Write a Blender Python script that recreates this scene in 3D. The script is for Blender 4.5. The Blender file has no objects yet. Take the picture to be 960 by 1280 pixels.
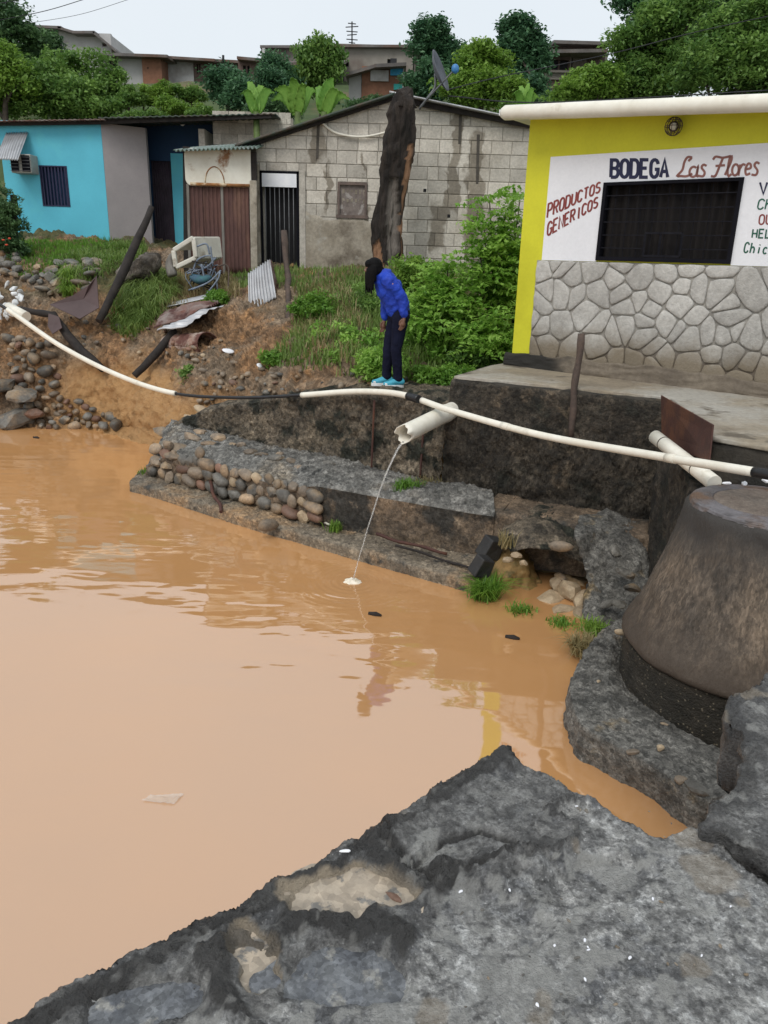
import bpy, bmesh, math, random
import numpy as np
from mathutils import Vector, Matrix
random.seed(7); RNG = np.random.default_rng(11)
SC = bpy.context.scene; COL = SC.collection
R = math.radians

# ------------------------------------------------------------------ camera
CAM_Z, PITCH, ROLL, F = 1.56, R(18.5), R(1.6), 960.0
C0 = np.array([0, 0, CAM_Z])
_fw = np.array([0, math.cos(PITCH), -math.sin(PITCH)]); _u0 = np.array([0, math.sin(PITCH), math.cos(PITCH)]); _x = np.array([1., 0, 0])
_ri = math.cos(ROLL)*_x + math.sin(ROLL)*_u0; _up = -math.sin(ROLL)*_x + math.cos(ROLL)*_u0
cd = bpy.data.cameras.new('camera'); cam = bpy.data.objects.new('camera', cd); COL.objects.link(cam)
cd.sensor_fit = 'VERTICAL'; cd.sensor_height = 36; cd.lens = 36*F/1280; cd.clip_start = 0.05; cd.clip_end = 2000
m = Matrix.Identity(4)
for i in range(3):
    m[i][0], m[i][1], m[i][2], m[i][3] = _ri[i], _up[i], -_fw[i], C0[i]
cam.matrix_world = m; SC.camera = cam

# ------------------------------------------------------------------ overcast sky, soft sun, exposure
SUN_EL, SUN_AZ = R(50), R(205)
w = bpy.data.worlds.new('World'); SC.world = w; w.use_nodes = True
nt = w.node_tree; nt.nodes.clear()
sky = nt.nodes.new('ShaderNodeTexSky'); sky.sky_type = 'NISHITA'; sky.sun_disc = False
sky.sun_elevation = SUN_EL; sky.sun_rotation = SUN_AZ; sky.dust_density = 4; sky.air_density = 1.2
mx = nt.nodes.new('ShaderNodeMix'); mx.data_type = 'RGBA'; mx.inputs[0].default_value = 0.9
mx.inputs[7].default_value = (8.1, 8.7, 9.2, 1)          # even cloud cover
bg = nt.nodes.new('ShaderNodeBackground'); bg.inputs[1].default_value = 0.1
wo = nt.nodes.new('ShaderNodeOutputWorld')
tc = nt.nodes.new('ShaderNodeTexCoord'); cn = nt.nodes.new('ShaderNodeTexNoise'); cn.inputs['Scale'].default_value = 2.2; cn.inputs['Detail'].default_value = 5
cr_ = nt.nodes.new('ShaderNodeMix'); cr_.data_type = 'RGBA'; cr_.inputs[6].default_value = (7.5, 8.15, 8.75, 1); cr_.inputs[7].default_value = (8.7, 9.2, 9.6, 1)
nt.links.new(tc.outputs['Generated'], cn.inputs['Vector']); nt.links.new(cn.outputs['Fac'], cr_.inputs[0]); nt.links.new(cr_.outputs[2], mx.inputs[7])
nt.links.new(sky.outputs[0], mx.inputs[6]); nt.links.new(mx.outputs[2], bg.inputs[0]); nt.links.new(bg.outputs[0], wo.inputs[0])
sl = bpy.data.lights.new('sun', 'SUN'); sl.energy = 1.5; sl.angle = R(28); sl.color = (1, .97, .92)
so = bpy.data.objects.new('sun', sl); COL.objects.link(so)
so.rotation_euler = Vector((math.sin(SUN_AZ)*math.cos(SUN_EL), math.cos(SUN_AZ)*math.cos(SUN_EL), math.sin(SUN_EL))).to_track_quat('Z', 'Y').to_euler()
SC.view_settings.view_transform = 'Standard'; SC.view_settings.look = 'None'
SC.view_settings.exposure = 0.10; SC.view_settings.gamma = 1
SC.cycles.max_bounces = 6; SC.cycles.diffuse_bounces = 3; SC.cycles.glossy_bounces = 3; SC.cycles.transparent_max_bounces = 8

# ------------------------------------------------------------------ pixel rays -> points on known planes
def ray(x, y): return _fw + (x-480)/F*_ri + (640-y)/F*_up
def G(x, y, z=0.):
    d = ray(x, y); return C0 + d*((z-C0[2])/d[2])
def D(x, y, Y):
    d = ray(x, y); return C0 + d*(Y/d[1])
def W(x, y, a, b, off=0.):
    d = ray(x, y); a = np.array(a[:2], float); b = np.array(b[:2], float); n = np.array([-(b-a)[1], (b-a)[0]]); n /= np.linalg.norm(n)
    if n[1] > 0: n = -n
    a = a + n*off
    return C0 + d*(n@(a-C0[:2])/(n@d[:2]))
def proj(P):
    v = np.atleast_2d(P)-C0; z = v@_fw
    return 480+F*(v@_ri)/z, 640-F*(v@_up)/z

# ------------------------------------------------------------------ noise
def _hash(i):
    h = (i[..., 0].astype(np.int64)*374761393 + i[..., 1].astype(np.int64)*668265263 + i[..., 2].astype(np.int64)*2147483647) & 0xffffffff
    h = ((h ^ (h >> 13))*1274126177) & 0xffffffff
    h = h ^ (h >> 16)
    return (h & 0xffff)/65535.0
def vn(p):
    p = np.asarray(p, float); i = np.floor(p).astype(np.int64); f = p-i; f = f*f*(3-2*f); r = 0
    for dx in (0, 1):
        for dy in (0, 1):
            for dz in (0, 1):
                wgt = (f[..., 0] if dx else 1-f[..., 0])*(f[..., 1] if dy else 1-f[..., 1])*(f[..., 2] if dz else 1-f[..., 2])
                r = r + wgt*_hash(i+np.array([dx, dy, dz]))
    return r
def fbm(p, s=1., o=4, g=.5):
    p = np.asarray(p, float)*s; a, t, r = 1., 0., 0
    for k in range(o):
        r = r + a*(vn(p+17.3*k)*2-1); t += a; a *= g; p = p*2.03
    return r/t

# ------------------------------------------------------------------ materials
def mat(name, c1, c2=None, scale=4., rough=.85, bump=.25, bscale=40., c3=None, s3=1., lo3=.5, hi3=.62, rnd=0., metal=0., attr=None, rough2=None, spec=.4, vor=None, stretch=None, coat=0., lo=.35, hi=.65, bdist=.02, c4=None, s4=9., lo4=.6, hi4=.68, fine=.22, zb=None, agg=None):
    M = bpy.data.materials.new(name); M.use_nodes = True; t = M.node_tree; N = t.nodes; L = t.links; b = N['Principled BSDF']
    geo = N.new('ShaderNodeNewGeometry'); src = geo.outputs['Position']
    if stretch:
        mp = N.new('ShaderNodeMapping'); mp.inputs['Scale'].default_value = stretch; L.new(src, mp.inputs[0]); src = mp.outputs[0]
    def noise(s, d=7., r=.6):
        n = N.new('ShaderNodeTexNoise'); n.inputs['Scale'].default_value = s; n.inputs['Detail'].default_value = d; n.inputs['Roughness'].default_value = r
        L.new(src, n.inputs['Vector']); return n.outputs['Fac']
    def ramp(o, a, c):
        r = N.new('ShaderNodeMapRange'); r.inputs[1].default_value = a; r.inputs[2].default_value = c; L.new(o, r.inputs[0]); return r.outputs[0]
    def mix(f, a, c, bt='MIX'):
        x = N.new('ShaderNodeMix'); x.data_type = 'RGBA'; x.blend_type = bt
        for s, v in ((x.inputs[0], f), (x.inputs[6], a), (x.inputs[7], c)):
            if isinstance(v, (int, float)): s.default_value = v
            elif isinstance(v, tuple): s.default_value = v if len(v) == 4 else v+(1,)
            else: L.new(v, s)
        return x.outputs[2]
    c2 = c2 or tuple(x*.7 for x in c1)
    f1 = ramp(noise(scale), lo, hi); col = mix(f1, c1, c2)
    if c3:
        f3 = ramp(noise(s3, 5.), lo3, hi3); col = mix(f3, col, c3)
    if c4:
        f4 = ramp(noise(s4, 4.), lo4, hi4); col = mix(f4, col, c4)
    if vor:
        v = N.new('ShaderNodeTexVoronoi'); v.inputs['Scale'].default_value = vor[0]; L.new(src, v.inputs['Vector'])
        col = mix(ramp(v.outputs['Distance'], vor[2], vor[3]), vor[1], col)
    if agg:
        for asc, aam in agg:
            va = N.new('ShaderNodeTexVoronoi'); va.inputs['Scale'].default_value = asc; L.new(src, va.inputs['Vector']); sp = N.new('ShaderNodeSeparateColor'); L.new(va.outputs['Color'], sp.inputs[0]); r = N.new('ShaderNodeMapRange'); r.inputs[3].default_value = 1-aam; r.inputs[4].default_value = 1+aam; L.new(sp.outputs[0], r.inputs[0]); hv = N.new('ShaderNodeHueSaturation'); L.new(r.outputs[0], hv.inputs['Value']); L.new(col, hv.inputs['Color']); col = hv.outputs[0]
    if fine:
        r = N.new('ShaderNodeMapRange'); r.inputs[1].default_value = .3; r.inputs[2].default_value = .7; r.inputs[3].default_value = 1-fine; r.inputs[4].default_value = 1+fine; L.new(noise(bscale*.55, 6., .7), r.inputs[0]); hv = N.new('ShaderNodeHueSaturation'); L.new(r.outputs[0], hv.inputs['Value']); L.new(col, hv.inputs['Color']); col = hv.outputs[0]
    if zb:
        sx = N.new('ShaderNodeSeparateXYZ'); L.new(geo.outputs['Position'], sx.inputs[0])
        for z0, z1, zc, wob in zb:
            ad = N.new('ShaderNodeMath'); ad.operation = 'MULTIPLY_ADD'; L.new(noise(3.5, 6.), ad.inputs[0]); ad.inputs[1].default_value = wob; L.new(sx.outputs[2], ad.inputs[2]); col = mix(ramp(ad.outputs[0], z0+wob*.5, z1+wob*.5), col, zc)
    if attr:
        for an, ac in attr:
            a = N.new('ShaderNodeAttribute'); a.attribute_name = an
            if ac == 'mul': col = mix(1., col, a.outputs['Color'], 'MULTIPLY')
            else: col = mix(a.outputs['Fac'], col, ac)
    if rnd:
        oi = N.new('ShaderNodeObjectInfo'); r = N.new('ShaderNodeMapRange'); r.inputs[3].default_value = 1-rnd; r.inputs[4].default_value = 1+rnd
        L.new(oi.outputs['Random'], r.inputs[0]); hs = N.new('ShaderNodeHueSaturation'); L.new(r.outputs[0], hs.inputs['Value']); L.new(col, hs.inputs['Color']); col = hs.outputs[0]
    L.new(col, b.inputs['Base Color'])
    b.inputs['Roughness'].default_value = rough; b.inputs['Metallic'].default_value = metal; b.inputs['Specular IOR Level'].default_value = spec
    if coat: b.inputs['Coat Weight'].default_value = coat; b.inputs['Coat Roughness'].default_value = .1
    if rough2 is not None:
        r = N.new('ShaderNodeMapRange'); r.inputs[1].default_value = .4; r.inputs[2].default_value = .6; r.inputs[3].default_value = rough; r.inputs[4].default_value = rough2
        L.new(noise(scale*.6+.3, 3.), r.inputs[0]); L.new(r.outputs[0], b.inputs['Roughness'])
    if bump:
        bp = N.new('ShaderNodeBump'); bp.inputs['Strength'].default_value = bump; bp.inputs['Distance'].default_value = bdist
        L.new(noise(bscale, 8., .65), bp.inputs['Height']); L.new(bp.outputs[0], b.inputs['Normal'])
    M['b'] = 1
    return M
def leafmat(name, c1, c2, tr=.35):
    M = bpy.data.materials.new(name); M.use_nodes = True; t = M.node_tree; N = t.nodes; L = t.links; b = N['Principled BSDF']
    a = N.new('ShaderNodeAttribute'); a.attribute_name = 'tint'
    x = N.new('ShaderNodeMix'); x.data_type = 'RGBA'; x.inputs[6].default_value = c1+(1,); x.inputs[7].default_value = c2+(1,)
    L.new(a.outputs['Fac'], x.inputs[0]); L.new(x.outputs[2], b.inputs['Base Color'])
    b.inputs['Roughness'].default_value = .5; b.inputs['Specular IOR Level'].default_value = .35
    tl = N.new('ShaderNodeBsdfTranslucent'); L.new(x.outputs[2], tl.inputs[0]); ms = N.new('ShaderNodeMixShader'); ms.inputs[0].default_value = tr
    L.new(b.outputs[0], ms.inputs[1]); L.new(tl.outputs[0], ms.inputs[2]); L.new(ms.outputs[0], N['Material Output'].inputs[0])
    return M

# ------------------------------------------------------------------ object helpers
def tag(o, label=None, cat=None, group=None, kind=None):
    if label: o['label'] = label
    if cat: o['category'] = cat
    if group: o['group'] = group
    if kind: o['kind'] = kind
    return o
def empty(name, loc, label=None, cat=None, group=None, rz=0.):
    o = bpy.data.objects.new(name, None); COL.objects.link(o); o.location = [float(v) for v in loc]; o.rotation_euler.z = rz; o.empty_display_size = .1
    return tag(o, label, cat, group)
def link(name, me, mt, parent=None):
    o = bpy.data.objects.new(name, me); COL.objects.link(o)
    if mt is not None and not me.materials: me.materials.append(mt)
    if parent is not None:
        o.parent = parent
        o.matrix_parent_inverse = (Matrix.Translation(parent.location) @ parent.rotation_euler.to_matrix().to_4x4()).inverted() if parent.parent is None else parent.matrix_parent_inverse.copy()
        if parent.parent is not None:
            o.matrix_parent_inverse = Matrix.Identity(4)
    return o
def npmesh(name, V, Fc, smooth=False):
    """V (n,3), Fc (k,m) all faces the same size"""
    V = np.ascontiguousarray(V, np.float32); Fc = np.ascontiguousarray(Fc, np.int32); k, mm = Fc.shape
    me = bpy.data.meshes.new(name); me.vertices.add(len(V)); me.vertices.foreach_set('co', V.ravel())
    me.loops.add(k*mm); me.loops.foreach_set('vertex_index', Fc.ravel()); me.polygons.add(k)
    me.polygons.foreach_set('loop_start', np.arange(0, k*mm, mm, dtype=np.int32)); me.polygons.foreach_set('loop_total', np.full(k, mm, np.int32))
    if smooth: me.polygons.foreach_set('use_smooth', np.ones(k, bool))
    me.update(calc_edges=True); return me
def fattr(me, name, vals):
    a = me.attributes.new(name, 'FLOAT', 'POINT'); a.data.foreach_set('value', np.ascontiguousarray(vals, np.float32))
def gridfaces(r, c):
    i = np.arange(r*c).reshape(r, c)
    return np.stack([i[:-1, :-1], i[:-1, 1:], i[1:, 1:], i[1:, :-1]], -1).reshape(-1, 4)
def sheet(name, P, mt, parent=None, smooth=True, flip=False):
    r, c = P.shape[:2]; Fc = gridfaces(r, c)
    if flip: Fc = Fc[:, ::-1]
    return link(name, npmesh(name, P.reshape(-1, 3), Fc, smooth), mt, parent)
class MB:
    def __init__(s): s.v = []; s.f = []; s.sm = []
    def add(s, V, Fc, smooth=False):
        o = len(s.v); s.v += [tuple(float(a) for a in p) for p in V]; s.f += [tuple(i+o for i in q) for q in Fc]; s.sm += [smooth]*len(Fc); return s
    def box(s, a, b):
        x0, y0, z0 = a; x1, y1, z1 = b
        return s.hexa([(x0, y0, z0), (x1, y0, z0), (x1, y1, z0), (x0, y1, z0), (x0, y0, z1), (x1, y0, z1), (x1, y1, z1), (x0, y1, z1)])
    def hexa(s, V): return s.add(V, [(0, 3, 2, 1), (4, 5, 6, 7), (0, 1, 5, 4), (1, 2, 6, 5), (2, 3, 7, 6), (3, 0, 4, 7)])
    def bar(s, a, b, wd, ht=None, up=(0, 0, 1)):
        a = Vector(a); b = Vector(b); d = (b-a).normalized(); u = Vector(up)
        if abs(d.dot(u)) > .95: u = Vector((0, 1, 0))
        sx = d.cross(u).normalized()*wd/2; sy = sx.cross(d).normalized()*(ht or wd)/2
        return s.hexa([a-sx-sy, a+sx-sy, a+sx+sy, a-sx+sy, b-sx-sy, b+sx-sy, b+sx+sy, b-sx+sy])
    def tube(s, pts, rad, n=10, caps=True, sq=1., ref=None):
        pts = [Vector(p) for p in pts]; k = len(pts)
        if not hasattr(rad, '__len__'): rad = [rad]*k
        V = []; pu = None
        for i in range(k):
            d = (pts[min(i+1, k-1)]-pts[max(i-1, 0)]).normalized()
            if pu is None:
                u = Vector(ref) if ref else Vector((0, 0, 1))
                if abs(d.dot(u)) > .9: u = Vector((1, 0, 0))
                pu = u
            sx = d.cross(pu).normalized(); pu = sx.cross(d).normalized()
            for j in range(n):
                t = 2*math.pi*j/n; V.append(pts[i]+(sx*math.cos(t)+pu*sq*math.sin(t))*rad[i])
        Fc = [(i*n+j, i*n+(j+1) % n, (i+1)*n+(j+1) % n, (i+1)*n+j) for i in range(k-1) for j in range(n)]
        s.add(V, Fc, True)
        if caps: o = len(s.v)-len(V); s.f += [tuple(o+j for j in range(n))[::-1], tuple(o+(k-1)*n+j for j in range(n))]; s.sm += [False, False]
        return s
    def lathe(s, c, prof, n=32, caps=True):
        V = [(c[0]+r*math.cos(2*math.pi*j/n), c[1]+r*math.sin(2*math.pi*j/n), c[2]+z) for r, z in prof for j in range(n)]
        s.add(V, [(i*n+j, i*n+(j+1) % n, (i+1)*n+(j+1) % n, (i+1)*n+j) for i in range(len(prof)-1) for j in range(n)], True)
        if caps: o = len(s.v)-len(V); k = len(prof); s.f += [tuple(o+j for j in range(n))[::-1], tuple(o+(k-1)*n+j for j in range(n))]; s.sm += [False, False]
        return s
    def prism(s, poly, d):
        k = len(poly); d = np.array(d, float); V = [np.array(p, float) for p in poly]; V += [p+d for p in V]
        return s.add(V, [tuple(range(k))[::-1], tuple(range(k, 2*k))]+[(i, (i+1) % k, (i+1) % k+k, i+k) for i in range(k)])
    def ball(s, c, r, n=10):
        rx, ry, rz = r if hasattr(r, '__len__') else (r, r, r); V = [(c[0], c[1], c[2]-rz)]; k = n//2
        for i in range(1, k):
            a = -math.pi/2+math.pi*i/k
            V += [(c[0]+rx*math.cos(a)*math.cos(2*math.pi*j/n), c[1]+ry*math.cos(a)*math.sin(2*math.pi*j/n), c[2]+rz*math.sin(a)) for j in range(n)]
        V.append((c[0], c[1], c[2]+rz)); e = len(V)-1
        Fc = [(0, 1+(j+1) % n, 1+j) for j in range(n)]+[(1+i*n+j, 1+i*n+(j+1) % n, 1+(i+1)*n+(j+1) % n, 1+(i+1)*n+j) for i in range(k-2) for j in range(n)]+[(e, 1+(k-2)*n+j, 1+(k-2)*n+(j+1) % n) for j in range(n)]
        return s.add(V, Fc, True)
    def mesh(s, name):
        me = bpy.data.meshes.new(name); me.from_pydata(s.v, [], s.f); me.polygons.foreach_set('use_smooth', s.sm); me.update(); return me
    def build(s, name, mt, parent=None, bevel=0.):
        me = s.mesh(name)
        bm = bmesh.new(); bm.from_mesh(me); bmesh.ops.recalc_face_normals(bm, faces=bm.faces); bm.to_mesh(me); bm.free()
        o = link(name, me, mt, parent)
        if bevel: b = o.modifiers.new('bevel', 'BEVEL'); b.width = bevel; b.segments = 2; b.limit_method = 'ANGLE'
        return o
def densify(P, n):
    """polyline -> n points, Catmull-Rom, evenly spaced"""
    P = np.array(P, float); k = len(P); Q = np.vstack([2*P[0]-P[1], P, 2*P[-1]-P[-2]]); out = []
    for i in range(k-1):
        p0, p1, p2, p3 = Q[i:i+4]; t = np.linspace(0, 1, 16, endpoint=False)[:, None]
        out.append(.5*((2*p1)+(-p0+p2)*t+(2*p0-5*p1+4*p2-p3)*t**2+(-p0+3*p1-3*p2+p3)*t**3))
    out = np.vstack(out+[P[-1:]]); s = np.r_[0, np.cumsum(np.linalg.norm(np.diff(out, axis=0), axis=1))]
    u = np.linspace(0, s[-1], n); return np.stack([np.interp(u, s, out[:, j]) for j in range(P.shape[1])], 1)
def linres(P, n):
    P = np.array(P, float); s = np.r_[0, np.cumsum(np.linalg.norm(np.diff(P, axis=0), axis=1))]; u = np.linspace(0, s[-1], n)
    return np.stack([np.interp(u, s, P[:, j]) for j in range(P.shape[1])], 1)
def gnormals(P):
    du = np.gradient(P, axis=0); dv = np.gradient(P, axis=1); n = np.cross(dv, du); return n/(np.linalg.norm(n, axis=-1, keepdims=True)+1e-9)
def inpoly(x, y, poly):
    x = np.asarray(x); y = np.asarray(y); r = np.zeros(x.shape, bool); k = len(poly)
    for i in range(k):
        (x0, y0), (x1, y1) = poly[i][:2], poly[(i+1) % k][:2]
        if y0 == y1: continue
        c = ((y0 > y) != (y1 > y)) & (x < (x1-x0)*(y-y0)/(y1-y0)+x0); r ^= c
    return r
def pdist(x, y, line):
    d = np.full(np.shape(x), 1e9)
    for (a, b), (c, e) in zip(line[:-1], line[1:]):
        vx, vy = c-a, e-b; t = np.clip(((x-a)*vx+(y-b)*vy)/(vx*vx+vy*vy+1e-12), 0, 1); d = np.minimum(d, np.hypot(x-a-t*vx, y-b-t*vy))
    return d
def jit(shape, amp): return RNG.normal(size=shape)*amp
def sstep(a, b, x): t = np.clip((x-a)/(b-a), 0, 1); return t*t*(3-2*t)
# ================================================================== MATERIALS
MT = {}
def mk(name, *a, **k): MT[name] = mat(name, *a, **k); return MT[name]
mk('soil', (.31, .175, .085), (.16, .098, .055), 2.6, .9, .9, 16, agg=[(9, .28), (26, .3)], c3=(.21, .155, .105), s3=.9, lo3=.46, hi3=.58, c4=(.30, .165, .075), s4=3.0, lo4=.58, hi4=.66, attr=[('clay', (.47, .27, .115)), ('green', (.05, .075, .02))], bdist=.07, fine=.45)
mk('hill', (.07, .10, .035), (.04, .065, .02), .6, .95, .4, 3, c3=(.13, .09, .05), s3=.2)
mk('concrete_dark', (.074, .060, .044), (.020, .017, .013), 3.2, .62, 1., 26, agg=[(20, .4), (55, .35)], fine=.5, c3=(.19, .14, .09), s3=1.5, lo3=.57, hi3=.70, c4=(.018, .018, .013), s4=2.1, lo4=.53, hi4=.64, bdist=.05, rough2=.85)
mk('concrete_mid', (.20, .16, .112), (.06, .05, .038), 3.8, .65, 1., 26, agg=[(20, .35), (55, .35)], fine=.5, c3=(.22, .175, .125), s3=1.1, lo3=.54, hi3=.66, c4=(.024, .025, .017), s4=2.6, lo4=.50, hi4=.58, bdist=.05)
mk('concrete_brown', (.19, .135, .088), (.085, .064, .046), 2.5, .7, .8, 30, agg=[(26, .3), (70, .3)], fine=.35, c3=(.035, .032, .027), s3=1.6, lo3=.5, hi3=.62, c4=(.25, .19, .13), s4=4.5, lo4=.6, hi4=.72)
mk('mortar', (.23, .22, .20), (.09, .088, .08), 3.5, .55, 1., 30, agg=[(16, .4), (45, .35)], fine=.45, c3=(.23, .19, .14), s3=1.1, lo3=.56, hi3=.7, c4=(.045, .045, .042), s4=2.7, bdist=.03, rough2=.8)
mk('ledge', (.22, .18, .13), (.12, .10, .076), 2.5, .6, .8, 30, agg=[(24, .3), (60, .3)], fine=.4, c3=(.30, .19, .10), s3=1.2, lo3=.50, hi3=.64, c4=(.05, .048, .042), s4=3.1)
mk('platform', (.30, .25, .18), (.21, .175, .13), 1.6, .8, .3, 40, c3=(.36, .34, .30), s3=.7, lo3=.45, hi3=.6, c4=(.12, .10, .075), s4=2.3)
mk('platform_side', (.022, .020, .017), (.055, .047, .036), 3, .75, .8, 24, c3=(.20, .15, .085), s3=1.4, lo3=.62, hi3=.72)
mk('lid', (.20, .165, .135), (.14, .11, .09), 4, .7, .5, 60, fine=.35)
mk('manhole', (.185, .14, .10), (.06, .05, .041), 2.6, .7, .6, 60, agg=[(34, .22), (90, .3)], fine=.45, zb=[(-.45, -.12, (.045, .040, .036), .45), (-.7, -1.05, (.07, .053, .04), .3)], c3=(.062, .054, .046), s3=1.2, lo3=.48, hi3=.66, c4=(.25, .19, .13), s4=3.3, lo4=.62, hi4=.74, stretch=(1, 1, .28))
mk('manhole_low', (.05, .041, .03), (.02, .018, .013), 5, .5, 1., 60, vor=(30, (.22, .185, .13), .12, .24), bdist=.03)
mk('manhole_rim', (.17, .16, .17), (.085, .078, .078), 4, .6, .3, 60, c3=(.12, .075, .05), s3=2.4)
mk('footing', (.17, .162, .145), (.075, .072, .065), 5, .5, 1., 45, agg=[(30, .4), (80, .35)], fine=.45, c3=(.20, .145, .075), s3=2.2, lo3=.60, hi3=.70, vor=(60, (.24, .23, .21), .06, .14), rough2=.75)
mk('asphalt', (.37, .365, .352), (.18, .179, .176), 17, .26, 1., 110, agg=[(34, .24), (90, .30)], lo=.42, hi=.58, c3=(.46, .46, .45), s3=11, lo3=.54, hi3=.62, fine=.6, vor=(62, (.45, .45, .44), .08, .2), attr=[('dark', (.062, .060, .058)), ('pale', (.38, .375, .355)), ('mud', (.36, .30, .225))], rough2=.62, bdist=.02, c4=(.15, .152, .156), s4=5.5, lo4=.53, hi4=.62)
mk('puddle', (.085, .09, .10), (.13, .135, .14), 14, .16, .3, 60, spec=.5, c3=(.20, .195, .18), s3=13, lo3=.56, hi3=.62, fine=.3, agg=[(40, .3), (110, .3)])
mk('mud_puddle', (.40, .33, .25), (.30, .255, .20), 9, .14, .2, 40, c3=(.16, .15, .135), s3=16, lo3=.56, hi3=.62, agg=[(45, .18)])
mk('stone', (.25, .195, .14), (.15, .122, .095), 6, .5, .5, 50, rnd=.35, c3=(.32, .225, .14), s3=2.7, fine=.3)
mk('stone_grey', (.17, .16, .14), (.09, .085, .076), 6, .45, .5, 50, rnd=.35, c3=(.26, .19, .12), s3=2.1, fine=.3)
mk('stone_red', (.20, .11, .075), (.14, .085, .06), 6, .55, .3, 50, rnd=.3)
mk('stone_pale', (.42, .33, .22), (.30, .22, .14), 6, .6, .3, 50, rnd=.2)
mk('pvc', (.80, .77, .68), (.72, .68, .58), 5, .35, .05, 30, c3=(.5, .44, .34), s3=3.1, lo3=.62, hi3=.75, fine=.04)
mk('black_plastic', (.02, .02, .023), (.012, .012, .013), 6, .4, .1)
mk('rust', (.075, .030, .022), (.05, .022, .018), 6, .75, .2, 60, c3=(.11, .045, .025), s3=3)
mk('iron', (.06, .045, .038), (.10, .07, .055), 8, .8, .3, 60)
mk('charred', (.017, .013, .011), (.045, .034, .027), 9, .9, 1., 20, stretch=(1, 1, .2), bdist=.09, fine=.5, attr=[('wood', (.33, .18, .10)), ('grey', (.24, .21, .185))])
mk('raw_wood', (.34, .20, .11), (.20, .115, .065), 8, .85, .6, 30, stretch=(1.5, 1.5, .2), c3=(.42, .38, .33), s3=2)
mk('grey_wood', (.22, .205, .185), (.13, .12, .105), 8, .9, .6, 30, stretch=(1, 1, .2))
mk('dark_timber', (.030, .024, .021), (.016, .013, .012), 7, .85, .5, 40)

# ================================================================== WATER
WZ = -1.6
def build_water():
    M = bpy.data.materials.new('muddy_water'); M.use_nodes = True; t = M.node_tree; N = t.nodes; L = t.links; b = N['Principled BSDF']
    g = N.new('ShaderNodeNewGeometry')
    n0 = N.new('ShaderNodeTexNoise'); n0.inputs['Scale'].default_value = .7; n0.inputs['Detail'].default_value = 6; L.new(g.outputs['Position'], n0.inputs['Vector'])
    mxx = N.new('ShaderNodeMix'); mxx.data_type = 'RGBA'; mxx.inputs[6].default_value = (.58, .292, .108, 1); mxx.inputs[7].default_value = (.50, .272, .122, 1)
    L.new(n0.outputs[0], mxx.inputs[0]); L.new(mxx.outputs[2], b.inputs['Base Color'])
    b.inputs['Roughness'].default_value = .035; b.inputs['IOR'].default_value = 2.85; b.inputs['Specular IOR Level'].default_value = .5
    mp = N.new('ShaderNodeMapping'); mp.inputs['Rotation'].default_value = (0, 0, R(28)); mp.inputs['Scale'].default_value = (.55, 1.5, 1); L.new(g.outputs['Position'], mp.inputs[0])
    n1 = N.new('ShaderNodeTexNoise'); n1.inputs['Scale'].default_value = 1.5; n1.inputs['Detail'].default_value = 2.5; n1.inputs['Roughness'].default_value = .45; L.new(mp.outputs[0], n1.inputs['Vector'])
    n2 = N.new('ShaderNodeTexNoise'); n2.inputs['Scale'].default_value = .3; n2.inputs['Detail'].default_value = 2; L.new(g.outputs['Position'], n2.inputs['Vector'])
    r2 = N.new('ShaderNodeMapRange'); r2.inputs[1].default_value = .36; r2.inputs[2].default_value = .62; r2.inputs[3].default_value = .35; L.new(n2.outputs[0], r2.inputs[0])
    mu = N.new('ShaderNodeMath'); mu.operation = 'MULTIPLY'; L.new(n1.outputs[0], mu.inputs[0]); L.new(r2.outputs[0], mu.inputs[1])
    # rings where the stream drops in
    vd = N.new('ShaderNodeVectorMath'); vd.operation = 'DISTANCE'; vd.inputs[1].default_value = [float(v) for v in SPLASH]; L.new(g.outputs['Position'], vd.inputs[0])
    sn = N.new('ShaderNodeMath'); sn.operation = 'MULTIPLY'; sn.inputs[1].default_value = 85; L.new(vd.outputs['Value'], sn.inputs[0])
    si = N.new('ShaderNodeMath'); si.operation = 'SINE'; L.new(sn.outputs[0], si.inputs[0])
    fo = N.new('ShaderNodeMapRange'); fo.inputs[1].default_value = .05; fo.inputs[2].default_value = .75; fo.inputs[3].default_value = .035; fo.inputs[4].default_value = 0; L.new(vd.outputs['Value'], fo.inputs[0])
    rg = N.new('ShaderNodeMath'); rg.operation = 'MULTIPLY'; L.new(si.outputs[0], rg.inputs[0]); L.new(fo.outputs[0], rg.inputs[1])
    ad = N.new('ShaderNodeMath'); ad.operation = 'ADD'; L.new(mu.outputs[0], ad.inputs[0]); L.new(rg.outputs[0], ad.inputs[1])
    bp = N.new('ShaderNodeBump'); bp.inputs['Strength'].default_value = .45; bp.inputs['Distance'].default_value = .06; L.new(ad.outputs[0], bp.inputs['Height']); L.new(bp.outputs[0], b.inputs['Normal'])
    P = np.array([[(x, y, WZ) for x in np.linspace(-60, 6.5, 40)] for y in np.linspace(-12, 17, 24)])
    tag(sheet('water', P, M, flip=False), kind='structure')
SPLASH = G(441, 727, WZ)
build_water()

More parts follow.
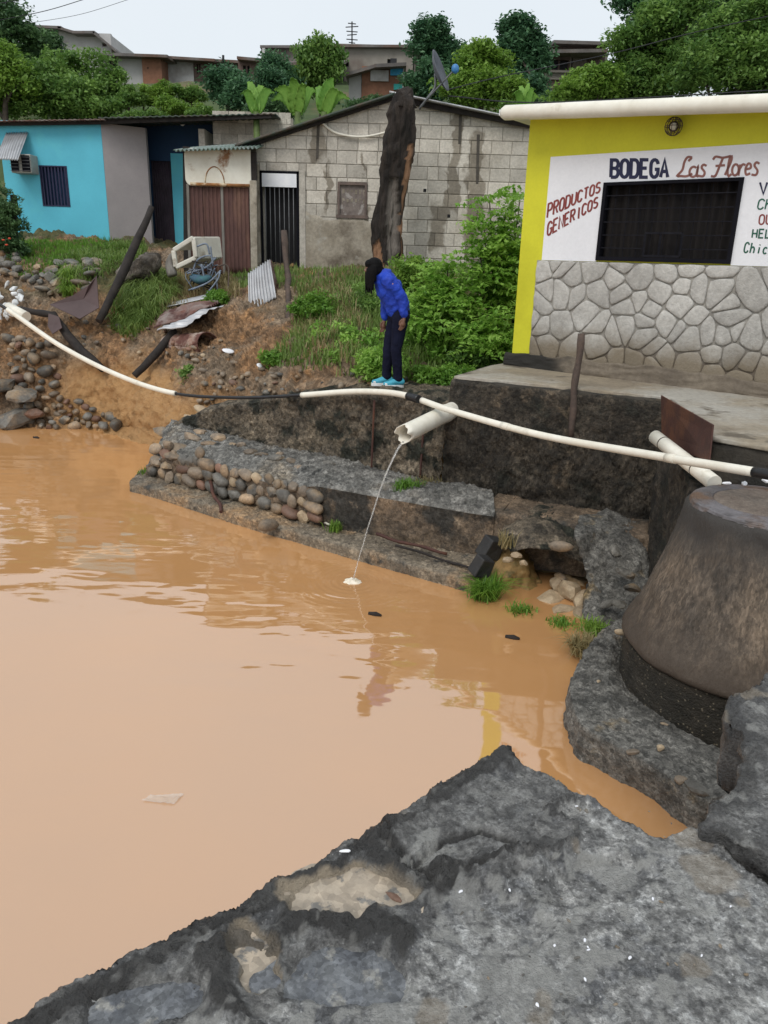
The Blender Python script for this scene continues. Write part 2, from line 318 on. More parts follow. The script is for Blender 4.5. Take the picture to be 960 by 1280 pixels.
# ================================================================== GROUND, HILL
def hillz(x, y):
    base = np.interp(y, [-40, 14.5, 15.5, 17.2, 20, 23, 26, 32, 40, 52, 70, 110, 200], [-2.6, -2.6, -.6, .5, 1.0, 1.7, 3.0, 5.8, 8.6, 11.0, 12.2, 13, 12])
    right = sstep(6, 9, x)*sstep(15, 4, y)                     # solid ground under the road on the right
    base = base*(1-right)+right*(-.25)
    b2 = sstep(2.2, -.2, y)                                      # road embankment behind the camera
    return base*(1-b2)+b2*np.minimum(base+2.3, -.3)
def build_ground():
    xs = np.r_[np.linspace(-160, -14, 24), np.linspace(-12, 12, 40), np.linspace(14, 160, 24)]; ys = np.r_[np.linspace(-30, 14, 40), np.linspace(14.2, 60, 80), np.linspace(64, 220, 20)]
    X, Y = np.meshgrid(xs, ys); P = np.stack([X, Y, hillz(X, Y)], -1)
    P[..., 2] += sstep(18, 24, Y)*.7*fbm(P*np.array([1, 1, 0]), .22, 3)
    tag(sheet('ground', P, MT['hill']), kind='structure')
build_ground()

# eroded bank between the water, the wall top and the houses
BANK_COLS = [
 (-260, [(556, 13.6), (530, 14.0), (480, 14.4), (430, 14.9), (390, 15.4), (350, 16.3), (310, 17.8), (280, 22.3)]),
 (-60, [(556, 13.6), (530, 14.0), (480, 14.4), (430, 14.9), (390, 15.4), (350, 16.3), (310, 17.8), (284, 22.3)]),
 (0, [(556, 13.5), (530, 14.0), (480, 14.4), (430, 14.9), (390, 15.3), (350, 16.2), (312, 17.7), (288, 22.3)]),
 (80, [(556, 13.5), (532, 14.0), (480, 14.25), (440, 14.5), (400, 15.0), (360, 15.9), (322, 17.4), (292, 22.3)]),
 (130, [(560, 13.3), (533, 13.8), (480, 14.0), (440, 14.15), (415, 14.6), (372, 15.4), (330, 17.1), (296, 22.3)]),
 (170, [(560, 13.0), (536, 13.5), (485, 13.65), (445, 13.85), (420, 14.3), (378, 15.2), (332, 17.0), (298, 22.3)]),
 (210, [(575, 12.2), (548, 12.6), (500, 12.9), (452, 13.3), (432, 13.8), (385, 14.8), (340, 16.7), (304, 22.3)]),
 (250, [(580, 11.5), (545, 11.8), (505, 12.1), (466, 12.6), (440, 13.2), (395, 14.4), (352, 16.3), (318, 22.3)]),
 (300, [(560, 11.3), (512, 11.4), (492, 11.7), (468, 12.1), (440, 12.7), (400, 13.6), (356, 15.3), (326, 19.5)]),
 (340, [(540, 10.9), (500, 10.95), (486, 11.2), (466, 11.6), (436, 12.4), (398, 13.4), (356, 15.0), (330, 17.8)]),
 (400, [(540, 10.45), (497, 10.5), (482, 10.7), (455, 11.2), (420, 12.2), (388, 13.3), (356, 14.8), (332, 17.8)]),
 (450, [(540, 10.1), (494, 10.1), (480, 10.2), (455, 10.8), (415, 11.8), (380, 13.0), (354, 14.6), (332, 17.8)]),
 (500, [(540, 9.6), (491, 9.65), (480, 9.95), (462, 10.5), (420, 11.6), (380, 12.9), (352, 14.4), (330, 17.8)]),
 (570, [(540, 9.15), (497, 9.2), (482, 9.9), (464, 10.6), (436, 11.6), (396, 12.8), (360, 14.2), (328, 17.8)]),
 (650, [(540, 9.0), (497, 9.2), (482, 9.9), (464, 10.7), (436, 11.7), (396, 12.9), (360, 14.2), (326, 17.8)]),
 (800, [(520, 9.4), (500, 9.6), (482, 10.2), (464, 10.9), (436, 11.9), (396, 13.0), (360, 14.2), (324, 17.8)])]
def build_bank():
    nr, nc = 240, 520
    cols = np.array([linres([D(px, y, Y) for y, Y in prof], nr) for px, prof in BANK_COLS])       # k,nr,3
    s = np.r_[0, np.cumsum(np.linalg.norm(np.diff(cols[:, nr//2], axis=0), axis=1))]; u = np.linspace(0, s[-1], nc)
    P = np.stack([[np.interp(u, s, cols[:, r, j]) for j in range(3)] for r in range(nr)]).transpose(0, 2, 1)   # nr,nc,3
    n = gnormals(P)
    d = .24*fbm(P, .9, 3)+.20*np.abs(fbm(P, 2.4, 4))+.11*np.abs(fbm(P, 6, 3))+.04*fbm(P, 14, 2)
    x, y = proj(P.reshape(-1, 3)); x = x.reshape(nr, nc); y = y.reshape(nr, nc)
    flat = inpoly(x, y, [(370, 505), (370, 474), (470, 468), (580, 470), (640, 480), (640, 520)])
    d *= np.where(flat, .25, 1.); d = d+jit(d.shape, .016)*np.where(flat, .4, 1); edge = np.linspace(0, 1, nr)[:, None]; d *= sstep(0, .04, 1-edge)
    P = P+n*d[..., None]
    o = sheet('riverbank', P, MT['soil']); tag(o, kind='structure')
    V = P.reshape(-1, 3)
    clay = sstep(-.25, -.75, V[:, 2]+.45*fbm(V, 1.3, 3))*sstep(-1.2, -2.6, V[:, 0])*sstep(-6.6, -5.4, V[:, 0]+.3*fbm(V, 2, 2))
    fattr(o.data, 'clay', clay*.9)
    gr = sstep(.0, .25, fbm(V, .8, 3)+.12)*sstep(.5, .9, V[:, 2]); gr = np.maximum(gr, sstep(-1.6, -1.0, V[:, 0])*sstep(.05, .5, V[:, 2])*.8)
    fattr(o.data, 'green', gr*.7)
    return P
BANK = build_bank(); BANKN = gnormals(BANK)

# ================================================================== RETAINING WALL, BENCH, LEDGE
W1 = np.array([(-3.25, 11.5), (.71, 8.63), (2.80, 7.53)])
def path(P, n): return linres(P, n)
def pnorm(P):
    t = np.gradient(P, axis=0); t /= np.linalg.norm(t, axis=1, keepdims=True); nn = np.stack([t[:, 1], -t[:, 0]], 1)
    return np.where(nn[:, 1:2] > 0, -nn, nn)
def build_wall():
    root = empty('retaining_wall', (W1[1][0], W1[1][1], -1.7), 'dark wet broken concrete retaining wall with stepped footing above the muddy water', 'wall')
    A = W1[:2]; n = 300; p = path(A, n); nn = pnorm(p)
    zt = np.interp(p[:, 0], [-3.25, -2.8, -2.1, -1.1, -.3, .0, .72], [-1.0, -.72, -.44, -.2, -.05, .0, .02])
    prof = []
    for off, zf in [(-1.3, 0.), (-.9, 0.), (-.45, 0.), (-.12, 0.), (-.02, -.005)]: prof.append(np.c_[p+nn*off, zt+zf])
    for t in np.linspace(0, 1, 40): prof.append(np.c_[p+nn*(.01+.10*t), (zt-.03)*(1-t)+(-1.35)*t])
    P = np.array(prof); N = gnormals(P); 
    if N[20, 100, 1] > 0: N = -N
    hard = fbm(P, 1.1, 2)                                          # smoother cast panels against rough, spalled patches
    d = .07*fbm(P, 1.6, 3)+(.25+.75*sstep(-.1, .2, hard))*.13*np.abs(fbm(P, 8, 4))+.03*fbm(P, 16, 3)
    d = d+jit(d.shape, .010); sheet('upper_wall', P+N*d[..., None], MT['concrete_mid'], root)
    # part under the shop's platform
    p = path(W1[1:]+np.array([[0, 0], [.12, -.06]]), 240); nn = pnorm(p); prof = []
    for off, z in [(-.5, .27), (-.06, .27), (-.01, .255)]: prof.append(np.c_[p+nn*off, np.full(240, z)])
    for t in np.linspace(0, 1, 60): prof.append(np.c_[p+nn*(.02+.12*t), np.full(240, .23*(1-t)-1.45*t)])
    P = np.array(prof); N = gnormals(P)
    if N[20, 100, 1] > 0: N = -N
    low = sstep(.02, -.25, P[..., 2]+.1*fbm(P, 2, 2))
    d = .02*fbm(P, 1.6, 3)+low*(.10*np.abs(fbm(P, 5, 4))+.06*fbm(P, 2.2, 3))+.015*fbm(P, 16, 3); d[:2] = 0
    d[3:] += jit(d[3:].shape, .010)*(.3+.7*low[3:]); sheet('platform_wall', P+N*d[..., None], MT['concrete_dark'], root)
    # bench and lower wall
    lo = np.array([(-3.45, 10.75), (-3.30, 10.35), (-2.34, 9.72), (-1.06, 8.76), (-.85, 8.58), (.19, 8.06), (.94, 7.70), (1.16, 7.62)])
    hi = np.array([(-3.3, 11.6), (-3.05, 11.38), (-2.4, 10.9), (-1.3, 10.1), (-.95, 9.85), (.2, 9.0), (.75, 8.6), (1.2, 8.36)])
    n = 300; ql = linres(lo, n); qh = linres(hi, n); rows = []; drop = np.interp(np.linspace(0, 1, n), [0, .06, .14, .54, .62, 1], [-.6, -.36, -.12, -.12, 0., 0.])
    for t in np.linspace(0, 1, 34): rows.append(np.c_[qh*(1-t)+ql*t, (-.92-.06*t)+drop*t+.05*math.sin(math.pi*t)])
    nl = pnorm(ql)
    for t in np.linspace(0.03, 1, 22): rows.append(np.c_[ql+nl*(.02+.03*t), (-.98+drop)*(1-t)+(-1.72)*t])
    P = np.array(rows); N = gnormals(P)
    if N[5, 100, 2] < 0: N = -N
    d = .05*fbm(P, 2.2, 3)+.05*np.abs(fbm(P, 6, 4))+.012*fbm(P, 18, 3)
    smoothp = sstep(-1.0, -.8, P[..., 0]); d *= 1-.6*smoothp*sstep(-.96, -1.05, P[..., 2])
    d = d+jit(d.shape, .008); k = 35; Q = P+N*d[..., None]
    sheet('mortar_bench', Q[:k], MT['mortar'], root); BENCH.append(Q[:34])
    sheet('lower_wall', Q[k-1:], MT['concrete_brown'], root)
    # lower band beneath the platform
    p = path([(1.02, 7.70), (1.22, 7.60), (1.6, 7.46), (2.15, 7.22), (2.62, 7.0), (2.78, 6.92)], 140); nn = pnorm(p); prof = []
    for off, z in [(-.95, -.92), (-.7, -.93), (-.45, -.94), (-.2, -.955), (-.03, -.965)]: prof.append(np.c_[p+nn*off, np.full(140, z)])
    for t in np.linspace(0, 1, 26): prof.append(np.c_[p+nn*(.03*t), np.full(140, -.98*(1-t)-1.5*t)])
    P = np.array(prof); N = gnormals(P)
    if N[16, 70, 1] > 0: N = -N
    d = .02*fbm(P, 2, 3)+.015*fbm(P, 10, 3)+.03*np.abs(fbm(P, 5, 3)); d = d+jit(d.shape, .004); sheet('lower_wall', P+N*d[..., None], MT['concrete_brown'], root)
    # ledge along the water
    e = np.array([G(*q, WZ)[:2] for q in [(163, 614), (200, 624), (316, 662), (450, 701), (600, 744), (612, 735)]]); n = 260; pe = linres(e, n)
    inn = linres(np.array([(-3.5, 10.6), (-3.2, 10.5), (-2.3, 9.85), (-.8, 8.75), (.95, 7.82), (1.15, 7.7)]), n); rows = []
    for t in np.linspace(0, 1, 30): rows.append(np.c_[inn*(1-t)+pe*t, np.full(n, -1.45+.0*t-.02*t)])
    ne = pnorm(pe)
    for t in np.linspace(.05, 1, 8): rows.append(np.c_[pe+ne*(.006+.01*t), np.full(n, -1.475*(1-t)-1.9*t)])
    P = np.array(rows); N = gnormals(P)
    if N[5, 100, 2] < 0: N = -N
    d = .022*fbm(P, 3, 3)+.02*np.abs(fbm(P, 8, 3)); d[29:] *= .4
    d = d+jit(d.shape, .005); nick = np.exp(-((P[..., 0]+1.25)**2+(P[..., 1]-8.28)**2)/.012); Q = P+N*d[..., None]; Q[..., 2] -= .12*nick*(P[..., 2] > -1.5)
    sheet('ledge', Q, MT['ledge'], root)
    return root
BENCH = []
WALL = build_wall()

# ------------------------------------------------------------------ stones
def rockmesh(seed, flat=.7, rough=.18, sub=2, ang=0.):
    bm = bmesh.new(); bmesh.ops.create_icosphere(bm, subdivisions=sub, radius=1); rs = np.random.default_rng(seed)
    V = np.array([v.co[:] for v in bm.verts]); V *= (1+rough*fbm(V+seed*7.7, 1.1, 3))[:, None]
    if ang:
        for k in range(9):
            nrm = rs.normal(size=3); nrm /= np.linalg.norm(nrm); dd = V@nrm; c = rs.uniform(.55, .8); V -= np.outer(np.maximum(dd-c, 0), nrm)*ang
    V *= np.array([1, rs.uniform(.65, .85), flat*rs.uniform(.8, 1.1)])
    for v, c in zip(bm.verts, V): v.co = c
    for f in bm.faces: f.smooth = ang < .5
    me = bpy.data.meshes.new('stone'); bm.to_mesh(me); bm.free(); return me
ROCKS = {}
def rock(kind, mt, loc, size, parent=None, name='stone', rot=None):
    key = (kind, mt, random.randrange(5))
    if key not in ROCKS:
        ROCKS[key] = rockmesh(hash(key[2])+len(ROCKS), *{'cobble': (.62, .26, 2, .45), 'flat': (.33, .2, 2), 'block': (.7, .12, 2, .9)}[kind]); ROCKS[key].materials.append(MT[mt])
    o = link(name, ROCKS[key], None, None); 
    sz = size if hasattr(size, '__len__') else (size,)*3
    Mx = Matrix.LocRotScale(Vector([float(v) for v in loc]), (Matrix.Rotation(rot[2], 3, 'Z') @ Matrix.Rotation(rot[0], 3, 'X') @ Matrix.Rotation(rot[1], 3, 'Y')).to_quaternion() if rot else None, Vector([float(v) for v in sz]))
    if parent is not None:
        o.parent = parent; o.matrix_parent_inverse = Matrix.Translation(parent.location).inverted()
    o.matrix_basis = Mx
    return o
def rr(a, b): return random.uniform(a, b)
WORD = dict(stone='brown', stone_grey='grey', stone_red='reddish', stone_pale='pale', white='white', bag_white='white')
def stone_mat(): return random.choices(['stone', 'stone_grey', 'stone_red', 'stone_pale'], [6, 5, 1.6, .6])[0]
# cobble facing set in the mortar of the footing
lo = linres([(-3.32, 10.40), (-2.34, 9.66), (-1.06, 8.70), (-.78, 8.48)], 200); sl_ = np.r_[0, np.cumsum(np.linalg.norm(np.diff(lo, axis=0), axis=1))]
ang = math.atan2(-.78, 1.)
for row in range(4):
    s = .05+.1*(row % 2); z = -1.37+.135*row
    while s < sl_[-1]-.05:
        L_ = rr(.12, .28)*(1.15 if row == 0 else 1); x, y = np.interp(s+L_/2, sl_, lo[:, 0]), np.interp(s+L_/2, sl_, lo[:, 1])
        if not (row == 3 and random.random() < .85):
            rock('cobble' if random.random() < .7 else 'block', stone_mat(), (x-.025+rr(-.02, .02), y-.02+.03*row+rr(-.03, .02), z+rr(-.02, .02)), (L_*.62, L_*.5, rr(.13, .165)), WALL, 'stone', (rr(-.2, .2), rr(-.25, .25), ang+rr(-.2, .2)))
        s += L_*1.06
# stones half sunk in the bench
bq = BENCH[0]
for px, py, sx in [(250, 541, .17), (275, 548, .16), (225, 560, .2), (240, 548, .2), (290, 556, .11), (300, 556, .1), (315, 566, .13), (327, 568, .1), (346, 573, .13), (350, 568, .08), (366, 577, .1), (412, 579, .1), (372, 584, .09), (220, 575, .16), (262, 556, .14)]:
    xx, yy = proj(bq.reshape(-1, 3)); i = np.argmin((xx-px)**2+(yy-py)**2); c = bq.reshape(-1, 3)[i]
    rock('block', stone_mat(), c+np.array([0, 0, .0]), (sx, sx*.75, sx*.65), WALL, 'stone', (rr(-.2, .2), rr(-.2, .2), rr(-1, .2)))
rock('cobble', 'stone', G(334, 657, -1.43), (.13, .10, .12), None, 'stone', (0, 0, .4)); tag(bpy.data.objects[bpy.context.scene.collection.objects[-1].name], 'single rounded cobble lodged in the notch of the concrete ledge', 'stone')
# big loose stones at the wall's left end
for px, py, z, s, mt, k, lb in [(205, 541, -1.5, .22, 'stone_grey', 'block', 'greenish grey boulder at the water by the end of the wall'), (228, 543, -1.38, .24, 'stone_red', 'cobble', 'reddish brown boulder leaning at the end of the wall'), (240, 527, -1.1, .2, 'stone_pale', 'cobble', 'pale smooth boulder above the reddish one at the end of the wall'), (252, 512, -.85, .15, 'stone_pale', 'flat', 'flat pale slab of rock atop the stones at the end of the wall')]:
    tag(rock(k, mt, D(px, py, 11.5)+np.array([0, 0, 0]), (s, s*.8, s*.85), None, 'boulder', (.2, .3, -.6)), lb, 'boulder')
# river cobbles piled at the foot of the bank
def on_bank(px, py, lift=0.):
    xx, yy = proj(BANK.reshape(-1, 3)); i = np.argmin((xx-px)**2+(yy-py)**2); return BANK.reshape(-1, 3)[i]+BANKN.reshape(-1, 3)[i]*lift*(1 if BANKN.reshape(-1, 3)[i][1] < 0 else -1)
bx_, by_ = proj(BANK.reshape(-1, 3)); BFLAT = BANK.reshape(-1, 3)
def onb(px, py):
    i = np.argmin((bx_-px)**2+(by_-py)**2); return BFLAT[i]
taken = []
def scatter(n, poly, rmin, rmax, label, group, mats=None, kinds=('cobble',), lift=.3):
    xs = [q[0] for q in poly]; ys = [q[1] for q in poly]; k = 0; tries = 0
    while k < n and tries < n*60:
        tries += 1; px, py = rr(min(xs), max(xs)), rr(min(ys), max(ys))
        if not inpoly(np.array([px]), np.array([py]), poly)[0]: continue
        r = rr(rmin, rmax); c = onb(px, py)
        if any(np.linalg.norm(c-t) < (r+q)*.66 for t, q in taken): continue
        taken.append((c, r)); k += 1
        mt_ = random.choice(mats) if mats else stone_mat(); o = rock(random.choice(kinds), mt_, c+np.array([0, -.25*r, r*lift]), (r, r*.85, r*.95), None, 'stone', (rr(-.4, .4), rr(-.4, .4), rr(-3, 3)))
        tag(o, (WORD[mt_]+' ' if 'grey' not in label and 'dark' not in label else '')+label, 'stone', group)
scatter(135, [(12, 425), (70, 430), (76, 500), (100, 505), (150, 528), (150, 535), (40, 535), (22, 500)], .08, .20, 'rounded river cobble in the heap at the foot of the orange bank', 'cobbles heaped at the foot of the bank', None, ('cobble', 'cobble', 'block'))
scatter(50, [(70, 380), (180, 410), (285, 425), (300, 480), (250, 490), (210, 450), (130, 435), (75, 430)], .03, .09, 'small stone stuck in the eroded brown bank under the rusty sheets', 'stones in the eroded bank')
scatter(45, [(285, 460), (470, 465), (560, 486), (470, 492), (380, 490), (300, 498), (240, 510)], .03, .09, 'small stone lying along the top of the retaining wall', 'stones along the wall top')
scatter(34, [(0, 300), (24, 300), (26, 335), (70, 345), (75, 360), (0, 345)], .10, .20, 'dark rough stone piled beside the leaning post by the blue house', 'dark stones by the blue house', ['stone_grey'], ('block',))
scatter(30, [(30, 340), (125, 325), (120, 360), (60, 372)], .12, .24, 'flat grey rock in the ledge of broken rocks below the blue house', 'rocks below the blue house', ['stone_grey', 'stone'], ('flat', 'block'))
for px, py, s, mt, lb in [(22, 522, .42, 'stone_grey', 'large grey boulder in the water at the foot of the cobble heap'), (48, 516, .26, 'stone_red', 'reddish square boulder beside the large grey one'), (8, 482, .45, 'stone_grey', 'dark jagged boulder above the large grey one'), (38, 492, .34, 'stone_grey', 'slanting dark slab of rock next to the cobbles')]:
    tag(rock('block', mt, onb(px, py)+np.array([0, -.25, .02]), (s, s*.8, s*.7), None, 'boulder', (rr(-.3, .3), rr(-.3, .3), rr(-1, 1))), lb, 'boulder')
# ================================================================== BROKEN ROAD IN FRONT
def px2w(poly, z=0.): return [tuple(G(x, y, z)[:2]) for x, y in poly]
def broken_slab(name, poly, x0, x1, y0, y1, step, hfun, mt, depth, z0=0., back=None, under=.25):
    xs = np.arange(x0, x1, step); ys = np.arange(y0, y1, step); X, Y = np.meshgrid(xs, ys); Z0 = np.zeros_like(X); Q = np.stack([X, Y, Z0], -1)
    wob = .020*fbm(Q, 12, 4); wob2 = .020*fbm(Q+31, 12, 4)
    ins = inpoly(X+wob, Y+wob2, poly); d = pdist(X+wob, Y+wob2, list(poly)+[poly[0]])
    Z, A = hfun(X, Y, d); idx = -np.ones(X.shape, int)
    Fc = gridfaces(*X.shape); keep = ins.ravel()[Fc].all(1); Fc = Fc[keep]; used = np.unique(Fc); rem = -np.ones(X.size, int); rem[used] = np.arange(len(used)); Fc = rem[Fc]
    V = np.stack([X, Y, Z+z0], -1).reshape(-1, 3)[used]
    # soften the staircase of the cut edge
    E_ = np.vstack([Fc[:, [0, 1]], Fc[:, [1, 2]], Fc[:, [2, 3]], Fc[:, [3, 0]]]); Es = np.sort(E_, 1); u, inv, cnt = np.unique(Es, axis=0, return_inverse=True, return_counts=True)
    bmask = cnt[inv.ravel()] == 1; B = E_[bmask]
    nxt = {}; acc = np.zeros_like(V); num = np.zeros(len(V))
    for it in range(4):
        acc[:] = 0; num[:] = 0
        np.add.at(acc, B[:, 0], V[B[:, 1]]); np.add.at(acc, B[:, 1], V[B[:, 0]]); np.add.at(num, B[:, 0], 1); np.add.at(num, B[:, 1], 1)
        b = num > 0; V[b, :2] = .5*V[b, :2]+.5*acc[b, :2]/num[b, None]
    # side faces
    b = np.where(num > 0)[0]; cur = -np.ones(len(V), int); cur[b] = b; VV = [V]; FF = [Fc]; tot = len(V); ctr = V[:, :2].mean(0); AA = {k: [a.ravel()[used]] for k, a in A.items()}
    zb = V[b, 2]; prev = b
    nrm = np.zeros_like(V); e = V[B[:, 1]]-V[B[:, 0]]; en = np.c_[e[:, 1], -e[:, 0], np.zeros(len(e))]; np.add.at(nrm, B[:, 0], en); np.add.at(nrm, B[:, 1], en); nrm /= np.linalg.norm(nrm, axis=1, keepdims=True)+1e-9
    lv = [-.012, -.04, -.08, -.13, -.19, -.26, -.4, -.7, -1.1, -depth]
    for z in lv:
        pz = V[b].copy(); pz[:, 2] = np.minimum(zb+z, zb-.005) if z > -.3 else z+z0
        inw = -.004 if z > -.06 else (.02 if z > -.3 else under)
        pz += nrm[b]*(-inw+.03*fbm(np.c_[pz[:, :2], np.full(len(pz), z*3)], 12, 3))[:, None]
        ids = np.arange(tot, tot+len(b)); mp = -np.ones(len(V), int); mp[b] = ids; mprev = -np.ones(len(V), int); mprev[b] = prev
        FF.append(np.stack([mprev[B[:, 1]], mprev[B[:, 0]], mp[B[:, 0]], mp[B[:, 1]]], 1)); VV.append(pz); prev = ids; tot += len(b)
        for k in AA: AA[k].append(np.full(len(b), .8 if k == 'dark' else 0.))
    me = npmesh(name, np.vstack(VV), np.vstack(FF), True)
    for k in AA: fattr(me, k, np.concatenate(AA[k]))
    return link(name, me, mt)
ROAD_PX = [(-330, 1480), (20, 1280), (95, 1232), (170, 1193), (250, 1150), (330, 1112), (392, 1086), (420, 1058), (478, 1030), (530, 1000), (580, 968), (610, 952), (628, 944), (648, 955), (690, 978), (735, 1000), (780, 1028), (818, 1048), (832, 1050), (858, 1034), (878, 1038), (902, 1062), (925, 1082), (962, 1108), (1200, 1250), (1500, 1500)]
road_poly = px2w(ROAD_PX)
road_poly = road_poly[:-1]+[(2.6, .4), (2.6, -.4), (-3.4, -.4), (-3.4, -.2)]
def road_h(X, Y, d):
    Q = np.stack([X, Y, 0*X], -1); x, y = proj(np.stack([X, Y, 0*X], -1).reshape(-1, 3)); x = x.reshape(X.shape); y = y.reshape(X.shape)
    wx = x+36*fbm(Q+5, 9, 4); wy = y+36*fbm(Q+9, 9, 4)
    rough = np.clip(.45+.55*fbm(Q, 17, 2)+.35*fbm(Q+3, 48, 2), 0, 1)*.55
    left = inpoly(wx, wy, [(-400, 1500), (20, 1275), (400, 1070), (630, 940), (745, 1002), (665, 1082), (560, 1125), (510, 1200), (250, 1290)])
    rim = sstep(.10, .02, d)*np.where(x < 640, 1, .35)
    # rough tip with two older patches
    tip = inpoly(wx, wy, [(475, 1035), (630, 940), (742, 1003), (662, 1085), (545, 1110)])
    pat = inpoly(wx, wy, [(478, 1038), (520, 1012), (600, 990), (720, 1005), (660, 1068), (600, 1047), (560, 1056), (515, 1090)])
    Z = .006*fbm(Q, 3, 3)+.005*np.abs(fbm(Q, 16, 4))+.004*fbm(Q, 55, 2)
    Z = Z+rim*(.002+.04*rough)+np.where(tip, .012+.018*rough, 0)+np.where(pat, .008-.010*rough, 0)
    rid = lambda L_, wd: np.exp(-(pdist(wx, wy, L_)/wd)**2)
    r1 = rid([(250, 1205), (300, 1175), (352, 1180), (375, 1150), (420, 1160), (505, 1178)], 17); r2 = rid([(480, 1060), (520, 1105), (590, 1118), (650, 1092)], 17); r3 = rid([(742, 1003), (668, 1080), (600, 1120)], 9)
    r4 = rid([(240, 1200), (275, 1255), (330, 1290)], 15)
    Z = Z+(r1+r4)*(.012+.07*rough)+r2*(.010+.06*rough)+r3*(.006+.05*rough)
    crk = np.exp(-(pdist(x+6*fbm(Q, 30, 2), y+6*fbm(Q+2, 30, 2), [(466, 1040), (512, 1086), (545, 1104)])/4)**2)+np.exp(-(pdist(x+6*fbm(Q, 30, 2), y, [(515, 1088), (556, 1056), (600, 1046), (650, 1062), (668, 1072)])/3.4)**2)
    Z = Z-.018*np.clip(crk, 0, 1)
    bowl = lambda cx, cy, rx, ry: np.clip(1-((wx-cx)/rx)**2-((wy-cy)/ry)**2, 0, 1)
    mudp = np.maximum(bowl(440, 1116, 82, 44), np.maximum(bowl(318, 1195, 42, 50)*.9, 0)); wet = np.maximum.reduce([bowl(430, 1225, 95, 48), bowl(185, 1255, 85, 46), bowl(600, 1150, 100, 46), bowl(745, 1090, 80, 30)])
    Z = Z-.035*sstep(0, .5, mudp)-.022*sstep(0, .55, wet)
    blob = sstep(.30, .35, fbm(Q+40, 9, 3)+.25*fbm(Q, 45, 2))*sstep(.04, .10, d); blob2 = sstep(.28, .32, fbm(Q+77, 30, 3))
    right = ~left
    pale = np.where(right, np.maximum(blob*.55, blob2*.75), blob2*.4); pale = pale*(1-.8*rim)
    for cx, cy, rx, ry in [(655, 1222, 34, 18), (605, 1182, 17, 13), (755, 1188, 30, 16), (735, 1068, 28, 12), (540, 1060, 22, 14), (560, 1078, 18, 14), (522, 1078, 14, 9), (545, 1172, 12, 7)]: pale = np.maximum(pale, sstep(.05, .35, bowl(cx, cy, rx, ry)+.25*fbm(Q+3, 40, 2))*.75)
    strip = np.maximum(sstep(.35, .55, rim+.25*fbm(Q+12, 22, 3)), sstep(.35, .55, np.clip(r1+r2+r3+r4, 0, 1)+.25*fbm(Q+4, 22, 3))); dark = np.clip(np.where(left, .52+.16*fbm(Q+12, 9, 3), .0)+strip*np.where(x < 660, .5, .3)+crk, 0, 1)
    mud = np.maximum(sstep(.10, .22, mudp+.12*fbm(Q+8, 25, 2)), np.where(right, sstep(.40, .48, fbm(Q+60, 8, 3))*.45, 0))*(1-.7*np.clip(r1+r2, 0, 1))
    Z = Z+jit(Z.shape, 1.)*(.0009+.0016*dark)*(1-.9*np.clip(mud, 0, 1))
    return Z, dict(dark=dark, pale=pale*(1-mud), mud=mud)
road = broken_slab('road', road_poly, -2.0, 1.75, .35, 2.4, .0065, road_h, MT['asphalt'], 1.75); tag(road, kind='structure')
# the rest of the road behind
XX, YY = np.meshgrid(np.linspace(-30, 30, 60), np.linspace(-14, .36, 24)); Zr = .012*fbm(np.stack([XX, YY, 0*XX], -1), 2, 3)-.006
orr = sheet('road', np.stack([XX, YY, Zr], -1), MT['asphalt']); tag(orr, kind='structure')
for an in ('dark', 'pale', 'mud'): fattr(orr.data, an, np.zeros(XX.size))
# standing water in the hollows
def puddle(cx, cy, rx, ry, z, mt, nm, lb):
    k = 60; c = G(cx, cy, 0); V = [(c[0], c[1], z)]
    for j in range(k):
        t = 2*math.pi*j/k; f = 1+.28*float(fbm(np.array([[math.cos(t)*1.5+cx, math.sin(t)*1.5, cy*.1]]), 1.3, 3)[0]); q = G(cx+rx*f*math.cos(t), cy+ry*f*math.sin(t), 0); V.append((q[0], q[1], z))
    o = MB().add(V, [(0, 1+j, 1+(j+1) % k) for j in range(k)][::1], True).build(nm, mt); tag(o, kind='structure'); return o
puddle(440, 1118, 88, 54, -.0125, MT['mud_puddle'], 'puddle', ''); puddle(318, 1195, 58, 66, -.0150, MT['mud_puddle'], 'puddle', '')
puddle(430, 1225, 110, 60, -.0125, MT['puddle'], 'puddle', ''); puddle(185, 1255, 98, 56, -.0125, MT['puddle'], 'puddle', '')

# broken chunk to the right of the gap
CH_PX = [(872, 1030), (892, 1008), (912, 985), (925, 958), (936, 940), (925, 915), (905, 905), (900, 880), (915, 868), (940, 860), (962, 838), (1010, 822), (1250, 800), (1560, 880), (1640, 1200), (1000, 1098), (960, 1072), (930, 1062), (900, 1045)]
def ch_h(X, Y, d):
    Q = np.stack([X, Y, 0*X], -1); rough = .5*np.abs(fbm(Q, 24, 3))+.5*np.abs(fbm(Q+3, 55, 2)); rim = sstep(.12, .02, d)
    Z = .012*fbm(Q, 4, 3)+.005*fbm(Q, 22, 4)+rim*(.04*rough-.012)+jit(X.shape, .0016)
    return Z, dict(dark=np.clip(.35+rim*.4+.3*fbm(Q+2, 6, 3), 0, 1), pale=sstep(.25, .34, fbm(Q+77, 14, 3))*.6, mud=sstep(.38, .45, fbm(Q+60, 6, 3))*.5)
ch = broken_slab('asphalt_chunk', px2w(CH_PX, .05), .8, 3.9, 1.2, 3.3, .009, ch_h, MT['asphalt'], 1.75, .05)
tag(ch, 'jagged grey broken asphalt chunk tilted beside the round manhole', 'road chunk')
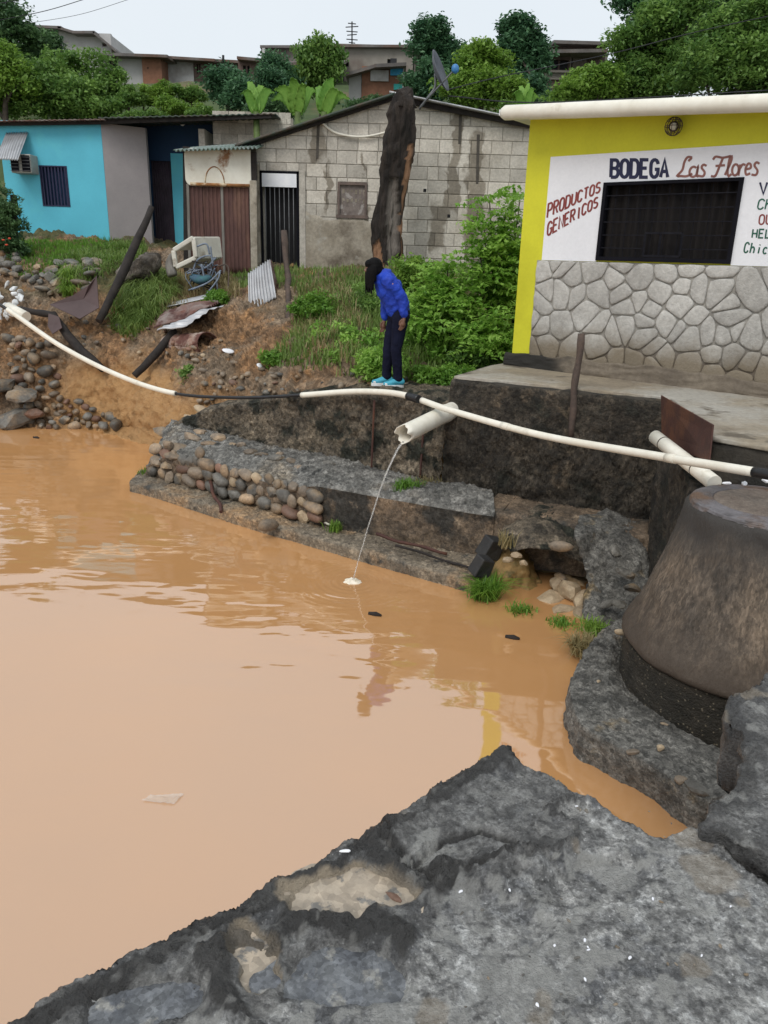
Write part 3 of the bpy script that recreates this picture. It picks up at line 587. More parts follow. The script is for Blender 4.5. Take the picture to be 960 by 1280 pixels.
# chips on the asphalt
def chips():
    for i, (px, py, s, nm, lb, mt) in enumerate([(431, 1064, .022, 'plastic_scrap', 'small white plastic scrap on the broken road edge', 'white_plastic'), (491, 1120, .03, 'brick_shard', 'small dark red shard lying in the muddy puddle', 'stone_red')]):
        if nm == 'brick_shard': o = rock('block', mt, G(px, py, -.012), (s, s*.45, s*.35), None, nm, (0, 0, -.7))
        else: o = rock('block', 'white', G(px, py, .035), (s*.75, s*.4, s*.4), None, nm, (0, 0, .1))
        tag(o, lb, 'scrap' if 'plastic' in nm else 'shard')
    for i in range(60):
        px, py = (rr(560, 940), rr(1010, 1270)) if i > 12 else (lambda q: (q, 955+(q-648)*.517+rr(12, 20)))(rr(690, 735)); 
        if px > 860 and py < 1110: continue
        if px < 760 and py < 1010+(740-px)*.1 and i > 12: continue
        s = rr(.0035, .008) if i > 5 else rr(.008, .013)
        tag(rock('block', 'stone_grey' if i % 3 else 'white', G(px, py, 0)+np.array([0, 0, .006]), (s, s*.8, s*.7), None, 'gravel_chip', (0, 0, rr(0, 3))), ('tiny grey' if i % 3 else 'tiny white')+' gravel chip loose on the broken asphalt', 'gravel', 'gravel chips on the asphalt')
mk('white', (.82, .82, .84), (.72, .73, .78), 5, .5, .05, fine=.04)
mk('white_plastic', (.80, .82, .86), (.7, .74, .8), 5, .4, .05, fine=.04)
chips()

# ================================================================== PLATFORM, MANHOLE, FOOTING
def noisy_prism(name, poly, z0, z1, mt, parent=None, amp=.02, res=.05, sc=3., label=None):
    bm = bmesh.new(); vs = [bm.verts.new((x, y, z1)) for x, y in poly]; f = bm.faces.new(vs)
    if f.normal.z < 0: f.normal_flip()
    r = bmesh.ops.extrude_face_region(bm, geom=[f]); nv = [g for g in r['geom'] if isinstance(g, bmesh.types.BMVert)]
    for v in nv: v.co.z = z0
    bmesh.ops.recalc_face_normals(bm, faces=bm.faces); bmesh.ops.triangulate(bm, faces=bm.faces)
    for it in range(9):
        es = [e for e in bm.edges if e.calc_length() > res*1.8]
        if not es: break
        bmesh.ops.subdivide_edges(bm, edges=es, cuts=1); bmesh.ops.triangulate(bm, faces=[q for q in bm.faces if len(q.verts) > 3])
    V = np.array([v.co[:] for v in bm.verts]); bm.normal_update(); Nn = np.array([v.normal[:] for v in bm.verts]); d = amp*fbm(V, sc, 4)+amp*.4*fbm(V, sc*5, 3)+jit(len(V), amp*.12); V = V+Nn*d[:, None]
    for v, c in zip(bm.verts, V): v.co = c
    for q in bm.faces: q.smooth = True
    me = bpy.data.meshes.new(name); bm.to_mesh(me); bm.free(); return link(name, me, mt, parent)
PLAT = [(.74, 8.61), (1.75, 8.10), (2.80, 7.55), (2.66, 6.6), (2.50, 5.78), (2.86, 5.44), (3.8, 4.9), (7.5, 2.8), (8.5, 5.6), (4.0, 8.4), (1.55, 9.95), (1.28, 9.62)]
pl = noisy_prism('platform', PLAT, .27, .30, MT['platform'], None, .006, .07, 2.); tag(pl, kind='structure')
def inset(P, d):
    P = np.array(P); c = P.mean(0); return [tuple(p+(c-p)/np.linalg.norm(c-p)*d) for p in P]
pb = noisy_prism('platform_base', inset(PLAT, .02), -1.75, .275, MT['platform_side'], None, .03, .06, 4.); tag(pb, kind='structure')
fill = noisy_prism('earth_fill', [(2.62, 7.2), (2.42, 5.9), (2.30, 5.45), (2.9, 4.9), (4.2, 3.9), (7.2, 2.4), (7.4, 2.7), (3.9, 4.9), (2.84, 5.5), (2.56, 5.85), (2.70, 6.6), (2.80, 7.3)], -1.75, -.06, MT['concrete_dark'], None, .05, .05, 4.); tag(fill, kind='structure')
MC = np.array([2.62, 5.05])
def lathe_noise(name, prof, n, mt, parent, amp, sc, c=MC):
    P = linres(prof, 60); th = np.linspace(0, 2*math.pi, n+1); Pg = np.stack([np.stack([c[0]+r*np.cos(th), c[1]+r*np.sin(th), np.full(n+1, z)], -1) for r, z in P])
    per = Pg.copy(); d = amp*fbm(per, sc, 4)+jit(per.shape[:2], .0022); d[:, -1] = d[:, 0]; rad = np.stack([np.cos(th), np.sin(th), 0*th], -1)[None]; return sheet(name, Pg+rad*d[..., None], mt, parent)
mh = empty('manhole', (MC[0], MC[1], -1.75), 'round tapered concrete manhole shaft left standing in the washed out road', 'manhole')
lathe_noise('cone', [(.0, .0), (.40, .002), (.475, -.012), (.50, -.04), (.52, -.16), (.60, -.45), (.70, -.75), (.81, -1.0), (.83, -1.06), (.80, -1.10), (.6, -1.12)], 120, MT['manhole'], mh, .03, 3.2)
lathe_noise('shaft', [(.72, -1.085), (.795, -1.10), (.80, -1.12), (.80, -1.5), (.82, -1.8)], 120, MT['manhole_low'], mh, .014, 9)
rim = lathe_noise('rim', [(.33, .006), (.34, .018), (.44, .016), (.478, .002), (.49, -.03)], 100, MT['manhole_rim'], mh, .004, 9)
lid = lathe_noise('lid', [(.0, .016), (.30, .016), (.335, .012), (.34, -.01)], 60, MT['lid'], mh, .006, 9)
# curved footing on the river side
def footing():
    root = empty('footing', (1.6, 4.6, -1.75), 'crumbling grey concrete footing curving round the foot of the manhole shaft', 'footing')
    inn = densify([(2.15, 5.68), (1.93, 5.45), (1.86, 5.2), (1.86, 4.85), (1.97, 4.56), (2.16, 4.33), (2.5, 4.22)], 120)
    out = densify([tuple(G(*q, -1.37)[:2]) for q in [(790, 770), (752, 790), (722, 838), (714, 872), (726, 905), (760, 928), (815, 958), (862, 990), (885, 1000), (935, 985)]], 120)
    rows = []
    for t in np.linspace(0, 1, 36): rows.append(np.c_[inn*(1-t)+out*t, np.full(120, -1.36-.06*sstep(.45, 0., t))])
    nn = pnorm(out); nn = np.where(((out-inn)*nn).sum(1, keepdims=True) < 0, -nn, nn)
    for t in np.linspace(.06, 1, 12): rows.append(np.c_[out+nn*(.02*math.sin(math.pi*t)-.03*t), np.full(120, -1.38*(1-t)-1.75*t)])
    P = np.array(rows); N = gnormals(P)
    if N[10, 60, 2] < 0: N = -N
    d = .03*fbm(P, 3, 3)+.03*np.abs(fbm(P, 8, 4))+.014*fbm(P, 22, 3)+jit(P.shape[:2], .004); sheet('slab', P+N*d[..., None], MT['footing'], root)
    for px, py, s, mt in [(825, 935, .05, 'stone_pale'), (748, 852, .03, 'stone_pale'), (790, 940, .05, 'stone'), (870, 985, .10, 'stone_grey'), (850, 975, .06, 'stone'), (830, 905, .03, 'stone_grey')]:
        rock('block', mt, G(px, py, -1.34), (s, s*.7, s*.6), root, 'stone', (0, .2, rr(0, 3)))
footing()
tag(rock('block', 'stone_pale', D(938, 958, 2.75), (.055, .04, .055), None, 'stone', (.3, .3, .4)), 'pale orange stone wedged between the footing and the asphalt chunk', 'stone')
tag(rock('cobble', 'stone_pale', G(776, 790, -1.18), (.06, .05, .05), None, 'stone', (0, 0, 0)), 'pale round stone resting in the rubble at the foot of the manhole', 'stone')
# undercut hollow: overhanging slab, concrete spill, clay and pale rocks
def hollow():
    root = empty('collapsed_footing', (1.6, 7.1, -1.75), 'cracked concrete slab overhanging a dark washed out hollow at the water', 'slab')
    top = [tuple(W(x, y, (1.0, 7.45), (2.2, 6.95))) for x, y in [(640, 660), (668, 652), (700, 662), (712, 672), (716, 692), (690, 690), (664, 686), (648, 682)]]
    def blob(name, px, Y, th, mt, amp=.03, res=.035):
        """outline at the distance Y of the wall foot, extruded back into the wall, then worn"""
        pts = [D(x, y, Y+dy) for x, y, dy in px]; bm = bmesh.new(); vs = [bm.verts.new(p) for p in pts]; f = bm.faces.new(vs); r = bmesh.ops.extrude_face_region(bm, geom=[f])
        for g in r['geom']:
            if isinstance(g, bmesh.types.BMVert): g.co += Vector((.3, 1, .05)).normalized()*th
        bmesh.ops.recalc_face_normals(bm, faces=bm.faces); bmesh.ops.triangulate(bm, faces=bm.faces)
        for it in range(8):
            es = [e for e in bm.edges if e.calc_length() > res*1.8]
            if not es: break
            bmesh.ops.subdivide_edges(bm, edges=es, cuts=1); bmesh.ops.triangulate(bm, faces=[q for q in bm.faces if len(q.verts) > 3])
        for _ in range(1): bmesh.ops.smooth_vert(bm, verts=bm.verts, factor=.5, use_axis_x=True, use_axis_y=True, use_axis_z=True)
        bm.normal_update(); V = np.array([v.co[:] for v in bm.verts]); Nn = np.array([v.normal[:] for v in bm.verts]); d = amp*fbm(V, 5, 4)+amp*.9*np.abs(fbm(V, 13, 3))+jit(len(V), .006); V = V+Nn*d[:, None]
        for v, c in zip(bm.verts, V): v.co = c
        for q in bm.faces: q.smooth = True
        me = bpy.data.meshes.new(name); bm.to_mesh(me); bm.free(); return link(name, me, mt, root)
    blob('overhang', [(622, 672, .3), (645, 658, .35), (668, 650, .35), (705, 658, .3), (740, 668, .25), (748, 705, -.05), (738, 716, -.05), (722, 702, -.1), (700, 691, -.1), (662, 685, -.1), (640, 692, .0)], 7.0, .5, MT['concrete_mid'], .02)
    blob('concrete_spill', [(718, 672, .2), (760, 662, .5), (800, 672, .5), (812, 715, .2), (800, 770, -.2), (795, 806, -.5), (762, 800, -.5), (742, 788, -.4), (728, 765, -.2), (738, 735, .1), (728, 702, .2)], 6.6, .6, MT['footing'], .045)
    blob('back_wall', [(630, 680, .4), (745, 680, .4), (750, 800, .2), (600, 800, .3), (608, 700, .4)], 7.25, .3, MT['hollow'], .05)
    blob('cream_soil', [(668, 760, .0), (690, 738, .25), (708, 722, .35), (735, 735, .25), (740, 765, .0), (738, 800, -.3), (665, 800, -.2)], 7.0, .4, MT['cream_soil'], .06)
    blob('clay', [(606, 702, .3), (640, 684, .3), (652, 704, .2), (664, 735, .1), (680, 765, -.1), (672, 800, -.1), (590, 800, 0), (596, 740, .1)], 7.0, .35, MT['clay_wet'], .07)
    for px, py, Y, s, mt in [(712, 740, 7.0, .24, 'stone_pale'), (690, 752, 6.9, .22, 'stone_pale'), (728, 752, 6.8, .2, 'stone_pale'), (704, 765, 6.7, .22, 'stone_pale'), (724, 770, 6.6, .17, 'stone_pale'), (698, 728, 7.1, .16, 'stone_pale'), (680, 768, 6.75, .12, 'stone'), (646, 694, 6.85, .07, 'stone_pale'), (654, 704, 6.85, .07, 'stone_pale'), (634, 700, 6.9, .07, 'stone_pale'), (700, 722, 7.1, .1, 'stone'), (740, 778, 6.5, .09, 'stone_pale')]:
        rock('block', mt, D(px, py, Y), (s, s*.8, s*.7), root, 'stone', (rr(-.5, .5), rr(-.5, .5), rr(0, 3)))
    rock('flat', 'stone', D(702, 683, 6.88), (.12, .09, .16), root, 'stone', (-.7, 0, -.2))
    for px, py, Y, s in [(770, 690, 6.9, .10), (750, 775, 6.2, .07), (765, 790, 6.0, .08), (775, 755, 6.3, .09), (758, 755, 6.35, .08), (745, 800, 5.9, .05), (790, 735, 6.4, .1), (780, 715, 6.6, .12)]:
        rock('block', 'stone_grey', D(px, py, Y), (s, s*.8, s*.8), root, 'stone', (rr(-.5, .5), rr(-.5, .5), rr(0, 3)))
mk('cream_soil', (.62, .44, .26), (.46, .30, .15), 6, .8, .6, 25, fine=.3)
mk('hollow', (.20, .145, .065), (.30, .21, .10), 5, .8, .6, 20)
mk('clay_wet', (.40, .235, .09), (.20, .14, .05), 5, .7, .6, 20, c3=(.09, .085, .03), s3=4, lo3=.52, hi3=.62)
hollow()
# black broken blocks by the end of the ledge
mk('black_block', (.022, .022, .023), (.035, .034, .033), 5, .55, .3)
for px, py, Y, s, lb in [(614, 684, 7.25, .11, 'upper black angular block standing at the corner of the ledge'), (603, 707, 7.0, .10, 'lower black angular block slumped at the corner of the ledge')]:
    o = MB().hexa([(-s, -s*.7, -s), (s*.8, -s*.8, -s), (s*.9, s*.7, -s), (-s, s*.8, -s), (-s*.7, -s*.7, s), (s*.9, -s*.6, s*.8), (s*.7, s*.7, s*.9), (-s*.8, s*.6, s)]).build('concrete_block', MT['black_block'], None, .012)
    o.location = [float(v) for v in D(px, py, Y)]; o.rotation_euler = (.2, .25, .5); tag(o, lb, 'block')

# ================================================================== PIPES, POSTS, PLATE
def pathpx(L_, n=60): return densify([D(x, y, Y) for x, y, Y in L_], n)
LINE = [(-230, 318, 16.2), (-120, 335, 13.6), (-40, 360, 12.3), (5, 384, 12.0), (75, 432, 11.8), (150, 470, 11.3), (220, 492, 10.9), (300, 497, 10.4), (376, 494, 9.78), (430, 490, 9.36), (465, 489.5, 9.06), (495, 492, 8.75), (520, 498, 8.45), (560, 512, 8.05), (640, 535, 7.35), (700, 549, 6.9), (780, 563, 6.2), (845, 574, 5.65), (942, 590, 5.0), (1000, 600, 4.7)]
full = densify([D(x, y, Y) for x, y, Y in LINE], 400); fx, _ = proj(full)
sup = empty('supply_pipe', full[200], 'long thin white plastic water pipe with black joints strung along the wall', 'pipe')
for nm, a, b, r, mt in [('white_section', 8, 221, .036, 'pvc'), ('black_hose', 219, 378, .022, 'black_plastic'), ('white_section', 376, 513, .036, 'pvc'), ('joint_sleeve', 508, 526, .046, 'black_plastic'), ('white_section', 524, 943, .034, 'pvc'), ('black_hose', 938, 1010, .037, 'black_plastic'), ('black_hose', -240, 20, .022, 'black_plastic')]:
    sel = full[(fx >= a) & (fx <= b)]; MB().tube(sel, r, 12).build(nm, MT[mt], sup)
for a in (840, 632):
    i = int(np.argmin(abs(fx-a))); MB().tube(full[i-1:i+2], .037, 12).build('coupling', MT['pvc'], sup)
dr = empty('drain_pipe', D(560, 518, 8.5), 'stubby wide white drain pipe sticking out of the wall and pouring water', 'pipe')
a, b = D(575, 508, 8.75), D(504, 543, 7.72); ax = Vector(b-a).normalized(); V = []; n = 28; u = ax.cross(Vector((0, 0, 1))).normalized(); v = u.cross(ax)
mb = MB(); rows = []
for rad, off, jag in [(.094, 0, 0), (.094, .5, 0), (.094, .93, 0), (.094, 1., 1), (.086, 1., 1), (.086, .85, 0), (.086, .3, 0)]:
    for j in range(n):
        t = 2*math.pi*j/n; q = Vector(a)+(Vector(b)-Vector(a))*off+(u*math.cos(t)+v*math.sin(t))*rad; q += ax*(jag*(.035*math.sin(3*t)+.02*math.sin(7*t+1))); V.append(q)
mb.add(V, [(i*n+j, i*n+(j+1) % n, (i+1)*n+(j+1) % n, (i+1)*n+j) for i in range(6) for j in range(n)], True); mb.build('tube', MT['pvc'], dr)
c1 = Vector(a)+(Vector(b)-Vector(a))*.30; MB().tube([c1-ax*.05, c1+ax*.05], .102, 28, False).build('collar', MT['pvc'], dr)
# falling water
def stream():
    M = bpy.data.materials.new('falling_water'); M.use_nodes = True; bb = M.node_tree.nodes['Principled BSDF']; bb.inputs['Base Color'].default_value = (.85, .82, .78, 1); bb.inputs['Roughness'].default_value = .12; bb.inputs['Transmission Weight'].default_value = .8; bb.inputs['IOR'].default_value = 1.33
    s0 = b+np.array([0, 0, -.075]); e0 = SPLASH.copy(); pts = []; rad = []
    for t in np.linspace(0, 1, 40):
        p = s0*(1-t)+e0*t; p[2] = s0[2]+(e0[2]-s0[2])*(t*.45+.55*t*t); p[:2] += .010*fbm(np.array([[t*9, 1, 0], [t*9, 5, 3]]), 1, 2); pts.append(p); rad.append((.013-.007*t)*(1+.25*float(fbm(np.array([[t*9, 3., 0]]), 1, 2)[0])))
    st = empty('water_stream', e0, 'thin clear stream of water falling from the white drain pipe', 'water'); MB().tube(pts, rad, 8, True, .6).build('stream', M, st)
    F_ = mat('foam', (.85, .78, .66), (.75, .66, .5), 20, .5, .4, 60); k = 26; V = []
    for rI, hI in [(.0, .02), (.03, .03), (.05, .018), (.08, .008), (.10, -.004)]:
        for j in range(k):
            t = 2*math.pi*j/k; f = 1+.4*float(fbm(np.array([[math.cos(t)*2, math.sin(t)*2, rI*30]]), 1.5, 2)[0]); V.append((e0[0]+rI*f*math.cos(t), e0[1]+rI*f*.8*math.sin(t), WZ+hI*f))
    MB().add(V, [(i*k+j, i*k+(j+1) % k, (i+1)*k+(j+1) % k, (i+1)*k+j) for i in range(4) for j in range(k)], True).build('splash', F_, st)
stream()
wp = empty('waste_pipe', D(890, 603, 5.2), 'cut white plastic pipe lying across the rim of the manhole', 'pipe'); q0, q1 = D(819, 546, 6.5), D(893, 604, 5.50)
MB().tube([q0, q0*.6+q1*.4, q1], .058, 20).build('tube', MT['pvc'], wp); qd = (q1-q0)
for t in (.16, .72): MB().tube([q0+qd*t, q0+qd*(t+.012)], .0595, 20).build('saw_mark', MT['iron'], wp)
for i, (px, py) in enumerate([(908, 606), (930, 606), (957, 603)]):
    tag(rock('block', 'white', D(px, py, 5.15)+np.array([0, 0, .01]), (.035, .025, .025), None, 'pipe_shard', (0, 0, i)), 'small white shard of plastic pipe on the manhole top', 'shard', 'white shards on the manhole')
pc = [D(826, 494, 7.25), D(891, 531, 5.70), D(886, 577, 5.62), D(827, 556, 7.15)]; nrm = Vector(pc[1]-pc[0]).cross(Vector(pc[3]-pc[0])).normalized()*.012
tag(MB().prism(pc, nrm).build('metal_plate', MT['rust'], None, .004), 'dark red rusty metal sheet leaning on the end of the platform', 'metal sheet')
def stick(name, pts, r, mt, label, cat, n=8, jit=.0, group=None):
    P = densify(pts, max(6, len(pts)*4)); P = P+jit*np.stack([fbm(P+i*9, 3, 2) for i in range(3)], 1); rad = r if hasattr(r, '__len__') else [r*(1+.12*math.sin(i*1.7)) for i in range(len(P))]
    if hasattr(r, '__len__'): rad = list(np.interp(np.linspace(0, 1, len(P)), np.linspace(0, 1, len(r)), r))
    return tag(MB().tube(P, rad, n).build(name, MT[mt], None), label, cat, group)
stick('iron_post', [D(727, 416, 8.0), D(720, 480, 7.95), D(713, 547, 7.9)], .036, 'iron', 'rusty iron post standing against the front of the platform', 'post', jit=.02)
for px, y0, y1, lb in [(468, 500, 592, 'taller thin rusty rebar standing against the wall below the person'), (529, 540, 598, 'shorter thin rusty rebar standing under the drain pipe')]:
    stick('rebar', [W(px, y0, W1[0], W1[1], .10), W(px-4, y1, W1[0], W1[1], .16)], .014, 'rust', lb, 'rebar', 6)
stick('stick', [D(470, 668, 7.9), D(500, 678, 7.75), D(560, 690, 7.55)], .018, 'rust', 'reddish branch lying along the ledge', 'branch', jit=.03)
stick('stick', [D(495, 682, 7.65), D(530, 692, 7.5), D(592, 712, 7.2)], .014, 'dark_timber', 'dark branch lying beside the reddish one on the ledge', 'branch', jit=.02)
stick('iron_rod', [D(262, 600, 9.6), D(266, 618, 9.3), D(274, 630, 9.05), D(276, 640, 8.9)], .022, 'rust', 'rusty bent iron bar hanging over the ledge at the cobbles', 'rod', jit=.02)
stick('iron_rod', [D(828, 656, 6.9), D(818, 710, 6.75)], .03, 'iron', 'short dark iron bar upright between the lower wall and the manhole', 'rod')
stick('twig', [G(397, 649, -1.42), G(414, 657, -1.42)], .012, 'pvc', 'short white stick lying on the ledge below the stream', 'twig')
# ================================================================== SHOP
BA, BB = G(645, 457, .3), G(960, 497, .3); BU = (BB-BA)[:2]; BU /= np.linalg.norm(BU); BN = np.array([BU[1], -BU[0]])   # BN points to the street
if BN[1] > 0: BN = -BN
def bw(s, z, n=0.): p = BA[:2]+BU*s+BN*n; return (p[0], p[1], z)
def bs(x, y, off=0.):
    p = W(x, y, BA, BB, off); return float((p[:2]-BA[:2])@BU), float(p[2])
mk('yellow', (.64, .62, .03), (.57, .55, .028), 1.5, .7, .08, 60, c3=(.50, .48, .02), s3=.9, lo3=.55, hi3=.75, fine=.04)
mk('sign_white', (.80, .80, .83), (.74, .745, .78), 1.6, .65, .06, 50, fine=.04)
mk('veneer', (.45, .435, .405), (.37, .355, .33), 5, .8, .6, 40, rnd=.10, c3=(.49, .475, .445), s3=1.5, fine=.2, zb=[(.85, .55, (.20, .165, .12), .45)])
mk('grout', (.33, .315, .285), (.26, .245, .22), 5, .85, .3, 40, zb=[(.85, .55, (.13, .105, .08), .45)])
mk('plinth', (.20, .165, .125), (.13, .105, .08), 2.5, .8, .5, 30, c3=(.03, .027, .022), s3=1.1, lo3=.54, hi3=.64, attr=[('grime', (.022, .020, .017))])
mk('window_black', (.006, .006, .009), (.010, .010, .014), 4, .85, .05, spec=.1, fine=.04)
mk('curtain', (.012, .009, .008), (.005, .004, .005), 6, .9, .1, stretch=(1, 1, .1), fine=.04)
mk('navy_paint', (.012, .014, .05), (.018, .02, .06), 8, .6, 0, fine=.04); mk('red_paint', (.20, .035, .032), (.24, .055, .045), 8, .6, 0, fine=.04); mk('brown_paint', (.21, .085, .07), (.27, .12, .10), 8, .6, 0, fine=.04); mk('green_paint', (.014, .085, .055), (.02, .11, .07), 8, .6, 0, fine=.04)
shop = empty('shop', (BA[0], BA[1], .3), 'yellow shop with white painted sign panel, barred window and stone clad base', 'shop')
_E0, _E1 = bs(632, 141, .33), bs(960, 128.5, .33)
def _ztop(v): s_ = float((np.array(v[:2])-BA[:2])@BU); return _E0[1]+(_E1[1]-_E0[1])*(s_-_E0[0])/(_E1[0]-_E0[0])-.015
def facade(S0, S1, Z0, Z1, holes, n, dep, fn):
    """sheet with real openings and reveals; fn(s, z, n) -> point"""
    ss = sorted({S0, S1, *[h[0] for h in holes], *[h[1] for h in holes]}); zs = sorted({Z0, Z1, *[h[2] for h in holes], *[h[3] for h in holes]}); mb = MB()
    for a, b in zip(ss[:-1], ss[1:]):
        for c, d in zip(zs[:-1], zs[1:]):
            if any(h[0] <= a and b <= h[1] and h[2] <= c and d <= h[3] for h in holes): continue
            mb.add([fn(a, c, n), fn(b, c, n), fn(b, d, n), fn(a, d, n)], [(0, 1, 2, 3)])
    for h in holes:
        a, b, c, d = h; q = [(a, c), (b, c), (b, d), (a, d)]
        for i in range(4): p0, p1 = q[i], q[(i+1) % 4]; mb.add([fn(*p0, n), fn(*p1, n), fn(*p1, n-dep), fn(*p0, n-dep)], [(0, 1, 2, 3)])
    q = [(S0, Z0), (S1, Z0), (S1, Z1), (S0, Z1)]
    for i in range(4): p0, p1 = q[i], q[(i+1) % 4]; mb.add([fn(*p0, n), fn(*p1, n), fn(*p1, n-dep), fn(*p0, n-dep)], [(0, 1, 2, 3)])
    return mb
SE = 6.0; win = (bs(756, 228)[0], bs(930, 228)[0], 1.565, 2.365); WS0, WS1 = win[0], win[1]
_wl = facade(-.07, SE, .30, 3.06, [win], 0., .2, bw)
_wl.v = [(v[0], v[1], v[2] if v[2] < 3 else None) for v in _wl.v]
_wl.v = [(v[0], v[1], v[2] if v[2] is not None else _ztop(v)) for v in _wl.v]; _wl.build('wall', MT['yellow'], shop)
MB().prism([bw(-.07, .3, -.2), bw(SE, .3, -.2), bw(SE, .3, -5), bw(-.07, .3, -5)], (0, 0, .01)).build('floor', MT['grout'], shop)
for s0 in (-.07, SE-.15): MB().hexa([bw(s0, .31, -.2), bw(s0+.15, .31, -.2), bw(s0+.15, .31, -5), bw(s0, .31, -5), bw(s0, 2.8, -.2), bw(s0+.15, 2.8, -.2), bw(s0+.15, 2.8, -5), bw(s0, 2.8, -5)]).build('side_wall', MT['yellow'], shop)
MB().hexa([bw(-.07, .31, -5), bw(SE, .31, -5), bw(SE, .31, -5.15), bw(-.07, .31, -5.15), bw(-.07, 2.8, -5), bw(SE, 2.8, -5), bw(SE, 2.8, -5.15), bw(-.07, 2.8, -5.15)]).build('back_wall', MT['yellow'], shop)
sgL = bs(684, 250)[0]; SG1 = 5.6
facade(sgL, SG1, 1.553, bs(800, 189)[1], [(win[0], win[1], 1.553, win[3])], .006, .004, bw).build('sign_panel', MT['sign_white'], shop)
e0, e1 = bs(632, 141, .33), bs(960, 128.5, .33); zf = lambda s: e0[1]+(e1[1]-e0[1])*(s-e0[0])/(e1[0]-e0[0])
roof = MB().hexa([bw(-.30, zf(-.3)-.02, .30), bw(SE+.3, zf(SE)-.02, .30), bw(SE+.3, zf(SE)-.15, -5.3), bw(-.30, zf(-.3)-.15, -5.3), bw(-.30, zf(-.3)+.04, .30), bw(SE+.3, zf(SE)+.04, .30), bw(SE+.3, zf(SE)-.08, -5.3), bw(-.30, zf(-.3)-.08, -5.3)]).build('roof', MT['sign_white'], shop)
ft = [Vector(bw(s, zf(s), .33)) for s in np.linspace(e0[0], SE, 12)]; fr = [.076]*12
MB().tube([ft[0]-(ft[1]-ft[0]).normalized()*.045]+ft, [.05]+fr, 22).build('roof_edge', MT['pvc'], shop)
MB().tube([ft[0]+(ft[1]-ft[0]).normalized()*.74, ft[0]+(ft[1]-ft[0]).normalized()*1.5], .0775, 22, False).build('edge_joint', MT['pvc'], shop)
# window
wn = empty('x', (0, 0, 0)); bpy.data.objects.remove(wn)
fw_ = .032; fr_ = MB(); a, b, c, d = win; DN = -.03
for q in [(a, b, c, c+fw_*1.3), (a, b, d-fw_, d), (a, a+fw_*1.2, c+fw_*1.3, d-fw_), (b-fw_*1.2, b, c+fw_*1.3, d-fw_)]:
    fr_.hexa([bw(q[0], q[2], .03), bw(q[1], q[2], .03), bw(q[1], q[2], DN), bw(q[0], q[2], DN), bw(q[0], q[3], .03), bw(q[1], q[3], .03), bw(q[1], q[3], DN), bw(q[0], q[3], DN)])
wfr = fr_.build('window', MT['window_black'], shop)
ln = MB()
for s0, z0, s1, z1 in [(a+.001, c, a+.012, d), (b-.012, c, b-.001, d), (a, d-.012, b, d-.001), (a, c+.001, b, c+.012)]: ln.hexa([bw(s0, z0, -.032), bw(s1, z0, -.032), bw(s1, z0, -.19), bw(s0, z0, -.19), bw(s0, z1, -.032), bw(s1, z1, -.032), bw(s1, z1, -.19), bw(s0, z1, -.19)])
ln.build('window_lining', MT['window_black'], wfr)
for k in range(1, 6):
    z = c+(d-c)*k/6.0; rng = [(a+.04, b-.04)] if k > 2 else [(a+.04, a+.50*(b-a)*.74), (a+.64*(b-a), b-.04)]
    for s0, s1 in rng: MB().bar(bw(s0, z, .005), bw(s1, z, .005), .010).build('bar', MT['bar_dark'] if 'bar_dark' in MT else mk('bar_dark', (.016, .016, .020), (.010, .010, .014), 5, .85, .05, spec=.1), wfr)
for k in range(1, 10):
    s = a+(b-a)*k/10; MB().bar(bw(s, c+.05, -.012), bw(s, d-.04, -.012), .006).build('bar', MT['bar_dark'], wfr)
h0, h1, hz = a+.37*(b-a), a+.64*(b-a), c+(d-c)*.36; hb = MB()
for s0, z0, s1, z1 in [(h0, c+.06, h1, c+.06), (h0, hz, h1, hz), (h0, c+.06, h0, hz), (h1, c+.06, h1, hz), ((h0+h1)/2-.03, c+.06, (h0+h1)/2-.03, hz)]: hb.bar(bw(s0, z0, .018), bw(s1, z1, .018), .02)
hb.build('hatch', MT['bar_dark'], wfr)
S_, Zc = np.meshgrid(np.linspace(a-.05, b+.05, 120), np.linspace(c-.05, d+.05, 4)); nn_ = -.12+.025*np.sin(S_*46+.8*np.sin(S_*9)); base = BA[:2]+S_[..., None]*BU+nn_[..., None]*BN
sheet('curtain', np.concatenate([base, Zc[..., None]], -1), MT['curtain'], wfr)
# stone veneer: every stone its own piece over recessed grout
DZ0, DZ1, DS0 = .42, 1.550, bs(668, 370)[0]
facade(DS0, SG1, DZ0, DZ1, [], .006, .005, bw).build('grout', MT['grout'], shop)
def clip(poly, nx, ny, c):
    out = []; k = len(poly)
    for i in range(k):
        p, q = poly[i], poly[(i+1) % k]; dp, dq = nx*p[0]+ny*p[1]-c, nx*q[0]+ny*q[1]-c
        if dp <= 0: out.append(p)
        if (dp < 0 < dq) or (dq < 0 < dp): t = dp/(dp-dq); out.append((p[0]+t*(q[0]-p[0]), p[1]+t*(q[1]-p[1])))
    return out
rs = np.random.default_rng(5); seeds = []
while len(seeds) < 125:
    q = (rs.uniform(DS0, SG1), rs.uniform(DZ0, DZ1)); m_ = rs.choice([.10, .17, .24, .28])
    if all(math.hypot(q[0]-p[0], q[1]-p[1]) > min(m_, p[2]) for p in seeds): seeds.append((*q, m_))
    tries_ = globals().get('tries_', 0)+1
    if tries_ > 30000: break
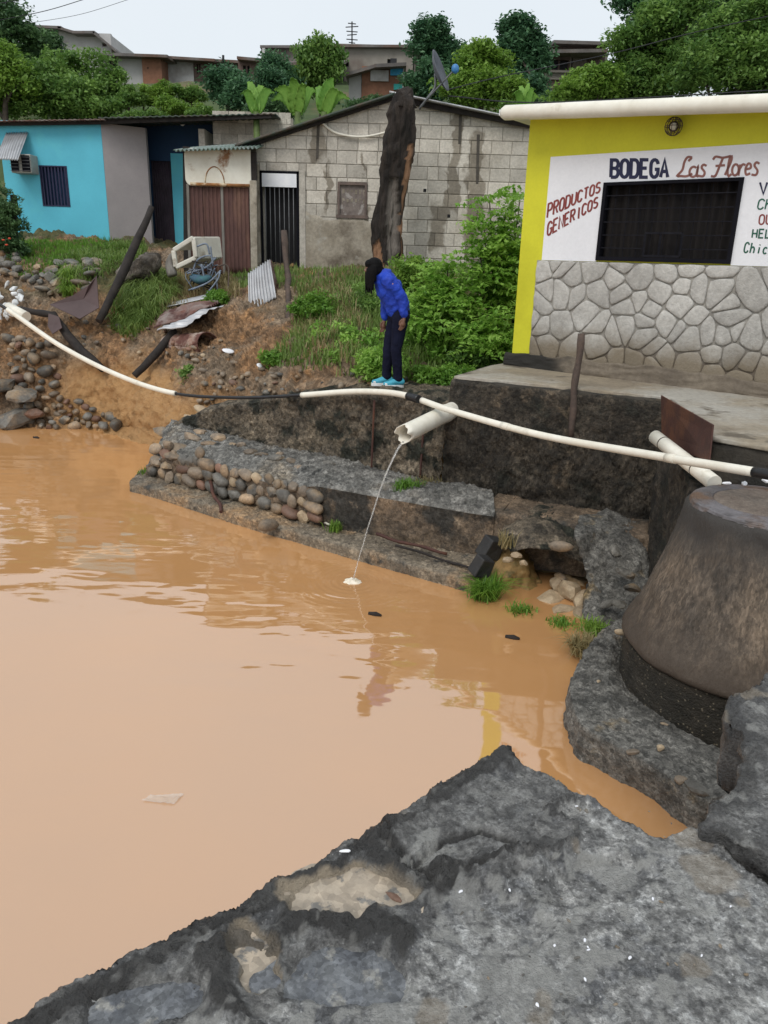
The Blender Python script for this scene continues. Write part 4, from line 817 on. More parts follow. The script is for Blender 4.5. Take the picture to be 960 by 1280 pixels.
for i, p in enumerate(seeds):
    poly = [(DS0, DZ0), (SG1, DZ0), (SG1, DZ1), (DS0, DZ1)]
    for j, q in enumerate(seeds):
        if i == j or math.hypot(q[0]-p[0], q[1]-p[1]) > .9: continue
        nx, ny = q[0]-p[0], q[1]-p[1]; L_ = math.hypot(nx, ny); nx /= L_; ny /= L_; poly = clip(poly, nx, ny, nx*(p[0]+q[0])/2+ny*(p[1]+q[1])/2-.0045+.10*(p[2]-q[2]))
        if len(poly) < 3: break
    if len(poly) < 3: continue
    P = np.array(poly); cen = P.mean(0)
    if abs(sum(P[k][0]*P[(k+1) % len(P)][1]-P[(k+1) % len(P)][0]*P[k][1] for k in range(len(P))))/2 < .003: continue
    # round the corners
    Q = []
    for k in range(len(P)):
        p0, p1, p2 = P[k-1], P[k], P[(k+1) % len(P)]; Q += [p1*.60+p0*.40, p1*.86+(p0+p2)*.07, p1*.60+p2*.40]
    Q = np.array(Q); k = len(Q); V = []; hh = rs.uniform(.014, .022); tl = rs.uniform(-.02, .02, 2)
    for f, n_ in [(1., .008), (.975, .008+hh*.75), (.90, .008+hh), (.55, .010+hh)]:
        for q in Q: r = cen+(q-cen)*f; V.append(bw(r[0], r[1], n_+float(tl@(r-cen))*.4*f))
    V.append(bw(cen[0], cen[1], .011+hh)); fc = [(r*k+j, r*k+(j+1) % k, (r+1)*k+(j+1) % k, (r+1)*k+j) for r in range(3) for j in range(k)]+[(3*k+j, 3*k+(j+1) % k, 4*k) for j in range(k)]
    MB().add(V, fc, True).build('stone', MT['veneer'], shop)
# plaster plinth with grime
S_, T_ = np.meshgrid(np.linspace(-.16, SG1, 200), np.linspace(0, 1, 14)); zz = .30+.17*T_+.10*fbm(np.stack([S_, T_*.2, 0*S_], -1), 2.5, 3)*T_; nn_ = .045-.015*T_**2+.012*fbm(np.stack([S_, T_, 0*S_], -1), 6, 3); nn_[-1] = .0
base = BA[:2]+S_[..., None]*BU+nn_[..., None]*BN; po_ = sheet('plinth', np.concatenate([base, zz[..., None]], -1), MT['plinth'], shop); fattr(po_.data, 'grime', sstep(.75, .45, S_+.25*fbm(np.stack([S_, zz*2, 0*S_], -1), 4, 3)).ravel())
# caged lamp
lp = empty('wall_lamp', W(842, 157, BA, BB), 'round wire caged lamp on the yellow wall above the sign', 'lamp'); lc = np.array(W(842, 158, BA, BB, .1)); mb = MB()
for k in range(6):
    t = math.pi*k/6; ring = [lc+.085*np.array([math.cos(t)*math.sin(u), math.sin(t)*math.sin(u), math.cos(u)]) for u in np.linspace(0, 2*math.pi, 21)]; mb.tube(ring, .0035, 5, False)
for zz_ in (-.05, 0, .05):
    r_ = math.sqrt(.085**2-zz_**2); mb.tube([lc+np.array([r_*math.cos(u), r_*math.sin(u), zz_]) for u in np.linspace(0, 2*math.pi, 21)], .0035, 5, False)
mb.build('cage', MT['iron'], lp); MB().tube([np.array(W(842, 158, BA, BB, .0)), np.array(W(842, 158, BA, BB, .03))], .05, 16).build('base', MT['iron'], lp); MB().ball(lc, .035, 12).build('bulb', MT['pvc'], lp); MB().tube([np.array(W(842, 158, BA, BB, .03)), lc], .018, 8).build('socket', MT['iron'], lp)

# ------------------------------------------------------------------ hand painted lettering on the panel
def arc(cx, cy, rx, ry, a0, a1, n=10): return [(cx+rx*math.cos(R(a0+(a1-a0)*i/n)), cy+ry*math.sin(R(a0+(a1-a0)*i/n))) for i in range(n+1)]
GL = {
 'B': [[(0, 0), (0, 1), (.6, 1)]+arc(.6, .76, .36, .24, 90, -90, 6)+[(0, .52)], [(.55, .52)]+arc(.6, .26, .40, .26, 90, -90, 6)+[(0, 0)]],
 'O': [arc(.5, .7, .5, .3, 0, 180, 8)+arc(.5, .3, .5, .3, 180, 360, 8)+[(1, .7)]], 'D': [[(0, 0), (0, 1), (.45, 1)]+arc(.5, .65, .5, .35, 80, 0, 5)+arc(.5, .35, .5, .35, 0, -80, 5)+[(.45, 0), (0, 0)]],
 'E': [[(1, 1), (0, 1), (0, 0), (1, 0)], [(0, .52), (.8, .52)]], 'G': [arc(.5, .7, .5, .3, 10, 180, 7)+arc(.5, .3, .5, .3, 180, 360, 7)+[(1, .45), (.55, .45)]],
 'A': [[(0, 0), (.5, 1), (1, 0)], [(.2, .33), (.8, .33)]], 'P': [[(0, 0), (0, 1), (.6, 1)]+arc(.6, .74, .4, .26, 90, -90, 7)+[(0, .48)]], 'R': [[(0, 0), (0, 1), (.6, 1)]+arc(.6, .76, .38, .24, 90, -90, 7)+[(0, .52)], [(.45, .52), (1, 0)]],
 'U': [[(0, 1)]+arc(.5, .3, .5, .3, 180, 360, 8)+[(1, 1)]], 'C': [arc(.5, .7, .5, .3, 15, 180, 7)+arc(.5, .3, .5, .3, 180, 345, 7)], 'T': [[(0, 1), (1, 1)], [(.5, 1), (.5, 0)]],
 'S': [arc(.5, .76, .46, .24, 20, 220, 7)+[(.5, .52)]+arc(.5, .25, .48, .25, 60, -160, 8)], 'N': [[(0, 0), (0, 1), (1, 0), (1, 1)]], 'I': [[(.5, 0), (.5, 1)]], 'V': [[(0, 1), (.45, 0), (1, 1)]], 'H': [[(0, 0), (0, 1)], [(1, 0), (1, 1)], [(0, .5), (1, .5)]], 'L': [[(0, 1), (0, 0), (1, 0)]],
 'h': [[(0, 0), (0, 1)], [(0, .35)]+arc(.45, .35, .45, .25, 180, 0, 6)+[(.9, 0)]], 'i': [[(.5, 0), (.5, .62)], [(.48, .82), (.52, .90)]], 'c': [arc(.5, .32, .48, .32, 40, 320, 9)],
 'sL': [[(.62, .80), (.80, .98), (.55, 1.0), (.38, .75), (.30, .35), (.02, .05), (.25, .04), (.6, .03), (.95, .16)]], 'sa': [arc(.42, .42, .40, .42, 50, 330, 9)+[(.86, .9), (.82, .1), (1.05, .1)]], 'ss': [[(.9, .85), (.55, .95), (.35, .72), (.75, .35), (.6, .05), (.1, .08)]],
 'sF': [[(.12, .82), (.25, .97), (.6, .92), (1.0, 1.0)], [(.62, .93), (.48, .5), (.32, .05), (.10, .04)], [(.28, .52), (.75, .56)]], 'sl': [[(.1, .05), (.65, .7), (.75, 1.0), (.5, .95), (.38, .3), (.55, .0), (.9, .1)]], 'so': [arc(.5, .5, .45, .48, 70, 430, 12)], 'sr': [[(.1, .0), (.25, .9)], [(.2, .55), (.55, .9), (.95, .85)]], 'se': [[(.12, .48), (.8, .6), (.75, .92), (.4, .95), (.12, .5), (.3, .06), (.85, .16)]]}
def ribbon(strokes, fpx, th, name, mt, off0=.0085, smooth=True):
    """strokes in glyph units -> flat painted strokes on the wall; fpx maps to pixel coordinates of the panel"""
    mb = MB()
    for si, st in enumerate(strokes):
        q = np.array([fpx(*p) for p in st], float); keep = [0]+[i for i in range(1, len(q)) if np.hypot(*(q[i]-q[i-1])) > .05]; q = q[keep]
        if len(q) > 2 and smooth: q = densify(q, len(q)*4)
        closed = np.hypot(*(q[0]-q[-1])) < .3
        L_, R_ = [], []
        for i in range(len(q)):
            a, b = (q[i-1] if i else (q[-2] if closed else q[0])), (q[i+1] if i < len(q)-1 else (q[1] if closed else q[-1])); d0 = q[i]-a; d1 = b-q[i]; d0 = d0/(np.hypot(*d0)+1e-9); d1 = d1/(np.hypot(*d1)+1e-9)
            t = d0+d1; t = t/(np.hypot(*t)+1e-9); nv = np.array([-t[1], t[0]]); c_ = max(.55, abs(nv@np.array([-d1[1], d1[0]])) if np.hypot(*d1) > 0 else 1); nv = nv*th/2/c_; L_.append(q[i]+nv); R_.append(q[i]-nv)
        V = [W(p[0], p[1], BA, BB, off0+.0004*si) for p in L_]+[W(p[0], p[1], BA, BB, off0+.0004*si) for p in R_]; k = len(q)
        mb.add(V, [(i, i+1, k+i+1, k+i) for i in range(k-1)])
    return mb.build(name, MT[mt], shop)
def word(chars, x0, y0, x1, y1, h0, h1, wfac, slant, th, name, mt, sm=False):
    k = len(chars)
    for i, ch in enumerate(chars):
        t = i/k; bxp = x0+(x1-x0)*t; byp = y0+(y1-y0)*t; h = h0+(h1-h0)*t; wl = (x1-x0)/k*wfac*(.45 if ch in 'I' else 1); sl2 = (y1-y0)/(x1-x0); o_ = (x1-x0)/k*.25 if ch == 'I' else 0
        ribbon(GL[ch], lambda u, v, bxp=bxp+o_, byp=byp, h=h, wl=wl: (bxp+u*wl+slant*h*v, byp+u*wl*sl2-h*v), th, 'letter', mt, smooth=sm)
word('BODEGA', 763.5, 221.5, 838, 221.5, 21.5, 22, .72, .04, 4.3, 'BODEGA', 'navy_paint')
word('PRODUCTOS', 684, 272, 752, 238.5, 17, 12, .68, .10, 2.3, 'P', 'red_paint'); word('GENERICOS', 684, 295, 749, 257, 16.5, 12, .68, .08, 2.3, 'G', 'red_paint')
for g, x0, x1, yt, yb in [('sL', 846, 866, 196.5, 221), ('sa', 861, 873, 206, 221), ('ss', 872, 883, 205, 221), ('sF', 886, 911, 195, 221), ('sl', 905, 915, 196, 220), ('so', 914, 923, 205, 219.5), ('sr', 922, 931, 204, 219.5), ('se', 930, 939, 204, 219), ('ss', 938, 949, 202, 219.5)]:
    ribbon(GL[g], lambda u, v: (x0+u*(x1-x0)+.10*(yb-yt)*v, yb-v*(yb-yt)), 2.9, 'letter', 'brown_paint')
word('VA', 950, 242.5, 976, 242.5, 14.5, 14.5, .7, .0, 2.6, 'V', 'navy_paint'); word('Ch', 946.5, 261.5, 966, 261.5, 12.5, 12.5, .72, .22, 1.9, 'C', 'green_paint'); word('OU', 948.5, 280.5, 966, 280, 12, 12, .7, .12, 1.9, 'O', 'red_paint')
word('HEL', 940, 297, 965, 297.5, 10.5, 10.5, .66, .14, 1.9, 'H', 'green_paint'); word('Chich', 929.5, 315.5, 969, 318, 12.5, 12, .62, .22, 1.9, 'C', 'green_paint')
# ================================================================== HOUSES ACROSS THE WATER
mk('block_grey', (.57, .53, .465), (.46, .425, .37), 4, .9, .45, 40, rnd=.22, c3=(.36, .32, .265), s3=.9, lo3=.52, hi3=.68)
mk('mortar_joint', (.40, .37, .32), (.30, .275, .235), 4, .9, .3, 40)
mk('stain', (.085, .075, .062), (.06, .052, .044), 4, .8, .3, 40)
mk('render', (.38, .34, .28), (.26, .225, .175), 2.2, .9, .4, 30, c3=(.13, .105, .08), s3=1.7, lo3=.52, hi3=.66, c4=(.36, .335, .29), s4=3)
mk('roof_green', (.03, .055, .04), (.045, .05, .04), 3, .6, .2, 30, c3=(.07, .05, .035), s3=2)
mk('zinc', (.50, .51, .53), (.36, .36, .37), 3, .45, .15, 30, metal=.45, c3=(.22, .12, .07), s3=1.5, lo3=.62, hi3=.72, fine=.04)
mk('zinc_rust', (.13, .05, .035), (.22, .18, .165), 3, .7, .25, 30, c3=(.07, .025, .02), s3=2.5, lo3=.5, hi3=.6)
mk('cyan', (.11, .50, .64), (.095, .44, .57), 1.1, .75, .08, 50, c3=(.12, .52, .60), s3=.6, fine=.04)
mk('navy_shade', (.012, .045, .11), (.010, .035, .085), 1.5, .75, .1, 40, fine=.04)  # navy with the porch roof's shade mixed into the colour; curtain shares it
mk('grey_wall', (.40, .36, .36), (.34, .31, .31), 1.2, .85, .1, 40, fine=.04)
mk('white_enamel', (.72, .70, .62), (.62, .59, .50), 2.5, .45, .08, 30, c3=(.26, .12, .045), s3=2.2, lo3=.60, hi3=.70, fine=.04)
mk('brown_sheet', (.115, .055, .045), (.085, .042, .037), 3, .7, .15, 40, stretch=(1, 1, .3), c3=(.16, .085, .06), s3=2)
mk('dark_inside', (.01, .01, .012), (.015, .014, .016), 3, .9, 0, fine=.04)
mk('steel_bar', (.16, .165, .175), (.11, .115, .12), 6, .5, .05, metal=.3)
mk('ac_body', (.42, .42, .38), (.33, .32, .29), 5, .6, .1, fine=.04); mk('blue_plastic', (.05, .20, .45), (.04, .15, .36), 4, .45, .05)
HY = 17.0
def hp(x, y, Y=HY): return D(x, y, Y)
def fxz(Y): return lambda s, z, n: (s, Y-n, z)
# ------------------------------------------------------------------ unplastered block house
XL, XR, ZB = hp(321, 250)[0], 3.9, .75
eL, rg, eR = hp(318, 178), hp(490, 122), hp(662, 156)
def rz(x): return min(eL[2]+(x-eL[0])*(rg[2]-eL[2])/(rg[0]-eL[0]), rg[2]+(x-rg[0])*(eR[2]-rg[2])/(eR[0]-rg[0]))-.05
bh = empty('block_house', (.2, HY, ZB), 'unplastered grey block house with low gable roof behind the burnt stump', 'house')
dr_ = (hp(325, 240)[0], hp(374, 240)[0], ZB, hp(345, 214)[2]); wd_ = (hp(422, 250)[0], hp(458.5, 250)[0], hp(440, 269)[2], hp(440, 228)[2])
roofpoly = lambda y: [(XL, y, ZB), (XR, y, ZB), (XR, y, rz(XR)), (rg[0], y, rz(rg[0])), (XL, y, rz(XL))]
# core wall behind the blocks with openings
fc = facade(XL, XR, ZB, rz(XL), [dr_, wd_], 0., .16, fxz(HY+.02)); fc.add([(XL, HY+.02, rz(XL)), (XR, HY+.02, rz(XL)), (XR, HY+.02, rz(XR)), (rg[0], HY+.02, rz(rg[0]))], [(0, 1, 2, 3)]); fc.build('wall', MT['mortar_joint'], bh)
MB().box((XL, HY+.18, ZB), (XL+.15, HY+7, rz(XL)-.02)).build('side_wall', MT['block_grey'], bh); MB().box((XR-.15, HY+.18, ZB), (XR, HY+7, rz(XR)-.02)).build('side_wall', MT['block_grey'], bh)
MB().prism([(x, HY+7.0, z) for x, _, z in roofpoly(0)], (0, .15, 0)).build('back_wall', MT['block_grey'], bh)
STAINS = [(hp(398, 150)[0], hp(398, 150)[2], hp(398, 205)[2], .17), (hp(575, 140)[0], hp(575, 130)[2], hp(575, 260)[2], .17), (hp(598, 170)[0], hp(598, 170)[2], hp(598, 340)[2], .20), (hp(452, 270)[0], hp(452, 270)[2], hp(452, 300)[2], .18), (hp(408, 230)[0], hp(408, 215)[2], hp(408, 262)[2], .09), (hp(452, 215)[0], hp(452, 196)[2], hp(452, 226)[2], .05), (hp(566, 235)[0], hp(566, 215)[2], hp(566, 270)[2], .20), (hp(548, 300)[0], hp(548, 255)[2], hp(548, 310)[2], .25)]
def stain_nodes(M, amount):
    """damp streaks running down from the roof: fixed places on the wall"""
    t = M.node_tree; N = t.nodes; L = t.links; b = N['Principled BSDF']; g = N.new('ShaderNodeNewGeometry'); sx = N.new('ShaderNodeSeparateXYZ'); L.new(g.outputs['Position'], sx.inputs[0])
    no = N.new('ShaderNodeTexNoise'); no.inputs['Scale'].default_value = 2.6; no.inputs['Detail'].default_value = 5; L.new(g.outputs['Position'], no.inputs[0])
    def mth(op, a, c): 
        m_ = N.new('ShaderNodeMath'); m_.operation = op; m_.use_clamp = op == 'SUBTRACT_C'
        for s, v in zip(m_.inputs, (a, c)):
            if isinstance(v, (int, float)): s.default_value = float(v)
            else: L.new(v, s)
        return m_.outputs[0]
    nz = mth('MULTIPLY', mth('SUBTRACT', no.outputs[0], .5), .55); xw = mth('ADD', sx.outputs[0], nz); zw = mth('ADD', sx.outputs[2], mth('MULTIPLY', nz, 2.)); tot = None
    for cx, z1, z0, wd in STAINS:
        a = N.new('ShaderNodeMapRange'); a.inputs[1].default_value = wd*.75; a.inputs[2].default_value = wd*.55; L.new(mth('ABSOLUTE', mth('SUBTRACT', xw, float(cx)), 0), a.inputs[0])
        c = N.new('ShaderNodeMapRange'); c.inputs[1].default_value = float(z0)-.08; c.inputs[2].default_value = float(z0)+.08; L.new(zw, c.inputs[0]); e = N.new('ShaderNodeMapRange'); e.inputs[1].default_value = float(z1)+.15; e.inputs[2].default_value = float(z1)+.02; L.new(zw, e.inputs[0])
        v = mth('MULTIPLY', mth('MULTIPLY', a.outputs[0], c.outputs[0]), e.outputs[0]); tot = v if tot is None else mth('MAXIMUM', tot, v)
    lk = b.inputs['Base Color'].links[0]; src = lk.from_socket; x = N.new('ShaderNodeMix'); x.data_type = 'RGBA'; x.blend_type = 'MULTIPLY'; x.inputs[7].default_value = (.50, .475, .44, 1)
    L.new(mth('MULTIPLY', tot, amount), x.inputs[0]); L.new(src, x.inputs[6]); L.new(x.outputs[2], b.inputs['Base Color'])
stain_nodes(MT['block_grey'], 1.); stain_nodes(MT['mortar_joint'], 1.)
CHH, CL = .253, .41; ic = 0; z = ZB
def rsub(rects, h):
    out = []
    for a, b, c, d in rects:
        if b <= h[0] or a >= h[1] or d <= h[2] or c >= h[3]: out.append((a, b, c, d)); continue
        if a < h[0]: out.append((a, h[0], c, d))
        if b > h[1]: out.append((h[1], b, c, d))
        a2, b2 = max(a, h[0]), min(b, h[1])
        if c < h[2]: out.append((a2, b2, c, h[2]))
        if d > h[3]: out.append((a2, b2, h[3], d))
    return out
BLK = {}
def zl1(x): return eL[2]+(x-eL[0])*(rg[2]-eL[2])/(rg[0]-eL[0])-.05
sl1 = (rg[2]-eL[2])/(rg[0]-eL[0]); sl2_ = (eR[2]-rg[2])/(eR[0]-rg[0])
while z < rg[2]:
    x = XL-(CL/2 if ic % 2 else 0)
    while x < XR:
        lw = CL if random.random() > .12 else CL*.55
        for a, b, c, d in rsub([(max(x, XL), min(x+lw, XR), z, z+CHH)], dr_):
            for a, b, c, d in rsub([(a, b, c, d)], wd_):
                a2, b2, c2, d2 = a+.006, b-.006, c+.006, d-.006
                if b2-a2 < .04 or d2-c2 < .03 or c2 < 1.12: continue
                poly = clip(clip([(a2, c2), (b2, c2), (b2, d2), (a2, d2)], -sl1, 1, eL[2]-.05-sl1*eL[0]), -sl2_, 1, rg[2]-.05-sl2_*rg[0])
                if len(poly) < 3: continue
                cx, cz = (a2+b2)/2, (c2+d2)/2; full_ = len(poly) == 4 and abs(poly[2][1]-d2) < 1e-6 and abs(poly[3][1]-d2) < 1e-6; key = (round(b2-a2, 3), round(d2-c2, 3)) if full_ else None
                if key in BLK: me = BLK[key]
                else:
                    k = len(poly); V = [(p[0]-cx, 0, p[1]-cz) for p in poly]+[(p[0]-cx, -.012, p[1]-cz) for p in poly]+[((p[0]-cx)*(1-.008/max(abs(p[0]-cx), .02)), -.018, (p[1]-cz)*(1-.008/max(abs(p[1]-cz), .02))) for p in poly]
                    me = MB().add(V, [(i, (i+1) % k, k+(i+1) % k, k+i) for i in range(k)]+[(k+i, k+(i+1) % k, 2*k+(i+1) % k, 2*k+i) for i in range(k)]+[tuple(2*k+i for i in range(k))]).mesh('block'); me.materials.append(MT['block_grey'])
                    if key: BLK[key] = me
                o = bpy.data.objects.new('block', me); COL.objects.link(o); o.parent = bh; o.location = (cx-bh.location.x, HY+.02-bh.location.y+rr(-.002, .003), cz-bh.location.z)
        x += lw
    z += CHH; ic += 1
# lower plaster left on the wall
def rend():
    xs = np.linspace(dr_[1]+.02, hp(478, 300)[0], 80); T = np.linspace(0, 1, 30); X, T_ = np.meshgrid(xs, T); top = np.interp(X, [xs[0], hp(400, 0+275)[0], hp(440, 275)[0], xs[-1]], [hp(380, 262)[2], hp(400, 268)[2], hp(440, 272)[2], hp(475, 276)[2]])+.16*fbm(np.stack([X, 0*X, 0*X], -1), 3, 3)
    Z = ZB+(top-ZB)*T_; Yv = HY-.014-.010*fbm(np.stack([X, 0*X, Z], -1), 4, 3); Yv[-1] = HY+.015; sheet('plaster', np.stack([X, Yv, Z], -1), MT['render'], bh)
rend()
MB().box((XL-.13, HY-.10, ZB), (dr_[0]-.0, HY+.02, dr_[3]+.12)).build('door_post', MT['render'], bh, .015)
MB().box((dr_[1], HY-.03, ZB), (dr_[1]+.13, HY+.018, dr_[3]+.02)).build('door_post', MT['block_grey'], bh, .01)
# door with bars and a white sheet over it
dz = hp(345, 334)[2]
dg = MB(); Yd = HY-.01
for s0, z0, s1, z1 in [(dr_[0]+.03, ZB+.2, dr_[0]+.03, dr_[3]), (dr_[1]-.03, ZB+.2, dr_[1]-.03, dr_[3]), (dr_[0], dr_[3]-.02, dr_[1], dr_[3]-.02), (dr_[0]+.04, dz, dr_[1]-.04, dz)]: dg.bar((s0, Yd, z0), (s1, Yd, z1), .045)
door = dg.build('door', MT['window_black'], bh); zs_ = hp(350, 234)[2]
MB().box((dr_[0]+.05, Yd-.03, zs_), (dr_[1]-.05, Yd-.02, dr_[3]-.045)).build('panel', MT['white'], door)
for k in range(7): s = dr_[0]+.11+k*(dr_[1]-dr_[0]-.2)/6.3; MB().tube([(s, Yd, dz), (s, Yd, zs_)], .010, 6).build('bar', MT['steel_bar'], door)
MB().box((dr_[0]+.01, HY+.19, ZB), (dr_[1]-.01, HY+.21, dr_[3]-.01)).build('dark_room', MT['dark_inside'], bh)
MB().box((dr_[0]-.05, HY-.16, ZB), (dr_[1]+.05, HY+.02, hp(345, 339)[2])).build('step', MT['render'], bh)
# boarded window
wf = MB()
for q in [(wd_[0], wd_[1], wd_[3]-.05, wd_[3]), (wd_[0]-.03, wd_[1]+.03, wd_[2]-.06, wd_[2]), (wd_[0], wd_[0]+.045, wd_[2], wd_[3]-.05), (wd_[1]-.045, wd_[1], wd_[2], wd_[3]-.05)]: wf.box((q[0], HY-.03, q[2]), (q[1], HY+.06, q[3]))
wfo = wf.build('window_frame', MT['rust_frame'] if 'rust_frame' in MT else mk('rust_frame', (.17, .125, .105), (.11, .085, .075), 4, .8, .2), bh); MB().box((wd_[0]+.045, HY+.02, wd_[2]), (wd_[1]-.045, HY+.05, wd_[3]-.05)).build('shutter', mk('shutter', (.22, .185, .165), (.14, .115, .105), 5, .85, .2, c3=(.34, .31, .29), s3=6, lo3=.55, hi3=.62), wfo)
# chalk writing traces on the shutter: short pale strokes
ck = MB()
for i in range(12):
    sx_ = wd_[0]+.10+(i % 6)*.085; sz = wd_[2]+(.40 if i < 6 else .23)+rr(-.01, .01); ck.box((sx_, HY+.014, sz), (sx_+.012, HY+.019, sz+.09)); ck.box((sx_+.012, HY+.014, sz+rr(0, .07)), (sx_+.045, HY+.019, sz+.085))
ck.build('chalk_marks', MT['render'], wfo)['kind'] = 'stuff'
# vents and holes in the right part, one missing block
for px, py in [(531, 238), (561, 270)]: p = hp(px, py); MB().box((p[0]-.03, HY-.0045, p[2]-.03), (p[0]+.03, HY+.01, p[2]+.03)).build('hole', MT['dark_inside'], bh)
# roof
def corr(name, c, nu, nv, amp, waves, mt, parent=None, along='u', thick=.006, bend=0., wob=0.):
    """corrugated sheet through four corners c00,c10,c11,c01"""
    c = [np.array(p, float) for p in c]; U, V_ = np.meshgrid(np.linspace(0, 1, nu), np.linspace(0, 1, nv)); P = ((1-U)*(1-V_))[..., None]*c[0]+(U*(1-V_))[..., None]*c[1]+(U*V_)[..., None]*c[2]+((1-U)*V_)[..., None]*c[3]
    n = np.cross(c[1]-c[0], c[3]-c[0]); n /= np.linalg.norm(n); t = U if along == 'u' else V_; P = P+n*(amp*np.sin(2*math.pi*waves*t)+bend*np.sin(math.pi*U)*np.sin(math.pi*V_)+(wob*fbm(P, 2.5, 3) if wob else 0))[..., None]
    o = sheet(name, P, mt, parent); s = o.modifiers.new('solid', 'SOLIDIFY'); s.thickness = thick; return o
oh = .28
corr('roof_sheet', [(eL[0]-.35, HY-oh, zl1(eL[0]-.35)+.08), (rg[0]+.05, HY-oh, rg[2]+.05), (rg[0]+.05, HY+7.3, rg[2]+.05), (eL[0]-.35, HY+7.3, zl1(eL[0]-.35)+.08)], 40, 90, .02, 44, MT['roof_green'], bh, 'v', .045)
corr('roof_sheet', [(rg[0]-.05, HY-oh, rg[2]+.07), (XR+.3, HY-oh, rg[2]+sl2_*(XR+.3-rg[0])+.03), (XR+.3, HY+7.3, rg[2]+sl2_*(XR+.3-rg[0])+.03), (rg[0]-.05, HY+7.3, rg[2]+.07)], 40, 90, .015, 44, MT['zinc'], bh, 'v', .03)
for s0, s1, sg in [(eL[0]-.3, rg[0], 1), (rg[0], XR+.2, -1)]: MB().bar((s0, HY-.1, (zl1(s0) if sg > 0 else rg[2]-.05)+.02), (s1, HY-.1, (rg[2]-.03 if sg > 0 else rg[2]-.03+sl2_*(s1-rg[0]))), .06, .09).build('purlin', MT['dark_timber'], bh)
for px, py in [(398, 168), (576, 150), (598, 190)]:
    p0, p1 = hp(px, py-14 if px != 598 else 168), hp(px-2, py+30 if px != 598 else 230); MB().add([(p0[0]-.03, HY-.004, p0[2]), (p0[0]+.03, HY-.004, p0[2]), (p1[0]+.03, HY-.004, p1[2]), (p1[0]-.02, HY-.004, p1[2]), (p0[0]-.03, HY+.01, p0[2]), (p0[0]+.03, HY+.01, p0[2]), (p1[0]+.03, HY+.01, p1[2]), (p1[0]-.02, HY+.01, p1[2])], [(0, 1, 2, 3), (0, 4, 5, 1), (3, 2, 6, 7), (0, 3, 7, 4), (1, 5, 6, 2)]).build('tar_streak', MT['stain'], bh)
MB().tube(densify([hp(402, 153, HY-.05), hp(420, 166, HY-.06), hp(450, 171, HY-.06), hp(480, 166, HY-.06), hp(490, 160, HY-.05)], 30), .022, 8).build('cable', MT['pvc'], bh)
# satellite dish on the gable
sd = empty('satellite_dish', hp(533, 130, 16.8), 'dark satellite dish on a bent arm above the burnt stump', 'satellite dish'); dc = hp(544, 92, 16.7); mb = MB(); ax_ = Vector((.80, -.30, .36)).normalized(); u_ = ax_.cross(Vector((0, 0, 1))).normalized(); v_ = u_.cross(ax_); V = []; n = 28
for r_ in (0.001, .12, .24, .36):
    for j in range(n): t = 2*math.pi*j/n; V.append(Vector(dc)+(u_*math.cos(t)*.85+v_*math.sin(t)*1.08)*r_+ax_*(r_*r_*.9))
mb.add(V, [(i*n+j, i*n+(j+1) % n, (i+1)*n+(j+1) % n, (i+1)*n+j) for i in range(3) for j in range(n)], True); ds = mb.build('dish', mk('dish_grey', (.10, .11, .13), (.075, .08, .095), 4, .5, .05), sd); s = ds.modifiers.new('s', 'SOLIDIFY'); s.thickness = .012
lnb = hp(569, 86, 16.4)
MB().tube(densify([hp(524, 136, 16.8), hp(538, 118, 16.7), hp(544, 108, 16.7), np.array(dc)], 14), .026, 8).build('mast', MT['steel_bar'], sd); MB().tube(densify([hp(527, 132, 16.8), hp(545, 112, 16.5), lnb], 12), .016, 8).build('arm', MT['steel_bar'], sd); MB().ball(lnb, (.075, .06, .085), 12).build('receiver', MT['blue_plastic'], sd)

# ------------------------------------------------------------------ lean-to shed
SY = 16.6
sh = empty('lean_to_shed', (hp(275, 335, SY)[0], SY, 1.2), 'lean-to of brown metal sheets and a rusty white panel beside the block house', 'shed'); zb = hp(275, 336, SY)[2]
for i, (x0, x1, yo) in enumerate([(238, 256, .0), (255.5, 278, .02), (280, 313, .0)]):
    a, b = hp(x0, 300, SY), hp(x1, 300, SY); corr('sheet', [(a[0], SY+yo, zb-.1), (b[0], SY+yo, zb-.1), (b[0], SY+yo, hp(x1, 226, SY)[2]), (a[0], SY+yo, hp(x0, 226, SY)[2])], 40, 12, .012, (x1-x0)/5., MT['brown_sheet'], sh, 'u', .004, 0, .02)
MB().bar((hp(279, 300, SY)[0], SY-.015, zb-.1), (hp(277.5, 232, SY)[0], SY-.015, hp(278, 230, SY)[2]), .05, .03).build('post', MT['grey_wood'], sh); MB().bar((hp(236, 300, SY)[0], SY-.01, zb-.1), (hp(235, 232, SY)[0], SY-.01, hp(236, 230, SY)[2]), .05, .05).build('post', MT['grey_wood'], sh)
MB().bar((hp(231, 300, SY)[0], SY+.06, zb-.1), (hp(232, 182, SY)[0], SY+.06, hp(232, 183, SY)[2]), .12, .10).build('post', MT['dark_timber'], sh); MB().bar((hp(317, 250, SY)[0], SY-.0, zb+.0), (hp(317, 182, SY)[0], SY-.0, hp(317, 190, SY)[2]), .10, .09).build('post', MT['dark_timber'], sh)
MB().bar((hp(316.5, 300, SY)[0]+.02, SY-.06, zb-.2), (hp(316.5, 232, SY)[0]+.02, SY-.06, hp(316, 226, SY)[2]), .14, .10).build('post', MT['render'], sh, .015)
